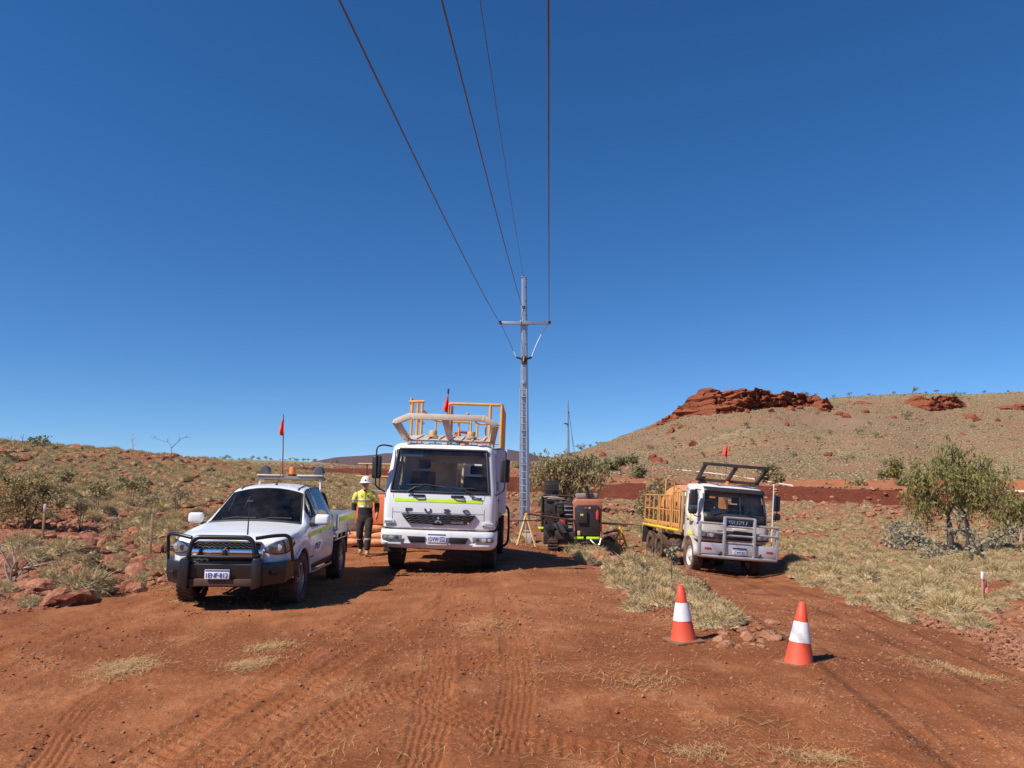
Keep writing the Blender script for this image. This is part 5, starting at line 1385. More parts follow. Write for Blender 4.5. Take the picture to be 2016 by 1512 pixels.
# ------------------------------------------------------------------ drill rig
def build_rig():
    T = thing('drill_rig', 'black and orange tracked drill rig with engine cover behind the barrier', 'drill rig')
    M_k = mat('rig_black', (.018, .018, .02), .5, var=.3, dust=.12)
    M_or = mat('rig_orange', (.42, .14, .08), .6, var=.15, dust=.4)
    # tracks
    for x in (-.62, .62):
        pts = []
        for k in range(28):
            a = 2 * math.pi * k / 28
            pts.append((math.copysign(abs(math.cos(a)) ** .5, math.cos(a)) * 1.15, .30 + math.copysign(abs(math.sin(a)) ** .7, math.sin(a)) * .28))
        m = MB().prism(pts, 'x', x - .17, x + .17)
        for k in range(28):
            m.box((x, pts[k][0] * 1.01, .30 + (pts[k][1] - .30) * 1.05), (.36, .06, .05))
        m.build('track', M_chassis, T, .006)
    box('chassis', (0, 0, .62), (1.0, 2.2, .28), M_k, T, .03)
    # engine cover at the right, facing the camera with its black rear door
    ec = MB().prism([(.12, .75), (1.10, .75), (1.12, 1.72), (1.02, 1.90), (.20, 1.90), (.10, 1.78)], 'y', -1.1, .5).build('engine_cover', M_or, T, .05, seg=3)
    rd = MB().prism([(.17, .62), (1.05, .62), (1.06, 1.60), (.98, 1.70), (.24, 1.70), (.16, 1.62)], 'y', -1.16, -1.08).build('rear_door', M_k, T, .03, seg=3)
    MB().box((.42, -1.20, 1.28), (.34, .08, .44)).build('control_box', mat('box_grey', (.035, .035, .037), .4), rd, .02)
    MB().box((.40, -1.245, 1.36), (.11, .008, .07)).build('warning_label', mat('label_yellow', (.75, .55, .03), .5), rd, 0)
    MB().box((.55, -1.165, 1.60), (.10, .01, .05)).build('red_label', mat('label_red', (.55, .07, .06), .5), rd, 0)
    MB().box((.68, -1.165, 1.60), (.07, .01, .06)).build('amber_label', mat('label_amber', (.75, .42, .18), .5), rd, 0)
    MB().lathe([(0, 0), (.05, 0), (.055, .03), (.055, .24), (.03, .29), (.02, .34), (0, .34)], (.95, -1.24, 1.20), 'z', 14).build('fire_extinguisher', mat('extinguisher_red', (.62, .04, .04), .35, var=.05), T, 0, 40)
    for x0, x1 in ((.14, .46), (.56, 1.02)): MB().box(((x0 + x1) / 2, -1.19, .56), (x1 - x0, .02, .08)).build('reflective_strip', M_lime, T, .004)
    MB().box((.30, -1.19, .72), (.10, .03, .16)).build('yellow_bottle', mat('label_amber', (.75, .42, .18), .5), T, .02)
    MB().box((.62, -.5, 2.0), (.80, .3, .20)).build('air_cleaner', mat('dusty_grey', (.22, .20, .18), .6, dust=.3), T, .06, seg=3)
    MB().tube(bend([(.62, -.75, 1.86), (.62, -.75, 2.22), (.56, -.80, 2.36)], .12, 5), .065, 10).build('exhaust_pipe', M_k, T, 0, 50)
    MB().box((-.3, -.9, .55), (1.3, .25, .5)).box((.6, -1.0, .50), (.9, .2, .34)).build('under_rig_shade', M_k, T, .02)  # black boxes added as the dark shade under the rig, not a rig part
    # operator frame, drill rack
    MB().tube(bend([(-1.0, -.6, .7), (-1.0, -.6, 2.02), (.1, -.6, 1.98)], .1), .045, 8).build('operator_frame', M_k, T, 0)
    MB().tube(bend([(-.55, -.9, .7), (-.55, -.9, 1.72), (-.1, -.9, 1.70)], .1), .04, 8).build('operator_frame', M_k, T, 0)
    MB().box((-.72, .2, 1.35), (.55, 1.6, 1.25)).build('drill_carriage', M_k, T, .05)
    MB().box((-.28, -.4, 1.25), (.36, .8, .9)).build('operator_seat', M_k, T, .06)
    rk = MB()
    for z in (2.02, 2.20, 2.38, 2.52): rk.box((-.66, -.3, z), (.54, .08, .04))
    for x in np.linspace(-.91, -.41, 8): rk.box((x, -.3, 2.27), (.022, .06, .55))
    rk.build('rod_rack', M_k, T, .004)
    MB().box((-.64, .2, 2.28), (.5, .5, .5)).build('rod_box', M_k, T, .02)
    for k, (x, y, z, r_) in enumerate([(-.35, -.75, 1.9, .03), (-.2, -.8, 1.85, .025), (-.5, -.7, 1.95, .03), (-.1, -.9, 1.75, .022)]):
        MB().tube(bend([(x - .45, y, z), (x, y - .05, z + .03), (x + .3, y - .1, z - .1), (x + .35, y - .15, z - .55)], .15, 5), r_, 6).build('hydraulic_hose', M_k if k % 2 else mat('hose_steel', (.25, .2, .17), .4, .5), T, 0)
    for z in (1.05, 1.2, 1.35, 1.5, 1.64): MB().box((-.06, -1.02, z), (.30, .03, .035)).build('radiator_slat', M_alu, T, .006)
    MB().box((-.06, -.95, 1.35), (.32, .06, .75)).build('radiator', M_k, T, .01)
    rn = random.Random(5)
    for k in range(12):
        x, z = rn.uniform(-1.0, .05), rn.uniform(.65, 1.75)
        MB().box((x, -rn.uniform(.85, 1.1), z), (rn.uniform(.06, .2), rn.uniform(.06, .15), rn.uniform(.05, .22)), rotm(0, rn.uniform(-.4, .4), 0)).build('hydraulic_fitting', [M_k, M_k, mat('fitting_grey', (.10, .10, .10), .45, .3)][k % 3], T, .012)
    for k in range(7):
        x, z = rn.uniform(-.95, -.1), rn.uniform(.7, 1.5)
        MB().tube(bend([(x, -1.0, z), (x + rn.uniform(-.2, .2), -1.12, z - .15), (x + rn.uniform(-.3, .3), -1.1, z - .4)], .1), .018, 6).build('hydraulic_hose', M_k, T, 0)
    MB().box((-.28, -1.05, 1.10), (.20, .2, .22)).build('pump_block', mat('pump_red', (.40, .06, .04), .5), T, .02)
    MB().box((-.20, -1.10, .92), (.26, .1, .2)).build('valve_box', M_k, T, .02)
    MB().box((-.95, -.75, .86), (.38, .02, .07)).build('reflective_strip', M_lime, T, .004)
    MB().prism([(-.95, .55), (-.5, .50), (-.42, 1.05), (-.95, 1.15)], 'y', -.95, -.80).build('step_plate', M_k, T, .02)
    MB().prism([(-.62, 1.0), (-.35, .72), (-.10, .72), (-.35, 1.15)], 'y', -1.25, -1.15).build('guard_plate', mat('guard_grey_dark', (.09, .09, .095), .4, .3), T, .02)
    MB().tube(bend([(.70, -1.2, .5), (.85, -1.3, .35), (1.0, -1.25, .3), (1.08, -1.2, .55)], .1), .03, 6).build('chain', M_alu, T, 0)
    return T
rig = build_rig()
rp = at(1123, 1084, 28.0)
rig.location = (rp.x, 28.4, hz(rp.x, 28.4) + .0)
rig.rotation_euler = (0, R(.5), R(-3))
# scoop lying beside the rig
g = gpx(1200, 1078)
T = thing('loader_bucket', 'rusty dark bucket lying on the ground beside the drill rig', 'bucket', (g.x, g.y, g.z), (0, R(8), R(-15)))
arc = [(-.45 + .9 * t, .05 + .42 * math.sin(math.pi * min(t * 1.15, 1)) ** .7) for t in np.linspace(0, 1, 9)]
MB().grid([[(x, y, z) for x, z in arc] for y in (-.35, .35)]).build('shell', mat('rust_dark', (.10, .05, .032), .8, var=.3, dust=.3), T, 0, 50, solid=.03)
for y in (-.36, .36): MB().prism([(-.45, .02)] + arc + [(.45, .02)], 'y', y - .012, y + .012).build('side_plate', mat('rust_dark', (.10, .05, .032), .8), T, 0)

# ------------------------------------------------------------------ orange machine and sacks behind the worker
def build_mixer():
    T = thing('mixing_plant', 'orange machine with pipe posts and yellow rails behind the worker', 'machine')
    M_o2 = mat('bright_orange_paint', (.82, .17, .05), .4, var=.06, dust=.25, dustcol=(.6, .25, .12), coat=.3)
    MB().prism([(-.62, .46), (1.3, .46), (1.3, 1.30), (-.40, 1.30), (-.50, 1.24), (-.66, .70)], 'y', 0, 1.1).build('hood', M_o2, T, .06, seg=3)
    MB().box((-.35, -.01, 1.12), (.10, .02, .16)).build('label', M_cream, T, .004)
    MB().box((.55, -.012, 1.10), (.30, .02, .10)).build('label', M_cream, T, .004)
    MB().box((.3, .5, 1.36), (1.4, .7, .12)).build('top_deck', mat('dusty_grey', (.22, .20, .18), .6), T, .02)
    MB().box((.3, .5, .38), (1.9, 1.2, .16)).build('skid', M_chassis, T, .02)
    MB().box((.55, -.02, .68), (.22, .03, .06)).build('reflective_strip', mat('yellow_tape', (.85, .66, .05), .5), T, 0)
    M_t = mat('dark_timber_bar', (.20, .11, .06), .8)
    for x in (-.28, .10, .42, .70): MB().tube([(x, .3, 1.3), (x + .03, .3, 2.15)], .022, 6).build('rail_post', M_chassis, T, 0)
    MB().tube([(-.50, .28, 2.15), (.95, .3, 2.12)], .022, 6).build('top_rail', M_yel, T, 0)
    MB().tube([(-.55, .28, 1.80), (.45, .3, 1.79)], .022, 6).build('mid_rail', M_yel, T, 0)
    MB().box((.55, .55, 1.55), (.5, .4, .42)).build('motor', mat('motor_grey', (.12, .12, .13), .5), T, .04)
    MB().tube([(.3, .5, 1.85), (.9, .5, 1.92)], .07, 10).build('boom_pipe', M_o2, T, 0)
    return T
g = gpx(735, 1076)
mx_ = build_mixer(); mx_.location = (g.x - .20, 21.2, hz(g.x, 21.2) - .02); mx_.rotation_euler = (0, 0, R(-4))
M_sack = mat('orange_sack', (.62, .27, .12), .85, var=.15, vscale=9, bump=.5, bscale=14)
def sack(loc, d, rz, lab):
    m = MB(); n = 12
    rs = []
    for i in range(9):
        v = i / 8 * math.pi
        row = []
        for j in range(n + 1):
            a = 2 * math.pi * j / n
            sx = math.copysign(abs(math.sin(v)) ** .45, 1)
            row.append((d[0] / 2 * -math.cos(v) * 1.0, d[1] / 2 * math.copysign(abs(math.cos(a)) ** .6, math.cos(a)) * sx, d[2] / 2 * math.copysign(abs(math.sin(a)) ** .8, math.sin(a)) * sx * (.75 + .25 * math.sin(v) + .06 * math.sin(a * 3 + v * 5))))
        rs.append(row)
    o = m.grid(rs).build('sack', M_sack, None, 0, 60); o.location = loc; o.rotation_euler = (0, 0, rz)
    tag(o, lab, 'sack', 'orange sacks stacked behind the worker')
gz = hz(g.x, 20.2)
for k, (dx, dz_, w_) in enumerate([(-.50, .10, .72), (.15, .09, .75), (.78, .10, .7), (-.30, .27, .7), (.42, .26, .75), (.05, .43, .7)]):
    sack((g.x - .15 + dx, 20.35 + .05 * k, gz + dz_ + .02), (w_, .42, .20), .12 * (k % 3 - 1), ['orange sack at the open end of the bottom row behind the worker', 'orange sack in the middle of the bottom row behind the worker', 'orange sack of the bottom row nearest the large truck',
        'orange sack of the second row beside the ute tray', 'orange sack of the second row nearest the large truck', 'topmost orange sack of the pile behind the worker'][k])

# ------------------------------------------------------------------ the worker
def skin(name, pts, edges, rads, m, parent, sub=2, root=0):
    me = bpy.data.meshes.new(name); me.from_pydata(pts, edges, [])
    o = bpy.data.objects.new(name, me); COL.objects.link(o)
    md = o.modifiers.new('skin', 'SKIN'); md.use_smooth_shade = True
    sv = me.skin_vertices[0].data
    for i, r_ in enumerate(rads):
        sv[i].radius = r_ if isinstance(r_, tuple) else (r_, r_)
        sv[i].use_root = (i == root)
    sb = o.modifiers.new('sub', 'SUBSURF'); sb.levels = sub; sb.render_levels = sub
    bpy.context.view_layer.update()
    m2 = bpy.data.meshes.new_from_object(o.evaluated_get(bpy.context.evaluated_depsgraph_get()))
    bpy.data.objects.remove(o)
    m2.name = name; m2.materials.clear(); m2.materials.append(m)
    m2.polygons.foreach_set('use_smooth', [True] * len(m2.polygons))
    q = bpy.data.objects.new(name, m2); COL.objects.link(q); q.parent = parent
    return q
def build_person(loc):
    T = thing('person', 'worker in white hard hat and yellow hi-vis shirt walking between vehicles', 'person', loc)
    M_skin = mat('skin', (.50, .28, .19), .6, var=.08, vscale=20)
    M_hiv = mat('hi_vis_yellow', (.72, .68, .12), .8, var=.22, vscale=12, bump=.9, bscale=16)
    M_navy = mat('navy_cloth', (.012, .013, .02), .85, var=.2)
    M_trs = mat('dark_work_trousers', (.028, .026, .028), .9, var=.35, vscale=10, dust=.12, bump=.9, bscale=14)
    M_sil = mat('reflective_silver', (.42, .43, .46), .35, .2, var=.08)
    J = dict(pel=(0, 0, .95), sp=(0, .01, 1.16), ch=(0, .0, 1.38), nk=(0, -.01, 1.53), jaw=(0, -.035, 1.585), hd=(0, -.02, 1.66), tp=(0, -.01, 1.735),
             sl=(-.185, 0, 1.45), el=(-.262, .06, 1.17), wl=(-.255, -.01, .94), sr=(.185, 0, 1.45), er=(.275, .05, 1.17), wr=(.272, -.03, .93),
             hl=(-.095, 0, .90), kl=(-.115, -.02, .50), al=(-.105, .20, .14), tl=(-.115, .07, .06), hr=(.095, 0, .90), kr=(.085, -.10, .50), ar=(.075, -.12, .10), tr=(.085, -.28, .035))
    names = list(J); idx = {n: i for i, n in enumerate(names)}
    E = [('pel', 'sp'), ('sp', 'ch'), ('ch', 'nk'), ('nk', 'jaw'), ('jaw', 'hd'), ('hd', 'tp'), ('ch', 'sl'), ('sl', 'el'), ('el', 'wl'), ('ch', 'sr'), ('sr', 'er'), ('er', 'wr'),
         ('pel', 'hl'), ('hl', 'kl'), ('kl', 'al'), ('al', 'tl'), ('pel', 'hr'), ('hr', 'kr'), ('kr', 'ar'), ('ar', 'tr')]
    Rr = dict(pel=.13, sp=.12, ch=(.13, .11), nk=.055, jaw=(.062, .07), hd=(.078, .092), tp=(.055, .065), sl=.058, el=.042, wl=.03, sr=.058, er=.042, wr=.03, hl=.085, kl=.06, al=.045, tl=.03, hr=.085, kr=.06, ar=.045, tr=.03)
    pts = [J[n] for n in names]; ed = [(idx[a], idx[b]) for a, b in E]; rd = [Rr[n] for n in names]
    def ext(base, p, r_):
        pts.append(p); rd.append(r_); ed.append((base, len(pts) - 1)); return len(pts) - 1
    ext(idx['hd'], (0, -.128, 1.645), .012)                        # nose
    for s_ in (-1, 1): ext(idx['hd'], (s_ * .088, .0, 1.65), .012)   # ears
    for s_, w_ in ((-1, 'wl'), (1, 'wr')):
        x, y, z = J[w_]
        pm = ext(idx[w_], (x + s_ * .004, y - .012, z - .075), (.030, .018))
        for k, (dy, ln) in enumerate(((-.034, .068), (-.012, .080), (.010, .074), (.030, .058))):
            a = ext(pm, (x + s_ * .004, y - .012 + dy, z - .075 - ln * .5), .0095)
            ext(a, (x - s_ * .010, y - .018 + dy, z - .075 - ln), .008)
        a = ext(idx[w_], (x - s_ * .012, y - .045, z - .052), .0115)
        ext(a, (x - s_ * .020, y - .062, z - .092), .009)
    skin('body', pts, ed, rd, M_skin, T, 1)
    # shirt: yellow above, navy below
    def loft(nm, secs, m, n=20, amp=.006):
        rs = []
        for z, rx, ry, cy in secs:
            rs.append([((rx + amp * math.sin(5 * a + z * 40)) * math.copysign(abs(math.cos(a)) ** .85, math.cos(a)), cy + (ry + amp * math.sin(4 * a + z * 55)) * math.copysign(abs(math.sin(a)) ** .9, math.sin(a)), z) for a in [2 * math.pi * k / n for k in range(n + 1)]])
        return MB().grid(rs).build(nm, m, T, 0, 60)
    loft('shirt', [(1.085, .160, .122, .005), (1.12, .166, .126, .005), (1.20, .172, .130, .004), (1.30, .180, .132, .002), (1.38, .188, .128, 0), (1.43, .190, .115, 0), (1.47, .165, .098, -.002), (1.50, .115, .082, -.006), (1.52, .075, .070, -.01)], M_hiv)
    loft('shirt_hem', [(.94, .166, .130, .005), (.98, .168, .130, .005), (1.04, .164, .126, .005), (1.09, .160, .122, .005)], M_navy)
    for s_ in (-1, 1):
        skin('sleeve', [(s_ * .165, 0, 1.43), (s_ * .215, .012, 1.37), (s_ * .245, .035, 1.28), (s_ * .262, .05, 1.19)], [(0, 1), (1, 2), (2, 3)], [.095, .088, .080, .075], M_hiv, T, 2)
        skin('lower_sleeve', [(s_ * .256, .045, 1.22), (s_ * .268, .055, 1.15), (s_ * .266, .02, 1.04), (s_ * .264, -.01, .95)], [(0, 1), (1, 2), (2, 3)], [.070, .068, .058, .050], M_navy, T, 2)
        MB().lathe([(.078, -.02), (.080, -.018), (.080, .022), (.078, .024)], (0, 0, 0), 'z', 16).build('sleeve_band', M_sil, T, 0, 50).location = (s_ * .246, .036, 1.275)
    skin('collar', [(0, -.01, 1.50), (0, -.012, 1.545)], [(0, 1)], [(.072, .072), (.064, .066)], M_navy, T, 1)
    def band(nm, z, h_, rx, ry, m):
        n = 22; rs = [[(rx * math.cos(2 * math.pi * k / n), .005 + ry * math.sin(2 * math.pi * k / n), zz) for k in range(n + 1)] for zz in (z - h_ / 2, z + h_ / 2)]
        MB().grid(rs).build(nm, m, T, 0, 60, solid=.004)
    band('chest_band', 1.27, .05, .186, .142, M_sil)
    band('waist_band', 1.115, .05, .174, .136, M_sil)
    
    MB().box((0, -.138, 1.29), (.022, .008, .36), rotm(-.03, 0, 0)).build('placket', mat('hi_vis_seam', (.50, .48, .07), .8), T, .003)
    MB().prism([(-.05, 1.52), (.05, 1.52), (.0, 1.44)], 'y', -.128, -.10).build('open_collar', M_navy, T, .004)
    MB().box((.072, -.134, 1.375), (.06, .008, .03), rotm(-.1, 0, 0)).build('pocket_logo', M_navy, T, .003)
    MB().box((-.072, -.134, 1.37), (.05, .008, .012), rotm(-.1, 0, 0)).build('pocket_print', M_navy, T, .002)
    loft('trouser_seat', [(.78, .150, .105, 0), (.86, .170, .125, 0), (.93, .168, .128, .003), (1.0, .158, .122, .005)], M_trs)
    for P_, nm in (([(-.088, 0, .90), (-.098, 0, .78), (-.112, -.01, .62), (-.118, -.015, .50), (-.110, .11, .30), (-.105, .19, .15)], 'trouser_leg'), ([(.088, 0, .90), (.095, -.03, .78), (.090, -.075, .62), (.088, -.095, .50), (.080, -.115, .30), (.076, -.12, .12)], 'trouser_leg')):
        skin(nm, P_, [(k, k + 1) for k in range(5)], [.112, .112, .096, .088, .084, .080], M_trs, T, 2)
    for (x, y, z) in ((-.113, .055, .385), (.084, -.106, .385)): 
        MB().lathe([(.083, -.022), (.086, -.02), (.086, .022), (.083, .024)], (0, 0, 0), 'z', 16).build('leg_band', M_sil, T, 0, 50).location = (x, y, z)
    M_boot = mat('tan_boots', (.30, .16, .08), .8, var=.2, dust=.4)
    skin('boot', [(-.105, .20, .19), (-.106, .19, .10), (-.112, .10, .055), (-.115, .02, .045)], [(0, 1), (1, 2), (2, 3)], [.058, .055, (.048, .045), (.046, .036)], M_boot, T, 2)
    skin('boot', [(.075, -.12, .16), (.076, -.13, .06), (.080, -.22, .045), (.084, -.30, .038)], [(0, 1), (1, 2), (2, 3)], [.058, .056, (.050, .044), (.048, .036)], M_boot, T, 2)
    # hard hat and sunglasses
    hat = MB().lathe([(0, .135), (.045, .130), (.085, .105), (.112, .06), (.122, .01), (.126, .0), (.150, -.008), (.152, -.014), (.118, -.010)], (0, 0, 0), 'z', 28).build('hard_hat', mat('hat_white', (.82, .80, .80), .35, var=.03, coat=.3), T, 0, 40)
    hat.scale = (.98, 1.16, 1.0); hat.location = (0, -.022, 1.695); hat.rotation_euler = (R(4), 0, 0)
    MB().tube([(0, -.115, .05), (0, -.08, .11), (0, 0, .142), (0, .08, .11)], .008, 6).build('hat_ridge', mat('hat_white', (.82, .80, .80), .35), hat, 0)
    MB().lathe([(.018, 0), (.016, -.006), (0, -.007)], (.0, -.116, .048), 'y', 12).build('hat_badge', M_navy, hat, 0)
    sg = MB()
    for s_ in (-1, 1): sg.box((s_ * .038, -.118, 1.662), (.068, .016, .046)).box((s_ * .080, -.06, 1.672), (.008, .10, .012))
    sg.box((0, -.116, 1.676), (.02, .01, .008)).build('sunglasses', M_dark, T, .006)
    MB().box((0, -.108, 1.600), (.045, .008, .010)).build('mouth', mat('lips', (.22, .09, .07), .6), T, .003)
    return T
g = gpx(717, 1094)
person = build_person((g.x, g.y, g.z + .0))
person.scale = (1.04, 1.04, 1.04)
person.rotation_euler = (0, 0, R(4))

# ------------------------------------------------------------------ white poly pipes on the bank
def pipe(pts, Y, lab, r_=.10, couplers=()):
    P = []
    for px, py in pts:
        q = gpx(px, py, Y); P.append(Vector((q.x, q.y, q.z + r_ * .7)))
    T = thing('water_pipe', lab, 'pipe', P[0])
    Q = [p - P[0] for p in P]
    MB().tube(bend(Q, 2.0, 4), r_, 8).build('pipe_run', mat('pale_pipe', (.72, .62, .50), .6, var=.06), T, 0)
    for k in couplers:
        a, b = Q[k], Q[k + 1]; MB().tube([a.lerp(b, .45), a.lerp(b, .55)], r_ * 1.25, 10).build('coupler', M_blackp, T, 0)
    return T
pipe([(1326, 925), (1372, 929), (1457, 940), (1518, 951), (1560, 963)], 65.5, 'pale water pipe winding down the bank behind the tray truck', .10)
pipe([(1880, 966), (1935, 968), (2016, 970), (2120, 970)], 65.5, 'pale water pipe with black coupler beside the gum tree', .11, (1, 2))
pipe([(985, 915), (1042, 918), (1075, 919)], 66, 'short pale water pipe run seen behind the steel pole', .11)
# ------------------------------------------------------------------ rocks
def rock_mesh(name, seed, m, sub=2, flat=.62):
    rnd = random.Random(seed)
    bm = bmesh.new(); bmesh.ops.create_icosphere(bm, subdivisions=sub, radius=1.0)
    for v in bm.verts:
        n = mnoise.noise(v.co * 1.1 + Vector((seed * 3.1, 0, 0)))
        v.co *= 1 + .35 * n
    for k in range(9):
        d = Vector((rnd.gauss(0, 1), rnd.gauss(0, 1), rnd.gauss(0, .8))).normalized(); c = rnd.uniform(.52, .85)
        for v in bm.verts:
            t = v.co.dot(d)
            if t > c: v.co -= d * (t - c) * .96
    sx, sy = rnd.uniform(.8, 1.2), rnd.uniform(.7, 1.1)
    for v in bm.verts:
        v.co += Vector((mnoise.noise(v.co * 4 + Vector((seed, 1, 0))), mnoise.noise(v.co * 4 + Vector((seed, 5, 0))), mnoise.noise(v.co * 4 + Vector((seed, 9, 0))))) * .05
        v.co = Vector((v.co.x * sx, v.co.y * sy, v.co.z * flat))
    me = bpy.data.meshes.new(name); bm.to_mesh(me); bm.free(); me.materials.append(m)
    return me
def rockmat(name, c0, c1, c2):
    m = bpy.data.materials.new(name); m.use_nodes = True
    nt = m.node_tree; p = nt.nodes['Principled BSDF']
    oi = nd(nt, 'ShaderNodeObjectInfo'); tc = nd(nt, 'ShaderNodeTexCoord'); geo = nd(nt, 'ShaderNodeNewGeometry')
    c = mixc(nt, oi.outputs['Random'], c0, c1)
    c = mixc(nt, ramp(nt, noise_tex(nt, tc.outputs['Object'], 1.6, 6, .65), .42, .66), c, c2)
    f = ramp(nt, noise_tex(nt, tc.outputs['Object'], 7, 4), .3, .7)
    c = mixc(nt, 1.0, c, mixc(nt, f, (.72, .7, .68), (1.2, 1.2, 1.2)), 'MULTIPLY')
    nt.links.new(c, p.inputs['Base Color']); p.inputs['Roughness'].default_value = .9; p.inputs['Specular IOR Level'].default_value = .2
    b = nd(nt, 'ShaderNodeBump'); b.inputs['Strength'].default_value = .5; b.inputs['Distance'].default_value = .08
    nt.links.new(noise_tex(nt, tc.outputs['Object'], 5, 6, .7), b.inputs['Height']); nt.links.new(b.outputs[0], p.inputs['Normal'])
    return m
M_rock = rockmat('red_rock', (.20, .060, .032), (.34, .125, .068), (.42, .21, .13))
M_rock_t = rockmat('tan_rock', (.40, .175, .095), (.50, .27, .16), (.33, .13, .07))
M_cliff = rockmat('cliff_rock', (.20, .056, .027), (.225, .066, .032), (.31, .10, .05))
RK = [rock_mesh('rock_shape', s, M_rock) for s in range(8)]
RKC = [rock_mesh('boulder_shape', s + 70, M_cliff, 2, .8) for s in range(5)]
RKT = [rock_mesh('tan_rock_shape', s + 20, M_rock_t) for s in range(6)]
RKS = [rock_mesh('stone_shape', s + 40, M_rock, 1, .55) for s in range(4)] + [rock_mesh('tan_stone_shape', s + 50, M_rock_t, 1, .55) for s in range(4)]
def put(name, me, loc, s, rz, lab, cat, grp, tilt=.25):
    o = bpy.data.objects.new(name, me); COL.objects.link(o)
    o.location = loc; o.scale = (s[0], s[1], s[2]) if isinstance(s, tuple) else (s, s, s)
    o.rotation_euler = (random.uniform(-tilt, tilt), random.uniform(-tilt, tilt), rz)
    return tag(o, lab, cat, grp)
def many(px0, px1, py0, py1, n, y1=240):
    out = []
    for k in range(n):
        out.append(gpx(random.uniform(px0, px1), random.uniform(py0, py1), 3, y1))
    return out
def scat_rocks(region, n, smin, smax, lab, grp, shapes=RK, sink=.25, cond=None, power=2.0):
    for g in many(*region, n):
        if cond and not cond(g): continue
        s = smin + (smax - smin) * random.random() ** power
        put('rock', random.choice(shapes), (g.x, g.y, g.z + s * .62 * (.5 - sink)), (s, s * random.uniform(.7, 1), s * random.uniform(.7, 1.1)), random.uniform(0, 6.3), lab, 'rock', grp)
offroad = lambda g: float(zones(np.array([g.x]), np.array([g.y]))[0][0]) < .35
scat_rocks((0, 120, 1100, 1205), 34, .06, .34, 'angular red rock at the road edge below the dead branches', 'red rocks below the dead branches', cond=offroad, power=1.6)
scat_rocks((120, 230, 1090, 1190), 30, .06, .34, 'angular red rock at the road edge by the yellow-leaved weed', 'red rocks by the yellow-leaved weed', cond=offroad, power=1.6)
scat_rocks((230, 330, 1085, 1165), 26, .06, .30, 'angular red rock lying close beside the ute bumper', 'red rocks beside the ute bumper', cond=offroad, power=1.6)
scat_rocks((50, 190, 1010, 1085), 34, .08, .32, 'red rock heaped around the white-topped stake', 'red rocks around the white-topped stake', cond=offroad, power=1.6)
scat_rocks((190, 330, 1020, 1085), 30, .08, .32, 'red rock heaped near the bare timber stake', 'red rocks near the bare timber stake', cond=offroad, power=1.6)
scat_rocks((0, 400, 874, 912), 34, .15, .55, 'dark red rock along the crest of the spinifex slope', 'rocks along the crest of the slope')
scat_rocks((480, 740, 915, 945), 20, .15, .5, 'pale red rock along the low rim before the dirt road', 'rocks along the low rim')
scat_rocks((1140, 1300, 1078, 1128), 28, .14, .42, 'pale orange boulder in the spinifex in front of the drill rig', 'pale boulders in front of the drill rig', RKT, cond=offroad)
scat_rocks((1410, 1530, 1225, 1278), 40, .03, .13, 'pale broken stone heaped between the two cones', 'broken stones between the cones', RKT)
scat_rocks((1225, 1320, 1120, 1175), 16, .12, .30, 'orange stone among the tussocks behind the cone', 'orange stones behind the cone', RKT)
# big boulders of the hillside
for px, py, s in [(1367, 878, 1.6), (1285, 905, 1.3), (1295, 912, 1.5), (1310, 914, 1.0), (1620, 806, 2.2), (1628, 900, 1.4), (1550, 838, 1.3), (1665, 822, 1.5), (1322, 851, 1.6), (1340, 843, 1.2), (1325, 840, 1.1),
                  (1655, 818, 1.8), (1702, 812, 1.2), (1910, 824, 1.8), (1925, 828, 1.4), (1965, 830, 1.2), (1188, 900, 1.5), (1555, 808, 1.6), (1520, 811, 1.2), (1470, 812, 1.3), (1760, 824, 1.0), (1575, 806, 1.4)]:
    g = gpx(px, py, 70, 260)
    s *= .85
    put('boulder', random.choice(RKC), (g.x, g.y, g.z + s * .2), (s * 1.2, s, s * 1.1), random.uniform(0, 6), 'red boulder lying loose on the slope of the mesa', 'boulder', 'boulders on the mesa slope')

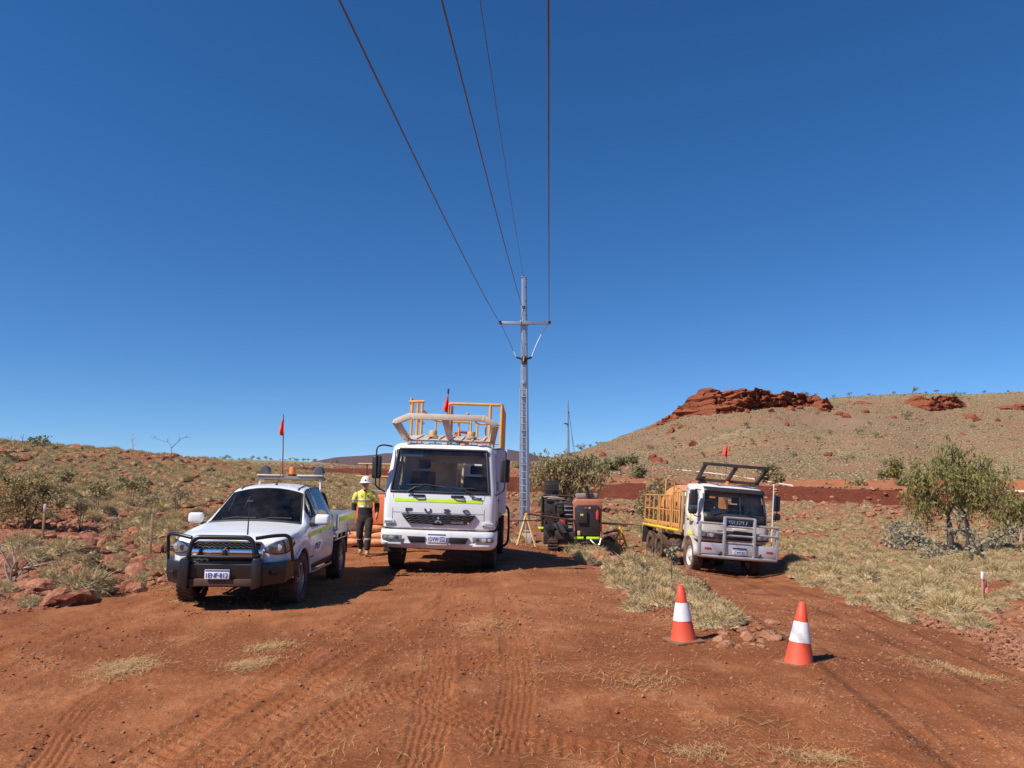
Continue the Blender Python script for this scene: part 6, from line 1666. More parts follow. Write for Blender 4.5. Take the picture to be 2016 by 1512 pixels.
# ------------------------------------------------------------------ cliffs of the mesa
def cliff(name, lab, top, bot, Yc, amp, seed, ncell=.34):
    ft, fb_ = prof(top), prof(bot)
    p0, p1 = top[0][0], top[-1][0]
    nu = int((p1 - p0) * 1.3); nt_ = 34
    us = np.linspace(p0, p1, nu)
    ks_ = np.linspace(p0, p1, 24)
    base = np.interp(us, ks_, [gpx(px, float(fb_(px)), 120, 262).y - 1.0 for px in ks_])
    base = np.convolve(np.pad(base, 9, mode='edge'), np.ones(19) / 19, 'valid')
    rows = []
    for i in range(nt_ + 4):
        row = []
        for px, yb in zip(us, base):
            t = min(i / nt_, 1.0)
            py = float(fb_(px)) + (float(ft(px)) - float(fb_(px))) * t
            edge = min(1.0, (px - p0) / 20, (p1 - px) / 14)
            Y = yb + 3.5 * t
            q = at(px, py, Y)
            if i == 0: q.z -= 1.5
            wx = q.x + 1.2 * mnoise.noise(Vector((q.x * .3, q.z * .4, seed + 2)))
            wz = q.z + .6 * mnoise.noise(Vector((q.x * .25, q.z * .5, seed + 5)))
            f1, pts = mnoise.voronoi(Vector((wx * ncell, wz * ncell * 2.2, seed * 7.3)))
            blk = mnoise.cell(Vector((math.floor(wx * .42 + .5 * math.floor(wz * .9)), math.floor(wz * .9), seed)))
            led = (wz * .62 + .4 * mnoise.noise(Vector((q.x * .08, 0, seed)))) % 1.0
            big = mnoise.fractal(Vector((q.x * .09, q.z * .14, seed + 3.0)), 1.0, 2.0, 5)
            dsp = amp * edge * (.75 * min(f1[1] - f1[0], .6) + .45 * blk + .55 * led ** 2 + 1.5 * big - .3)
            if i <= nt_:
                q.y -= dsp
                q.z += edge * (.45 * mnoise.noise(Vector((q.x * .5, q.z * .8, seed + 9))) + t * (.9 * mnoise.noise(Vector((q.x * .22, 0, seed))) + .5 * blk - .3))
            else:
                k = i - nt_
                prev = rows[-1][len(row)]
                ny = max(prev.y, Y) + (2.5, 6, 14)[k - 1]
                q = Vector((prev.x * (ny / prev.y), ny, 0)); q.z = max(hz(q.x, q.y) - (.1, .3, .8)[k - 1], prev.z - (.5, 1.2, 3)[k - 1])
            row.append(q)
        rows.append(row)
    o = MB().grid(rows).build(name, M_cliff, None, 0, 0)
    return tag(o, lab, 'rock outcrop')
cliff('rock_outcrop', 'long dark red cliff crowning the mesa above the tray truck', [(1270, 843), (1290, 831), (1312, 819), (1330, 806), (1345, 795), (1356, 781), (1375, 771), (1400, 765), (1450, 764), (1500, 767), (1560, 771), (1600, 777), (1622, 784), (1640, 798)],
      [(1270, 846), (1290, 842), (1320, 830), (1350, 820), (1390, 816), (1440, 811), (1500, 804), (1560, 800), (1600, 801), (1625, 812), (1640, 803)], 237, 2.3, 1)
cliff('rock_outcrop', 'lower red outcrop on the mesa behind the gum tree', [(1782, 790), (1795, 782), (1830, 779), (1870, 779), (1890, 786), (1902, 795)], [(1782, 793), (1800, 800), (1830, 808), (1860, 806), (1890, 803), (1902, 799)], 232, 1.8, 2)
cliff('rock_outcrop', 'small flat red ledge on the mesa at the edge of view', [(1955, 803), (1975, 797), (2005, 794), (2040, 796), (2060, 802)], [(1955, 806), (1980, 807), (2010, 805), (2040, 806), (2060, 806)], 228, 1.2, 3)
cliff('rock_outcrop', 'low broken red ledge left of the main outcrop rim', [(1670, 796), (1690, 790), (1720, 789), (1742, 793)], [(1670, 797), (1690, 796), (1720, 795), (1742, 795)], 234, 1.0, 4)

# ------------------------------------------------------------------ scattering
def scatter(name, P, Rt, Sc, Ix, protos, lab, cat):
    cl = bpy.data.collections.new(name + '_shapes')
    for k, me_ in enumerate(protos):
        o = bpy.data.objects.new('%s_shape_%02d' % (name, k), me_); cl.objects.link(o)
    me_ = bpy.data.meshes.new(name); n = len(P)
    me_.vertices.add(n); me_.vertices.foreach_set('co', np.asarray(P, np.float32).ravel())
    a = me_.attributes.new('rot', 'FLOAT_VECTOR', 'POINT'); a.data.foreach_set('vector', np.asarray(Rt, np.float32).ravel())
    a = me_.attributes.new('scl', 'FLOAT_VECTOR', 'POINT'); a.data.foreach_set('vector', np.asarray(Sc, np.float32).ravel())
    a = me_.attributes.new('idx', 'INT', 'POINT'); a.data.foreach_set('value', np.asarray(Ix, np.int32))
    o = bpy.data.objects.new(name, me_); COL.objects.link(o)
    ng = bpy.data.node_groups.new(name + '_scatter', 'GeometryNodeTree')
    ng.interface.new_socket('Geometry', in_out='INPUT', socket_type='NodeSocketGeometry'); ng.interface.new_socket('Geometry', in_out='OUTPUT', socket_type='NodeSocketGeometry')
    gi, go = ng.nodes.new('NodeGroupInput'), ng.nodes.new('NodeGroupOutput')
    ci = ng.nodes.new('GeometryNodeCollectionInfo'); ci.inputs[0].default_value = cl; ci.inputs[1].default_value = True; ci.inputs[2].default_value = True
    ip = ng.nodes.new('GeometryNodeInstanceOnPoints'); ip.inputs['Pick Instance'].default_value = True
    def na(t, nm):
        q = ng.nodes.new('GeometryNodeInputNamedAttribute'); q.data_type = t; q.inputs[0].default_value = nm; return q.outputs[0]
    er = ng.nodes.new('FunctionNodeEulerToRotation')
    lk = ng.links.new
    lk(gi.outputs[0], ip.inputs['Points']); lk(ci.outputs[0], ip.inputs['Instance']); lk(na('INT', 'idx'), ip.inputs['Instance Index'])
    lk(na('FLOAT_VECTOR', 'rot'), er.inputs[0]); lk(er.outputs[0], ip.inputs['Rotation']); lk(na('FLOAT_VECTOR', 'scl'), ip.inputs['Scale'])
    lk(ip.outputs[0], go.inputs[0])
    md = o.modifiers.new('scatter', 'NODES'); md.node_group = ng
    return tag(o, lab, cat, kind='stuff')
def wedge(n, r0, r1, a0=-42, a1=42, pw=1.0):
    """random ground points, density falling with distance as 1/r**(2-pw)..."""
    a = np.radians(RNG.uniform(a0, a1, n)); u = RNG.uniform(0, 1, n)
    r_ = r0 * (r1 / r0) ** u if pw == 0 else (r0 ** pw + u * (r1 ** pw - r0 ** pw)) ** (1 / pw)
    return r_ * np.sin(a), r_ * np.cos(a)
def rots(n, tilt=.2): return np.stack([RNG.uniform(-tilt, tilt, n), RNG.uniform(-tilt, tilt, n), RNG.uniform(0, 6.28, n)], -1)
# footprints of the vehicles stay clear of plants
def clear_mask(x, y):
    m = np.ones(len(x), bool)
    for cx, y0, y1, w in ((-4.0, 10.3, 16.3, 1.3), (-1.5, 14.9, 24, 1.6), (tt.location.x - .2, 22, 30, 1.6), (rig.location.x, 26.6, 30, 1.4), (person.location.x, person.location.y - .5, person.location.y + .5, .5)):
        m &= ~((np.abs(x - cx) < w) & (y > y0) & (y < y1))
    return m

# ------------------------------------------------------------------ spinifex
M_spin = leafmat('spinifex_blades', [(.60, .435, .20), (.42, .335, .195), (.62, .47, .245), (.32, .24, .13)], .15, .75)
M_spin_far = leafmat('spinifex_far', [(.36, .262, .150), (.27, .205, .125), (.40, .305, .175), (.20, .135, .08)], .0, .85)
M_spin_core = mat('dead_grass_core', (.38, .285, .16), .95, var=.35, vscale=14)
def tussock(name, seed, blades=300, w=.011, m=None, core=True, spread=1.0, hgt=.85):
    rnd = random.Random(seed); v = []; f = []
    def add(pts, fs):
        n = len(v); v.extend(pts); f.extend([tuple(i + n for i in q) for q in fs])
    for k in range(blades):
        a = rnd.uniform(0, 2 * math.pi); el = math.asin(rnd.uniform(.02, 1) ** .75)
        d = Vector((math.cos(a) * math.cos(el), math.sin(a) * math.cos(el), math.sin(el)))
        lump = 1 + .18 * math.sin(3 * a + seed) * math.cos(el)
        b = d * .40 * lump
        L = rnd.uniform(.14, .30) * (1 if rnd.random() < .92 else 1.6)
        d2 = (d + Vector((rnd.gauss(0, .35), rnd.gauss(0, .35), rnd.gauss(.12, .3)))).normalized()
        mid = b + d2 * L * .55; tip = b + d2 * L + Vector((rnd.gauss(0, .03), rnd.gauss(0, .03), -.05 * math.cos(el)))
        b = Vector((b.x, b.y, b.z * hgt)); mid.z *= hgt; tip.z = max(tip.z * hgt, .01)
        s = d2.cross(Vector((rnd.gauss(0, 1), rnd.gauss(0, 1), rnd.gauss(0, 1)))).normalized() * w * spread * rnd.uniform(.7, 1.4)
        add([b - s, b + s, mid + s * .8, mid - s * .8, tip], [(0, 1, 2, 3), (3, 2, 4)])
    if core:
        n = 12; r0 = .47; nb = len(f)
        rings = [[(r0 * math.cos(t) * math.cos(2 * math.pi * j / n) * (1 + .15 * math.sin(j * 2.3 + seed)), r0 * math.cos(t) * math.sin(2 * math.pi * j / n), r0 * hgt * .80 * math.sin(t)) for j in range(n)] for t in (0, .45, .95, 1.4)]
        pts = [p for r_ in rings for p in r_]
        add(pts, [(i * n + j, i * n + (j + 1) % n, (i + 1) * n + (j + 1) % n, (i + 1) * n + j) for i in range(3) for j in range(n)] + [tuple(36 + j for j in range(n))])
    me_ = bpy.data.meshes.new(name); me_.from_pydata([tuple(p) for p in v], [], f); me_.materials.append(m or M_spin)
    if core:
        me_.materials.append(M_spin_core); me_.polygons.foreach_set('material_index', [0] * nb + [1] * (len(f) - nb))
    return me_
TUS = [tussock('spinifex_shape', s, 900, .0065, hgt=.95) for s in range(6)]
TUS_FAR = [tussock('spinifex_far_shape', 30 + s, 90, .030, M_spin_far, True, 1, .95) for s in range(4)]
# near and middle slope
xs, ys_ = [], []
for n, r0, r1, a0, a1, pw in ((3600, 10.5, 30, -42, -9, 1.5), (9500, 24, 62, -42, -7, 1.6), (1900, 12, 34, 9, 42, 1.7), (5200, 26, 62, -9, 42, 1.6), (2200, 66, 112, -42, 42, 1.6)):
    x, y = wedge(n, r0, r1, a0, a1, pw); xs.append(x); ys_.append(y)
X, Y = np.concatenate(xs), np.concatenate(ys_)
rd_, isl_, dk_, orr = zones(X, Y)
dens = fbm(X * .28, Y * .28, 3, 91)
keep = (rd_ < .25) & (isl_ < .3) & (dk_ < .2) & (orr < .35) & clear_mask(X, Y)
pxs = 1008 + FPX * X / Y
hz_ = H(X, Y); pys = 945 - FPX * (hz_ - CAMZ) / Y
keep &= ~((dens < np.where((pxs > 1480) & (Y > 16), .36, .46)) & (pxs > 930))
keep &= ~((dens < .35) & (pxs <= 930))
# the bare rocky bank beside the ute and the stony slope below the bank of the road
keep &= ~((pxs < 340) & (pys > 1000) & (Y < 24) & (RNG.uniform(0, 1, len(X)) < .90))
keep &= ~((pxs > 900) & (Y > 46) & (RNG.uniform(0, 1, len(X)) < .66))
keep &= ~((pxs > 1860) & (Y < 14.2))
keep &= ~((pxs > 930) & (pxs < 1250) & (Y > 26) & (Y < 40) & (RNG.uniform(0, 1, len(X)) < .6))
X, Y = X[keep], Y[keep]
sz = (.20 + .42 * RNG.uniform(0, 1, len(X)) ** 1.8) * np.where((X < 0) & (Y < 30), 1.1, 1.0) * np.where((X > 4) & (Y < 24), 1.15, 1)
# hand-placed tussocks of the island and the verge, as the photograph shows them
hp = [(1425, 1200, .28), (1150, 1108, .4), (1405, 1238, .42), (1440, 1225, .30), (1375, 1215, .34), (1340, 1215, .36), (1305, 1200, .42), (1270, 1185, .44), (1230, 1180, .40), (1290, 1165, .48), (1250, 1150, .52), (1330, 1175, .45), (1215, 1150, .44), (1200, 1120, .46),
      (1170, 1095, .62), (1130, 1090, .55), (1190, 1085, .6), (1240, 1120, .5), (1290, 1130, .5), (1320, 1140, .45), (1365, 1180, .42), (1390, 1195, .36), (1250, 1205, .30), (1225, 1165, .42), (1355, 1155, .4), (1310, 1115, .5), (1275, 1108, .55), (1230, 1095, .55),
      (1915, 1240, .48), (1845, 1225, .34), (1775, 1220, .36), (1740, 1205, .32), (1690, 1190, .42), (1655, 1165, .44), (1620, 1160, .40), (1580, 1140, .36), (1940, 1205, .4), (1880, 1205, .3), (1560, 1120, .45), (1600, 1130, .5),
      (235, 1105, .34), (115, 1085, .52), (215, 1060, .42), (120, 1130, .50), (60, 1110, .62), (300, 1120, .34), (280, 1140, .3), (40, 1090, .7), (60, 1190, .3), (10, 1170, .4), (230, 1062, .5), (285, 1070, .5), (340, 1030, .55), (310, 1010, .6), (100, 1150, .45)]
hx_ = [gpx(a, b) for a, b, s in hp]
X = np.concatenate([X, [g.x for g in hx_]]); Y = np.concatenate([Y, [g.y for g in hx_]]); sz = np.concatenate([sz, [s * (.95 if a < 400 else 1.15 if a < 1480 else .9) for a, b, s in hp]])
# no two hummocks grow into each other
cell = {}; kp = np.zeros(len(X), bool)
for i in list(range(len(X) - len(hp), len(X))) + list(RNG.permutation(len(X) - len(hp))):
    r_ = sz[i] * 1.2 * .60; cx, cy = int(X[i] // .8), int(Y[i] // .8); ok = True
    for a in (-1, 0, 1):
        for b in (-1, 0, 1):
            for j in cell.get((cx + a, cy + b), ()):
                if (X[i] - X[j]) ** 2 + (Y[i] - Y[j]) ** 2 < ((r_ + sz[j] * .72) * .74) ** 2: ok = False
    if ok: kp[i] = True; cell.setdefault((cx, cy), []).append(i)
X, Y, sz = X[kp], Y[kp], sz[kp]
Z = H(X, Y) - .02
app = sz / Y * np.where(np.abs(X / Y) < .70, 1, 0)
order = np.argsort(-app)
near_i, rest = order[:300], order[300:]
MARKS = [(83, 1068, 'around the white-topped stake in the rocks'), (295, 1100, 'around the bare timber stake'), (20, 1150, 'among the pale dead branches'), (185, 1115, 'beside the dry yellow-leaved weed'), (40, 1000, 'under the green acacia bush'), (340, 1020, 'just behind the ute mirror'),
         (190, 965, 'below the wispy olive shrub'), (260, 945, 'on the slope under the forked twig'), (120, 920, 'high on the slope under the leaning crest tree'), (450, 940, 'behind the ute cab'), (620, 960, 'behind the ute tray'), (1345, 1225, 'right behind the upright cone'), (1250, 1160, 'in the middle of the strip between the tracks'),
         (1180, 1095, 'before the drill rig'), (1310, 1120, 'around the grey-leaved sapling'), (1920, 1235, 'beside the pink gravel at the road edge'), (1936, 1180, 'around the pink-taped stake'), (1780, 1215, 'on the bare edge of the right track'), (1660, 1170, 'along the bend of the right track'), (1580, 1130, 'in front of the tray truck bull bar'),
         (1690, 1095, 'around the dense dark green bush'), (1850, 1120, 'around the open twiggy shrub'), (1790, 1090, 'below the wide grey-green shrub'), (1940, 1130, 'around the leaning black sapling'), (1980, 1110, 'below the silvery tree at the edge'), (1600, 1060, 'on the flat beyond the tray truck'), (1740, 1150, 'in the middle of the pale grass flat'), (1000, 1040, 'around the steel pole')]
def zone_label(x, y, z):
    px = 1008 + FPX * x / y; py = 945 - FPX * (z - CAMZ) / y
    k = min(MARKS, key=lambda q: (q[0] - px) ** 2 + (1.6 * (q[1] - py)) ** 2)
    return 'spinifex tussock ' + k[2], 'spinifex tussocks ' + k[2]
for i in near_i:
    lab, grp = zone_label(X[i], Y[i], Z[i])
    s = sz[i] * 1.2
    put('spinifex_tussock', TUS[int(i) % 6], (X[i], Y[i], Z[i]), (s * random.uniform(.9, 1.15), s, s * random.uniform(.75, 1.1)), random.uniform(0, 6.3), lab, 'grass tussock', grp, .12)
ss = np.stack([sz[rest] * 1.2, sz[rest] * 1.2, sz[rest] * RNG.uniform(.7, 1.25, len(rest))], -1)
scatter('spinifex_grass', np.stack([X[rest], Y[rest], Z[rest]], -1), rots(len(rest), .15), ss, RNG.integers(0, 6, len(rest)), TUS, 'spinifex hummocks covering the slopes around the worksite', 'grass')
# far slopes: the mesa, the crest beyond the road
xs, ys_ = [], []
for n, r0, r1, a0, a1 in ((80000, 106, 330, -1, 38), (5000, 90, 300, -40, -3)):
    x, y = wedge(n, r0, r1, a0, a1, 1.75); xs.append(x); ys_.append(y)
X, Y = np.concatenate(xs), np.concatenate(ys_)
rd_, isl_, dk_, orr = zones(X, Y)
dens = fbm(X * .035, Y * .05, 4, 95) + .25 * (fbm(X * .2, Y * .2, 2, 96) - .5)
keep = (orr < .4) & (dk_ < .3) & (Y > 66) & (dens > .30) & (fbm(X * .045 + 9, Y * .08, 4, 86) + RNG.normal(0, .05, len(X)) < .70)
X, Y = X[keep], Y[keep]
sz = (.24 + .5 * RNG.uniform(0, 1, len(X)) ** 2) * (.75 + .5 * fbm(X * .09, Y * .09, 2, 98))
Z = H(X, Y) - .05 + np.where(Y > 40, (fbm(X * .5, Y * .5, 4, 63) - .5) * .8, 0)
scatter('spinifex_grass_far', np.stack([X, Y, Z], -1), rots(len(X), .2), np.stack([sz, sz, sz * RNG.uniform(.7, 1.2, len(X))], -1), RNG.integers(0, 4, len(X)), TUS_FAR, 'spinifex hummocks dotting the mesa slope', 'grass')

# ------------------------------------------------------------------ loose stones and gravel
xs, ys_ = [], []
for n, r0, r1, pw in ((17000, 3.8, 16, .6), (10000, 9, 28, 1.2)):
    x, y = wedge(n, r0, r1, -38, 38, pw); xs.append(x); ys_.append(y)
X, Y = np.concatenate(xs), np.concatenate(ys_)
rd_ = zones(X, Y)[0]
xg, yg = wedge(6000, 8.5, 14.5, 26, 40, 1.2)
k_ = (zones(xg, yg)[0] < .7); X, Y = np.concatenate([X, xg[k_]]), np.concatenate([Y, yg[k_]])
rd_ = zones(X, Y)[0]
patch_ = fbm(X * .55, Y * .55, 4, 97) + .12 * sstep(0, 5, X) + .12 * sstep(8, 10, Y) * sstep(-1, .5, X) * (1 - sstep(3, 4, X))
keep = (RNG.uniform(0, 1, len(X)) < sstep(.42, .64, patch_) * .9 + .08) | ((rd_ < .5) & (RNG.uniform(0, 1, len(X)) < .8))
X, Y, rd_ = X[keep], Y[keep], rd_[keep]
sz = (.005 + .022 * RNG.uniform(0, 1, len(X)) ** 3.0 + .012 * (1 - rd_)) * np.clip(.55 + Y / 14, .8, 2.2) * np.where((X > 4.5) & (rd_ < .6) & (Y < 15), 1.6, 1)
Z = hfine(X, Y) + sz * .15
scatter('gravel', np.stack([X, Y, Z], -1), rots(len(X), .5), np.stack([sz, sz * RNG.uniform(.6, 1, len(X)), sz * RNG.uniform(.6, 1.1, len(X))], -1), np.where(RNG.uniform(0, 1, len(X)) < .7, RNG.integers(0, 4, len(X)), RNG.integers(4, 8, len(X))), RKS[4:] + RKS[:4], 'loose red and pink stones strewn over the dirt', 'gravel')
# stones of the slopes further off
x, y = wedge(6000, 26, 64, -4, 40, 1.5)
k_ = (zones(x, y)[2] < .5)
x, y = x[k_], y[k_]
x2, y2 = wedge(2600, 66, 100, -2, 40, 1.5); x2b, y2b = wedge(2600, 13, 60, -42, -12, 1.2)
x, y = np.concatenate([x, x2, x2b]), np.concatenate([y, y2, y2b])
k_ = (zones(x, y)[0] < .4) & (zones(x, y)[3] < .6); x, y = x[k_], y[k_]
sz = (.05 + .22 * RNG.uniform(0, 1, len(x)) ** 3) * np.clip(y / 45, .5, 1.3)
xa, ya = wedge(4500, 10.5, 24, -42, -16, 1.5); k_ = zones(xa, ya)[0] < .4; xa, ya = xa[k_], ya[k_]
xb, yb = wedge(9000, 108, 300, -1, 38, 1.8); k_ = (fbm(xb * .05, yb * .09, 4, 88) > .5) & (zones(xb, yb)[3] < .3); xb, yb = xb[k_], yb[k_]
sz = np.concatenate([sz, .03 + .12 * RNG.uniform(0, 1, len(xa)) ** 2.5, .12 + .5 * RNG.uniform(0, 1, len(xb)) ** 3.5]); x, y = np.concatenate([x, xa, xb]), np.concatenate([y, ya, yb])
scatter('slope_stones', np.stack([x, y, H(x, y) + sz * .15], -1), rots(len(x), .4), np.stack([sz, sz, sz], -1), RNG.integers(0, 8, len(x)), RKS, 'stones littering the slopes below the dirt road', 'stones')

# ------------------------------------------------------------------ straw on the dirt
M_straw = mat('dry_straw', (.50, .31, .13), .8, var=.25, vscale=15)
v, f = [], []
def straw(cx, cy, n, rx, ry, L):
    gx = RNG.normal(0, 1, n) * rx + cx; gy = RNG.normal(0, 1, n) * ry + cy; cy = float(np.mean(cy))
    z = hfine(gx, gy)
    for k in range(n):
        a = RNG.uniform(0, 3.14); l = L * RNG.uniform(.3, 1.5); w = .0008 + .00011 * cy
        d = (math.cos(a) * l / 2, math.sin(a) * l / 2); q = (-math.sin(a) * w, math.cos(a) * w)
        h0, h1 = z[k] + RNG.uniform(.004, .02), z[k] + RNG.uniform(.004, .035)
        i = len(v)
        v.extend([(gx[k] - d[0] - q[0], gy[k] - d[1] - q[1], h0), (gx[k] - d[0] + q[0], gy[k] - d[1] + q[1], h0), (gx[k] + d[0] + q[0], gy[k] + d[1] + q[1], h1), (gx[k] + d[0] - q[0], gy[k] + d[1] - q[1], h1)])
        f.append((i, i + 1, i + 2, i + 3))
for px, py, n, rx, ry in [(248, 1316, 900, .16, .22), (533, 1274, 380, .16, .16), (495, 1310, 420, .12, .12), (372, 1185, 200, .2, .12), (1905, 1330, 380, .22, .14), (1610, 1498, 260, .16, .08), (1390, 1490, 110, .16, .1), (1275, 1345, 200, .2, .2),
                          (960, 1235, 260, .3, .3), (1820, 1308, 120, .2, .1), (1150, 1320, 150, .4, .3), (1230, 1480, 80, .4, .15), (1480, 1430, 80, .4, .2), (1540, 1250, 90, .2, .1), (700, 1480, 60, .5, .2), (340, 1160, 160, .3, .15)]:
    g = gpx(px, py); straw(g.x, g.y, n, rx, ry, .11)
x, y = wedge(2600, 4.2, 14, -36, 36, .8)
k_ = (zones(x, y)[0] > .5) & (fbm(x * .5, y * .5, 3, 99) > .52)
x, y = x[k_], y[k_]
straw(x, y, len(x), .12, .12, .07)
me_ = bpy.data.meshes.new('straw'); me_.from_pydata(v, [], f); me_.materials.append(M_straw)
o = bpy.data.objects.new('straw_litter', me_); COL.objects.link(o)
tag(o, 'dry straw wisps scattered over the dirt road', 'straw', kind='stuff')

# ------------------------------------------------------------------ trees and shrubs
M_gum = leafmat('gum_leaves', [(.27, .26, .085), (.27, .26, .085), (.40, .35, .13), (.14, .14, .045)], .35)
M_gum2 = leafmat('pale_gum_leaves', [(.36, .30, .145), (.32, .28, .13), (.42, .34, .17), (.18, .155, .07)], .3)
M_bush = leafmat('green_bush_leaves', [(.25, .235, .105), (.27, .245, .115), (.18, .175, .075), (.32, .28, .14)], .25)
M_grey = leafmat('grey_leaves', [(.36, .33, .22), (.33, .31, .20), (.44, .39, .27), (.2, .18, .12)], .25)
M_dry = leafmat('dry_leaves', [(.40, .31, .17), (.34, .26, .13), (.48, .40, .24), (.22, .16, .08)], .25)
M_bark = mat('bark_pale', (.36, .27, .20), .85, var=.3, vscale=4, bump=.4)
M_bark_d = mat('bark_dark', (.075, .055, .045), .9, var=.35, vscale=5, bump=.4)
def leaves(blobs, nper, size, droop, seed, clump=.22, aspect=.22):
    """many small leaf faces in clumps through the volume of the crown"""
    rg = np.random.default_rng(seed); V, F = [], []
    n0 = 0
    for (c, r_, dens_) in blobs:
        nc = max(6, int(26 * dens_))
        d = rg.normal(size=(nc, 3)); d /= np.linalg.norm(d, axis=1)[:, None]
        cc = np.array(c) + d * np.array(r_) * (rg.uniform(.25, 1.0, nc) ** .5)[:, None]
        n = int(nper * dens_)
        k = rg.integers(0, nc, n)
        cs = clump * (np.mean(r_) ** .5) * rg.uniform(.5, 1.3, nc)
        p = cc[k] + rg.normal(size=(n, 3)) * cs[k][:, None] * np.array([1, 1, .75])
        if droop > 1:       # hanging sprays
            ns = max(4, n // 14); st = rg.integers(0, ns, n)
            kk = rg.integers(0, nc, ns); s0 = cc[kk] + rg.normal(size=(ns, 3)) * cs[kk][:, None] * np.array([1, 1, .6])
            ln = rg.uniform(.25, .75, ns); out = rg.normal(size=(ns, 3)) * .25; tt_ = rg.uniform(0, 1, n)
            p = s0[st] + out[st] * tt_[:, None] + rg.normal(size=(n, 3)) * .045
            p[:, 2] -= ln[st] * tt_ ** 1.3
        dirs = rg.normal(size=(n, 3)) * .8; dirs[:, 2] -= droop; dirs /= np.linalg.norm(dirs, axis=1)[:, None]
        sd = np.cross(dirs, rg.normal(size=(n, 3))); sd /= np.linalg.norm(sd, axis=1)[:, None]
        L = size * rg.uniform(.6, 1.3, n)[:, None]; W = L * aspect
        q = np.stack([p, p + dirs * L * .5 + sd * W, p + dirs * L, p + dirs * L * .5 - sd * W], 1)
        V.append(q.reshape(-1, 3)); F.append(np.arange(n * 4).reshape(-1, 4) + n0); n0 += n * 4
    return np.concatenate(V), np.concatenate(F)
def leaf_obj(name, VF, m, parent):
    V, F = VF
    me_ = bpy.data.meshes.new(name); n = len(V)
    me_.vertices.add(n); me_.vertices.foreach_set('co', V.astype(np.float32).ravel())
    me_.loops.add(F.size); me_.loops.foreach_set('vertex_index', F.astype(np.int32).ravel())
    me_.polygons.add(len(F)); me_.polygons.foreach_set('loop_start', (np.arange(len(F)) * 4).astype(np.int32))
    me_.update(calc_edges=True); me_.materials.append(m)
    o = bpy.data.objects.new(name, me_); COL.objects.link(o); o.parent = parent
    return o
def limb(m, a, b, r0, r1, rnd, n=5, wob=.08):
    a, b = Vector(a), Vector(b); pts = []; rr = []
    for k in range(n + 1):
        t = k / n; p = a.lerp(b, t)
        if 0 < k < n: p += Vector((rnd.gauss(0, 1), rnd.gauss(0, 1), rnd.gauss(0, .5))) * wob * (b - a).length * .5
        pts.append(p); rr.append(r0 + (r1 - r0) * t)
    m.tube(pts, rr, 7); return pts
def tree_px(name, lab, Y, base, blobs, trunks, leafm, barkm, nper, size, droop=.9, seed=1, group=None, clump=.22, twig=1.0, cat='tree', aspect=.22, trunk_r=.1):
    """a tree whose crown lobes and limbs are given as seen in the photograph, standing at depth Y with real depth of its own"""
    s = Y / FPX
    rnd = random.Random(seed)
    bpt = gpx(base[0], base[1], Y * .8, Y * 1.3) if base[1] else None
    bp = at(base[0], 945, Y); bz = hz(bp.x, Y)
    T = thing(name, lab, cat, (bp.x, Y, bz), group=group)
    def loc(px, py, dy=0): 
        q = at(px, py, Y); return Vector((q.x - bp.x, dy, q.z - bz))
    BL = []
    for b in blobs:
        px, py, rx, ry = b[:4]; dy = b[4] if len(b) > 4 else rnd.uniform(-.5, .5) * rx * s
        BL.append((loc(px, py, dy), (rx * s, rx * s * .8, ry * s), rx * ry / 1200.0))
    m = MB(); tips = []
    for tr in trunks:
        pts = [loc(*q) for q in tr[0]]; r0 = tr[1]
        if tr[2]: pts[0].z = -.1
        n = len(pts)
        m.tube(bend(pts, .4, 3) if n > 2 else pts, [r0 * (1 - .75 * k / (len(bend(pts, .4, 3)) - 1 if n > 2 else 1)) for k in range(len(bend(pts, .4, 3)) if n > 2 else n)], 8)
        tips += [pts[-1], pts[-1].lerp(pts[-2], .4)]
    for c, r_, d_ in BL:
        src = min(tips, key=lambda p: (p - c).length) if tips else Vector((0, 0, 0))
        pt = limb(m, src, c, trunk_r * .35, trunk_r * .12, rnd)
        for k in range(int(5 * twig)):
            e = c + Vector((rnd.uniform(-1, 1) * r_[0], rnd.uniform(-1, 1) * r_[1], rnd.uniform(-.8, 1) * r_[2])) * .85
            limb(m, pt[rnd.randrange(2, len(pt))], e, trunk_r * .14, trunk_r * .04, rnd, 4, .12)
    m.build('trunk', barkm, T, 0, 50, fixn=False)
    leaf_obj('crown', leaves(BL, nper, size, droop, seed, clump, aspect), leafm, T)
    return T
tree_px('gum_tree', 'large green gum tree with drooping leaves and twin dark trunks', 34, (1872, 1088),
        [(1838, 928, 46, 30), (1885, 905, 46, 24), (1930, 922, 38, 34), (1815, 965, 30, 24), (1850, 968, 40, 30), (1895, 950, 44, 34), (1945, 958, 30, 26), (1835, 992, 34, 16), (1905, 985, 30, 18), (1868, 880, 22, 12), (1962, 948, 16, 24), (1800, 935, 18, 20)],
        [([(1872, 1090), (1870, 1040), (1867, 1010), (1850, 995)], .15, True), ([(1905, 1112), (1908, 1070), (1905, 1030), (1892, 1000)], .17, True), ([(1892, 1000), (1880, 970), (1878, 940)], .10, False), ([(1900, 1010), (1920, 990), (1940, 975)], .08, False), ([(1867, 1010), (1880, 985), (1895, 940)], .08, False)],
        M_gum, M_bark_d, 1050, .20, 1.6, 3, clump=.34, trunk_r=.2, aspect=.13)
tree_px('gum_tree', 'slender gum tree at the edge of view beside the larger gum', 38, (1992, 1078), [(1985, 975, 26, 22), (2000, 1000, 28, 22), (1975, 1000, 20, 16), (1990, 1030, 24, 16), (2020, 990, 24, 24)],
        [([(1992, 1085), (1988, 1040), (1985, 990)], .09, True), ([(2010, 1080), (2012, 1040), (2016, 1000)], .09, True)], M_gum, M_bark, 1300, .20, 1.6, 5, aspect=.14, clump=.32)
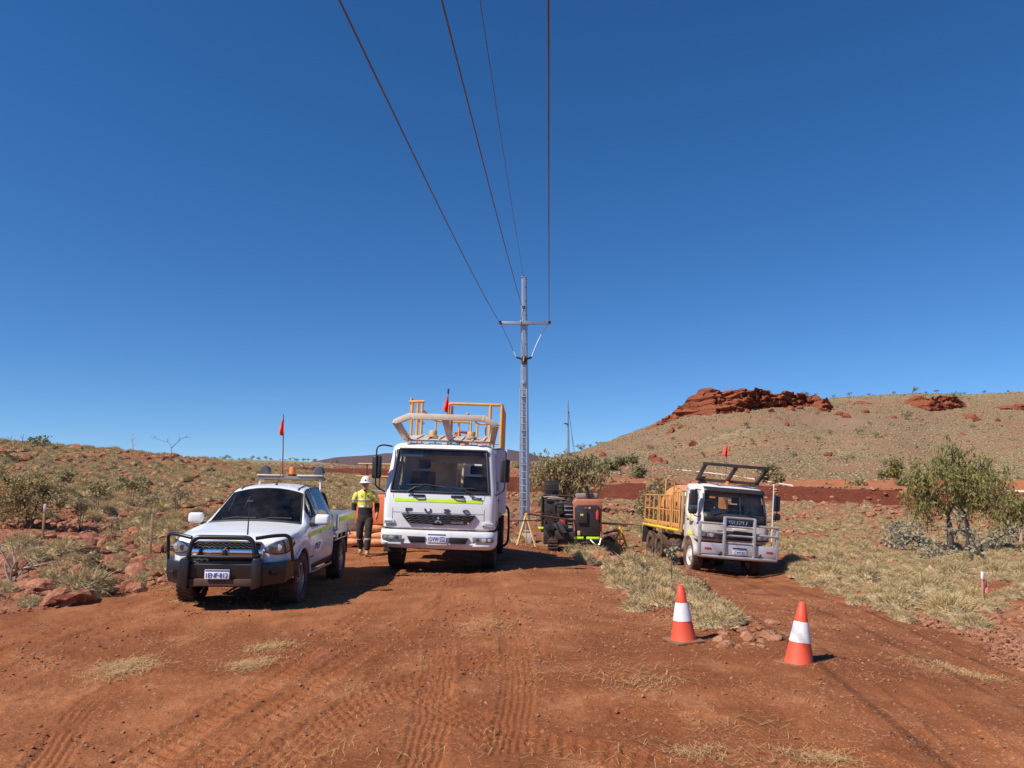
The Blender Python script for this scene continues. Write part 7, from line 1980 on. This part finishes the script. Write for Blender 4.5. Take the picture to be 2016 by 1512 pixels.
tree_px('mulga_tree', 'small silvery tree with blackened trunk in front of the gum', 31, (1908, 1110), [(1895, 1015, 18, 10), (1880, 1045, 16, 12), (1905, 1050, 18, 14), (1915, 1075, 16, 10)], [([(1908, 1112), (1906, 1070), (1900, 1025)], .10, True)], M_grey, M_bark_d, 520, .16, .2, 6, aspect=.3)
tree_px('mulga_tree', 'small silvery tree with thin dark stem right of the gum trunks', 33, (1966, 1104), [(1960, 1062, 22, 14), (1975, 1050, 18, 14), (1950, 1080, 14, 9)], [([(1966, 1106), (1963, 1085), (1965, 1060)], .07, True)], M_grey, M_bark_d, 520, .16, .2, 7, aspect=.3)
tree_px('burnt_sapling', 'leaning black-stemmed sapling with sparse leaves near the pink-taped stake', 22, (1942, 1130), [(1928, 1075, 16, 16), (1915, 1095, 14, 10), (1945, 1060, 10, 12)], [([(1944, 1134), (1938, 1105), (1920, 1075), (1910, 1055)], .05, True), ([(1938, 1105), (1930, 1070), (1926, 1050)], .03, False), ([(1930, 1090), (1945, 1070)], .025, False)], M_grey, M_bark_d, 170, .13, .2, 8, aspect=.3, trunk_r=.06)
tree_px('shrub', 'wide grey-green shrub on the flat left of the gum tree', 30, (1790, 1085), [(1760, 1062, 30, 14), (1795, 1050, 28, 14), (1780, 1075, 34, 12), (1820, 1070, 26, 12)], [([(1790, 1092), (1780, 1070)], .03, True), ([(1800, 1092), (1812, 1066)], .03, True)], M_grey, M_bark_d, 620, .14, .1, 9, cat='shrub', aspect=.32, trunk_r=.06)
tree_px('shrub', 'small flat-topped tree behind the grey-green shrub', 36, (1760, 1055), [(1760, 1035, 22, 9), (1785, 1030, 20, 9)], [([(1760, 1062), (1760, 1040)], .05, True)], M_grey, M_bark_d, 620, .15, .1, 10, cat='tree', aspect=.32)
tree_px('shrub', 'open twiggy shrub with dark stems among the pale grass', 24, (1850, 1112), [(1838, 1090, 22, 12), (1862, 1092, 22, 14), (1850, 1075, 20, 10), (1820, 1100, 14, 9)], [([(1850, 1118), (1840, 1092)], .025, True), ([(1852, 1118), (1866, 1086)], .025, True)], M_grey, M_bark_d, 420, .11, .1, 11, cat='shrub', aspect=.32, trunk_r=.05)
tree_px('shrub', 'dense dark green mound of a bush on the flat', 36, (1688, 1085), [(1672, 1078, 15, 9), (1692, 1074, 18, 11), (1706, 1079, 13, 8)], [([(1688, 1090), (1690, 1076)], .03, True)], leafmat('dense_bush_leaves', [(.10, .10, .035), (.10, .10, .035), (.07, .075, .025), (.14, .13, .05)], .1), M_bark_d, 2600, .13, -.3, 12, cat='shrub', aspect=.2, clump=.3)
tree_px('shrub', 'low olive bush beside the dense green mound', 33, (1655, 1090), [(1650, 1088, 14, 7), (1666, 1090, 12, 6)], [([(1655, 1095), (1655, 1088)], .02, True)], M_gum2, M_bark_d, 1500, .12, -.2, 13, cat='shrub')
tree_px('gum_tree', 'spreading olive gum tree with pale limbs behind the drill rig', 48, (1108, 1005), [(1082, 915, 32, 22), (1120, 908, 34, 20), (1155, 912, 30, 20), (1098, 945, 30, 22), (1135, 945, 30, 22), (1170, 935, 18, 18), (1085, 970, 22, 16), (1118, 978, 24, 18), (1150, 970, 18, 14), (1062, 935, 14, 16)],
        [([(1108, 1008), (1105, 985), (1085, 955), (1075, 930)], .13, True), ([(1118, 1008), (1130, 980), (1135, 940)], .12, True), ([(1100, 975), (1110, 940), (1118, 915)], .08, False)], M_gum2, M_bark, 2000, .22, 1.2, 14, clump=.34, trunk_r=.16, aspect=.18)
tree_px('shrub', 'tall pale olive shrub leaning against the view behind the yellow tray', 42, (1290, 1050), [(1305, 955, 26, 18), (1280, 975, 26, 20), (1310, 985, 26, 22), (1275, 1010, 24, 20), (1300, 1020, 24, 18), (1330, 965, 16, 16), (1262, 1000, 12, 18)], [([(1290, 1060), (1285, 1020), (1280, 985)], .06, True), ([(1292, 1060), (1302, 1010), (1308, 970)], .06, True)], M_gum2, M_bark_d, 800, .18, .1, 15, cat='shrub', aspect=.22, trunk_r=.08)
BG = 'bushes along the far side of the dirt road'
for k, (px, py, rx, ry, Y, lab, lm) in enumerate([
    (1190, 918, 24, 12, 90, 'broad green bush beyond the road behind the drill rig', M_bush), (1165, 912, 16, 12, 92, 'rounded green bush beside the far power pole', M_bush), (1258, 930, 14, 10, 84, 'round green bush at the road edge left of the tray truck', M_bush),
    (1222, 908, 14, 8, 98, 'thin-stemmed small tree below the red boulder', M_bush), (1245, 905, 10, 8, 104, 'small dark bush on the foot of the mesa', M_bush), (1510, 930, 18, 16, 80, 'slender olive tree behind the roof frame of the tray truck', M_gum2), (1532, 940, 10, 10, 78, 'small olive bush beside the pale winding pipe', M_gum2),
    (1632, 963, 11, 7, 74, 'small round bush on the bare orange earth', M_bush), (1685, 958, 17, 11, 73, 'larger round bush on the bare orange earth', M_gum2), (1760, 925, 13, 20, 96, 'upright green sapling at the foot of the mesa', M_gum), (1778, 950, 12, 8, 80, 'tiny bush left of the gum crown on the orange earth', M_bush),
    (1020, 925, 14, 10, 96, 'green bush seen between the truck and the steel pole', M_bush), (1045, 935, 10, 8, 80, 'small green bush right of the steel pole', M_bush), (1075, 928, 16, 10, 92, 'green bush behind the olive gum tree', M_bush), (1740, 935, 10, 7, 100, 'dark low bush beneath the upright sapling', M_bush)]):
    tree_px('bush', lab, Y, (px, 0), [(px - rx * .35, py + 1, rx * .62, ry * .8), (px + rx * .35, py, rx * .62, ry * .85), (px, py - ry * .3, rx * .6, ry * .75)], [([(px, py + ry * 1.2), (px, py)], .06, True)], lm, M_bark_d, 4200 if rx > 12 else 5200, .30, .3, 40 + k, BG, cat='bush', clump=.32, twig=.6, trunk_r=.1, aspect=.34)
# small trees of the skylines, shrubs of the mesa
def tiny(name, px, py, h, Y, lab, grp, seed, lm=M_bush, w=1.0):
    g = at(px, py, Y); z = hz(g.x, Y); rnd = random.Random(seed)
    T = thing(name, lab, 'tree', (g.x, Y, z), (0, 0, rnd.uniform(0, 6)), group=grp)
    m = MB(); top = Vector((rnd.uniform(-.2, .2) * h, 0, h * rnd.uniform(.3, .55))); m.tube([(0, 0, -.2), (0, 0, h * .3), top], [h * .035, h * .03, h * .02], 5)
    BL = [(top + Vector((rnd.uniform(-.3, .3), rnd.uniform(-.3, .3), rnd.uniform(.0, .25))) * h * w, (h * rnd.uniform(.16, .34) * w, h * .26 * w, h * rnd.uniform(.12, .24)), .4) for _ in range(3)]
    for c, r_, d_ in BL: m.tube([top * .6, c], [h * .018, h * .008], 4)
    m.build('trunk', M_bark_d, T, 0, 0, fixn=False)
    leaf_obj('crown', leaves(BL, 260, h * .085, .2, seed, .18 * h ** .5, .45), lm, T)
for k, px in enumerate([402, 418, 436, 448, 455, 470, 482, 497, 512, 519, 533, 549, 562, 574, 586, 598, 612, 624, 634, 645, 668, 410, 443, 463, 490, 505, 540, 580, 655]):
    tiny('ridge_tree', px + random.uniform(-6, 6), 900, random.uniform(1.0, 2.8), random.uniform(345, 372), 'tiny dark tree on the distant ridge behind the ute', 'trees on the distant ridge', 100 + k, w=1.3)
for px, h, Y in [(1510, 2.4, 246), (1588, 3.6, 243), (1605, 2.6, 244), (1485, 1.6, 247), (1436, 1.8, 248), (1672, 2.2, 245), (1757, 1.8, 246), (1797, 3.0, 246), (1879, 3.6, 240), (1845, 2.0, 246), (1900, 1.6, 246), (1940, 1.8, 246), (1710, 1.6, 247), (1985, 1.6, 246), (1825, 1.6, 247), (1640, 1.5, 246)]:
    tiny('mesa_top_tree', px, 780, h * .8, Y, 'small tree standing on the skyline of the mesa', 'trees on the mesa skyline', int(px), w=1.3)
for px, py, h in [(1730, 823, 2.8), (1438, 847, 1.8), (1375, 855, 1.2), (1640, 855, 1.8), (1675, 862, 1.6), (1568, 862, 1.6), (1620, 912, 2.0), (1690, 915, 1.4), (1715, 915, 1.8), (1523, 897, 1.4), (1665, 840, 1.4), (1590, 850, 1.5), (1850, 850, 1.4), (1960, 845, 1.5), (1260, 885, 1.4), (1400, 905, 1.4), (1310, 845, 1.2), (1780, 895, 1.5), (1135, 880, 3.2), (1150, 885, 1.6), (1165, 880, 1.6), (1300, 870, 1.3), (1360, 905, 1.5), (1450, 880, 1.3), (1990, 820, 1.5), (1750, 870, 1.2)]:
    g = gpx(px, py + 2, 100, 262)
    tiny('mesa_shrub', 1008 + FPX * g.x / g.y, 0, h, g.y, 'small dark shrub dotted on the slope of the mesa', 'shrubs on the mesa slope', int(px + py), M_bush, 1.2)
# left slope
tree_px('shrub', 'small dark tree leaning on the crest of the slope at far left', 42, (78, 905), [(70, 868, 12, 7), (88, 866, 12, 6), (78, 876, 12, 6)], [([(77, 905), (76, 885), (72, 870)], .07, True), ([(77, 890), (90, 868)], .04, False)], M_bush, M_bark_d, 900, .16, .0, 60, cat='tree', aspect=.3, trunk_r=.1)
tree_px('acacia_bush', 'broad green acacia bush at the left edge of the slope', 18.5, (40, 1010), [(15, 960, 38, 26), (55, 975, 34, 24), (90, 965, 26, 22), (10, 995, 34, 20), (60, 945, 28, 18), (110, 985, 18, 16), (35, 1015, 36, 14), (85, 1005, 26, 14), (5, 930, 24, 14)], [([(60, 1020), (50, 990), (20, 965)], .04, True), ([(60, 1020), (75, 985), (95, 960)], .035, True)], leafmat('acacia_leaves', [(.38, .31, .14), (.38, .31, .14), (.46, .37, .18), (.24, .20, .09)], .3), M_bark_d, 1150, .075, -.3, 61, cat='bush', clump=.20, aspect=.25, trunk_r=.06)
for k, (px, py, rx, ry, Y, lab, lm, n, sz_) in enumerate([
    (190, 970, 26, 22, 22, 'wispy olive shrub above the timber stake on the rocky bank', M_gum2, 420, .08), (260, 955, 26, 20, 25, 'pale green wispy bush on the slope behind the ute mirror', M_gum2, 520, .09), (300, 985, 24, 20, 21, 'dry brown leafless bush behind the bare stake', M_dry, 260, .06),
    (160, 1000, 20, 16, 19, 'dry straw-leaved shrub on the rocky bank', M_dry, 420, .07), (350, 975, 22, 20, 22, 'yellowish dry shrub beside the ute mirror', M_dry, 420, .07), (185, 1110, 20, 22, 13.8, 'dry yellow-leaved weed among the verge rocks', M_dry, 520, .055), (200, 1140, 20, 10, 13.0, 'small dry leafy weed at the road edge', M_dry, 420, .05),
    (225, 1035, 18, 16, 18, 'pale dry flowered weed above the red rocks', M_dry, 420, .055), (125, 945, 22, 18, 26, 'olive bush halfway up the left slope', M_gum2, 620, .10), (20, 905, 24, 12, 36, 'dark olive bush near the crest at the left edge', M_bush, 620, .12)]):
    tree_px('dry_bush', lab, Y, (px, 0), [(px - rx * .4, py, rx * .6, ry * .8), (px + rx * .4, py - 2, rx * .6, ry * .8), (px, py - ry * .4, rx * .6, ry * .6)], [([(px, py + ry), (px - 6, py)], .014, True), ([(px, py + ry), (px + 8, py - 4)], .014, True), ([(px, py + ry), (px, py - ry * .4)], .012, True)], lm, M_bark_d, n * 2.2, sz_, -.3, 70 + k, 'dry bushes on the left slope', cat='bush', clump=.2, twig=1.6, trunk_r=.035, aspect=.3)
def bare(name, lab, Y, base, branches, r0, m=M_bark):
    bp = at(base[0], 945, Y); bz = hz(bp.x, Y)
    T = thing(name, lab, 'bare branches', (bp.x, Y, bz)); rnd = random.Random(int(base[0] + base[1]))
    mb = MB()
    for br in branches:
        pts = []
        for k, (px, py) in enumerate(br):
            q = at(px, py, Y); pts.append(Vector((q.x - bp.x, rnd.uniform(-.3, .3) * .4 * k, q.z - bz)))
        n = len(pts); pts = bend(pts, .3, 3) if n > 2 else pts
        mb.tube(pts, [r0 * (1 - .7 * k / (len(pts) - 1)) for k in range(len(pts))], 5)
    mb.build('stems', m, T, 0, 50, fixn=False)
    return T
bare('dead_branches', 'pale dead branches of a fallen shrub at the left edge', 12.6, (20, 1150), [[(20, 1150), (30, 1110), (60, 1080), (95, 1075)], [(20, 1150), (40, 1120), (70, 1105), (100, 1090)], [(25, 1130), (10, 1095), (0, 1075), (25, 1068)], [(30, 1110), (20, 1085), (22, 1062)], [(40, 1120), (80, 1112), (98, 1108)], [(20, 1150), (5, 1110), (12, 1080)]], .018, mat('dead_wood', (.36, .29, .23), .85, var=.2))
bare('bare_sapling', 'thin bare sapling with short twigs standing on the crest', 40, (262, 890), [[(262, 892), (261, 868), (258, 852)], [(261, 868), (252, 860)], [(261, 866), (269, 859)], [(261, 878), (270, 874)], [(259, 858), (263, 853)], [(261, 872), (254, 868)]], .016, M_bark)
bare('bare_sapling', 'thin forked twig arching over the slope before the sky', 24, (338, 905), [[(338, 908), (338, 882), (330, 872), (306, 861)], [(338, 882), (352, 868), (366, 861), (382, 862)], [(330, 870), (330, 862)], [(366, 861), (372, 858)], [(306, 861), (300, 858)], [(352, 868), (356, 860)]], .010, M_bark_d)
bare('bare_sapling', 'wispy dead stems on the crest beside the leaning tree', 42, (22, 872), [[(22, 876), (16, 858)], [(20, 868), (26, 856)], [(44, 872), (46, 854)], [(45, 865), (40, 857)]], .016, M_bark_d)
tree_px('sapling', 'young grey-leaved sapling in the spinifex before the tray truck', 16.2, (1322, 1140), [(1322, 1095, 8, 7), (1328, 1078, 7, 6), (1316, 1085, 6, 6), (1330, 1105, 6, 5)], [([(1322, 1150), (1322, 1110), (1325, 1075)], .012, True)], M_grey, M_bark_d, 3000, .055, 0, 90, cat='sapling', aspect=.4, trunk_r=.025, clump=.08)
for k, (px, py) in enumerate([(1385, 1165), (1400, 1185), (1355, 1205)]):
    g = gpx(px, py)
    tree_px('dry_weed', ['dry yellow weed beside the track behind the cone', 'dry leafy weed at the track edge between tussocks', 'small dry weed directly behind the upright cone'][k], g.y, (px, 0), [(px, py - 12, 9, 9), (px + 6, py - 6, 8, 6)], [([(px, py), (px, py - 14)], .006, True), ([(px, py), (px + 7, py - 9)], .006, True)], M_dry, M_bark_d, 2200, .05, -.2, 95 + k, cat='weed', aspect=.35, trunk_r=.015, clump=.08)
tree_px('bare_shrub', 'leafless dark shrub on the dirt behind the ute beacon', 46, (607, 935), [(600, 922, 12, 7), (618, 920, 10, 6)], [([(607, 940), (605, 928), (596, 918)], .05, True), ([(607, 938), (616, 926), (622, 914)], .04, True)], M_dry, M_bark_d, 160, .10, 0, 99, cat='shrub', twig=3, trunk_r=.07)
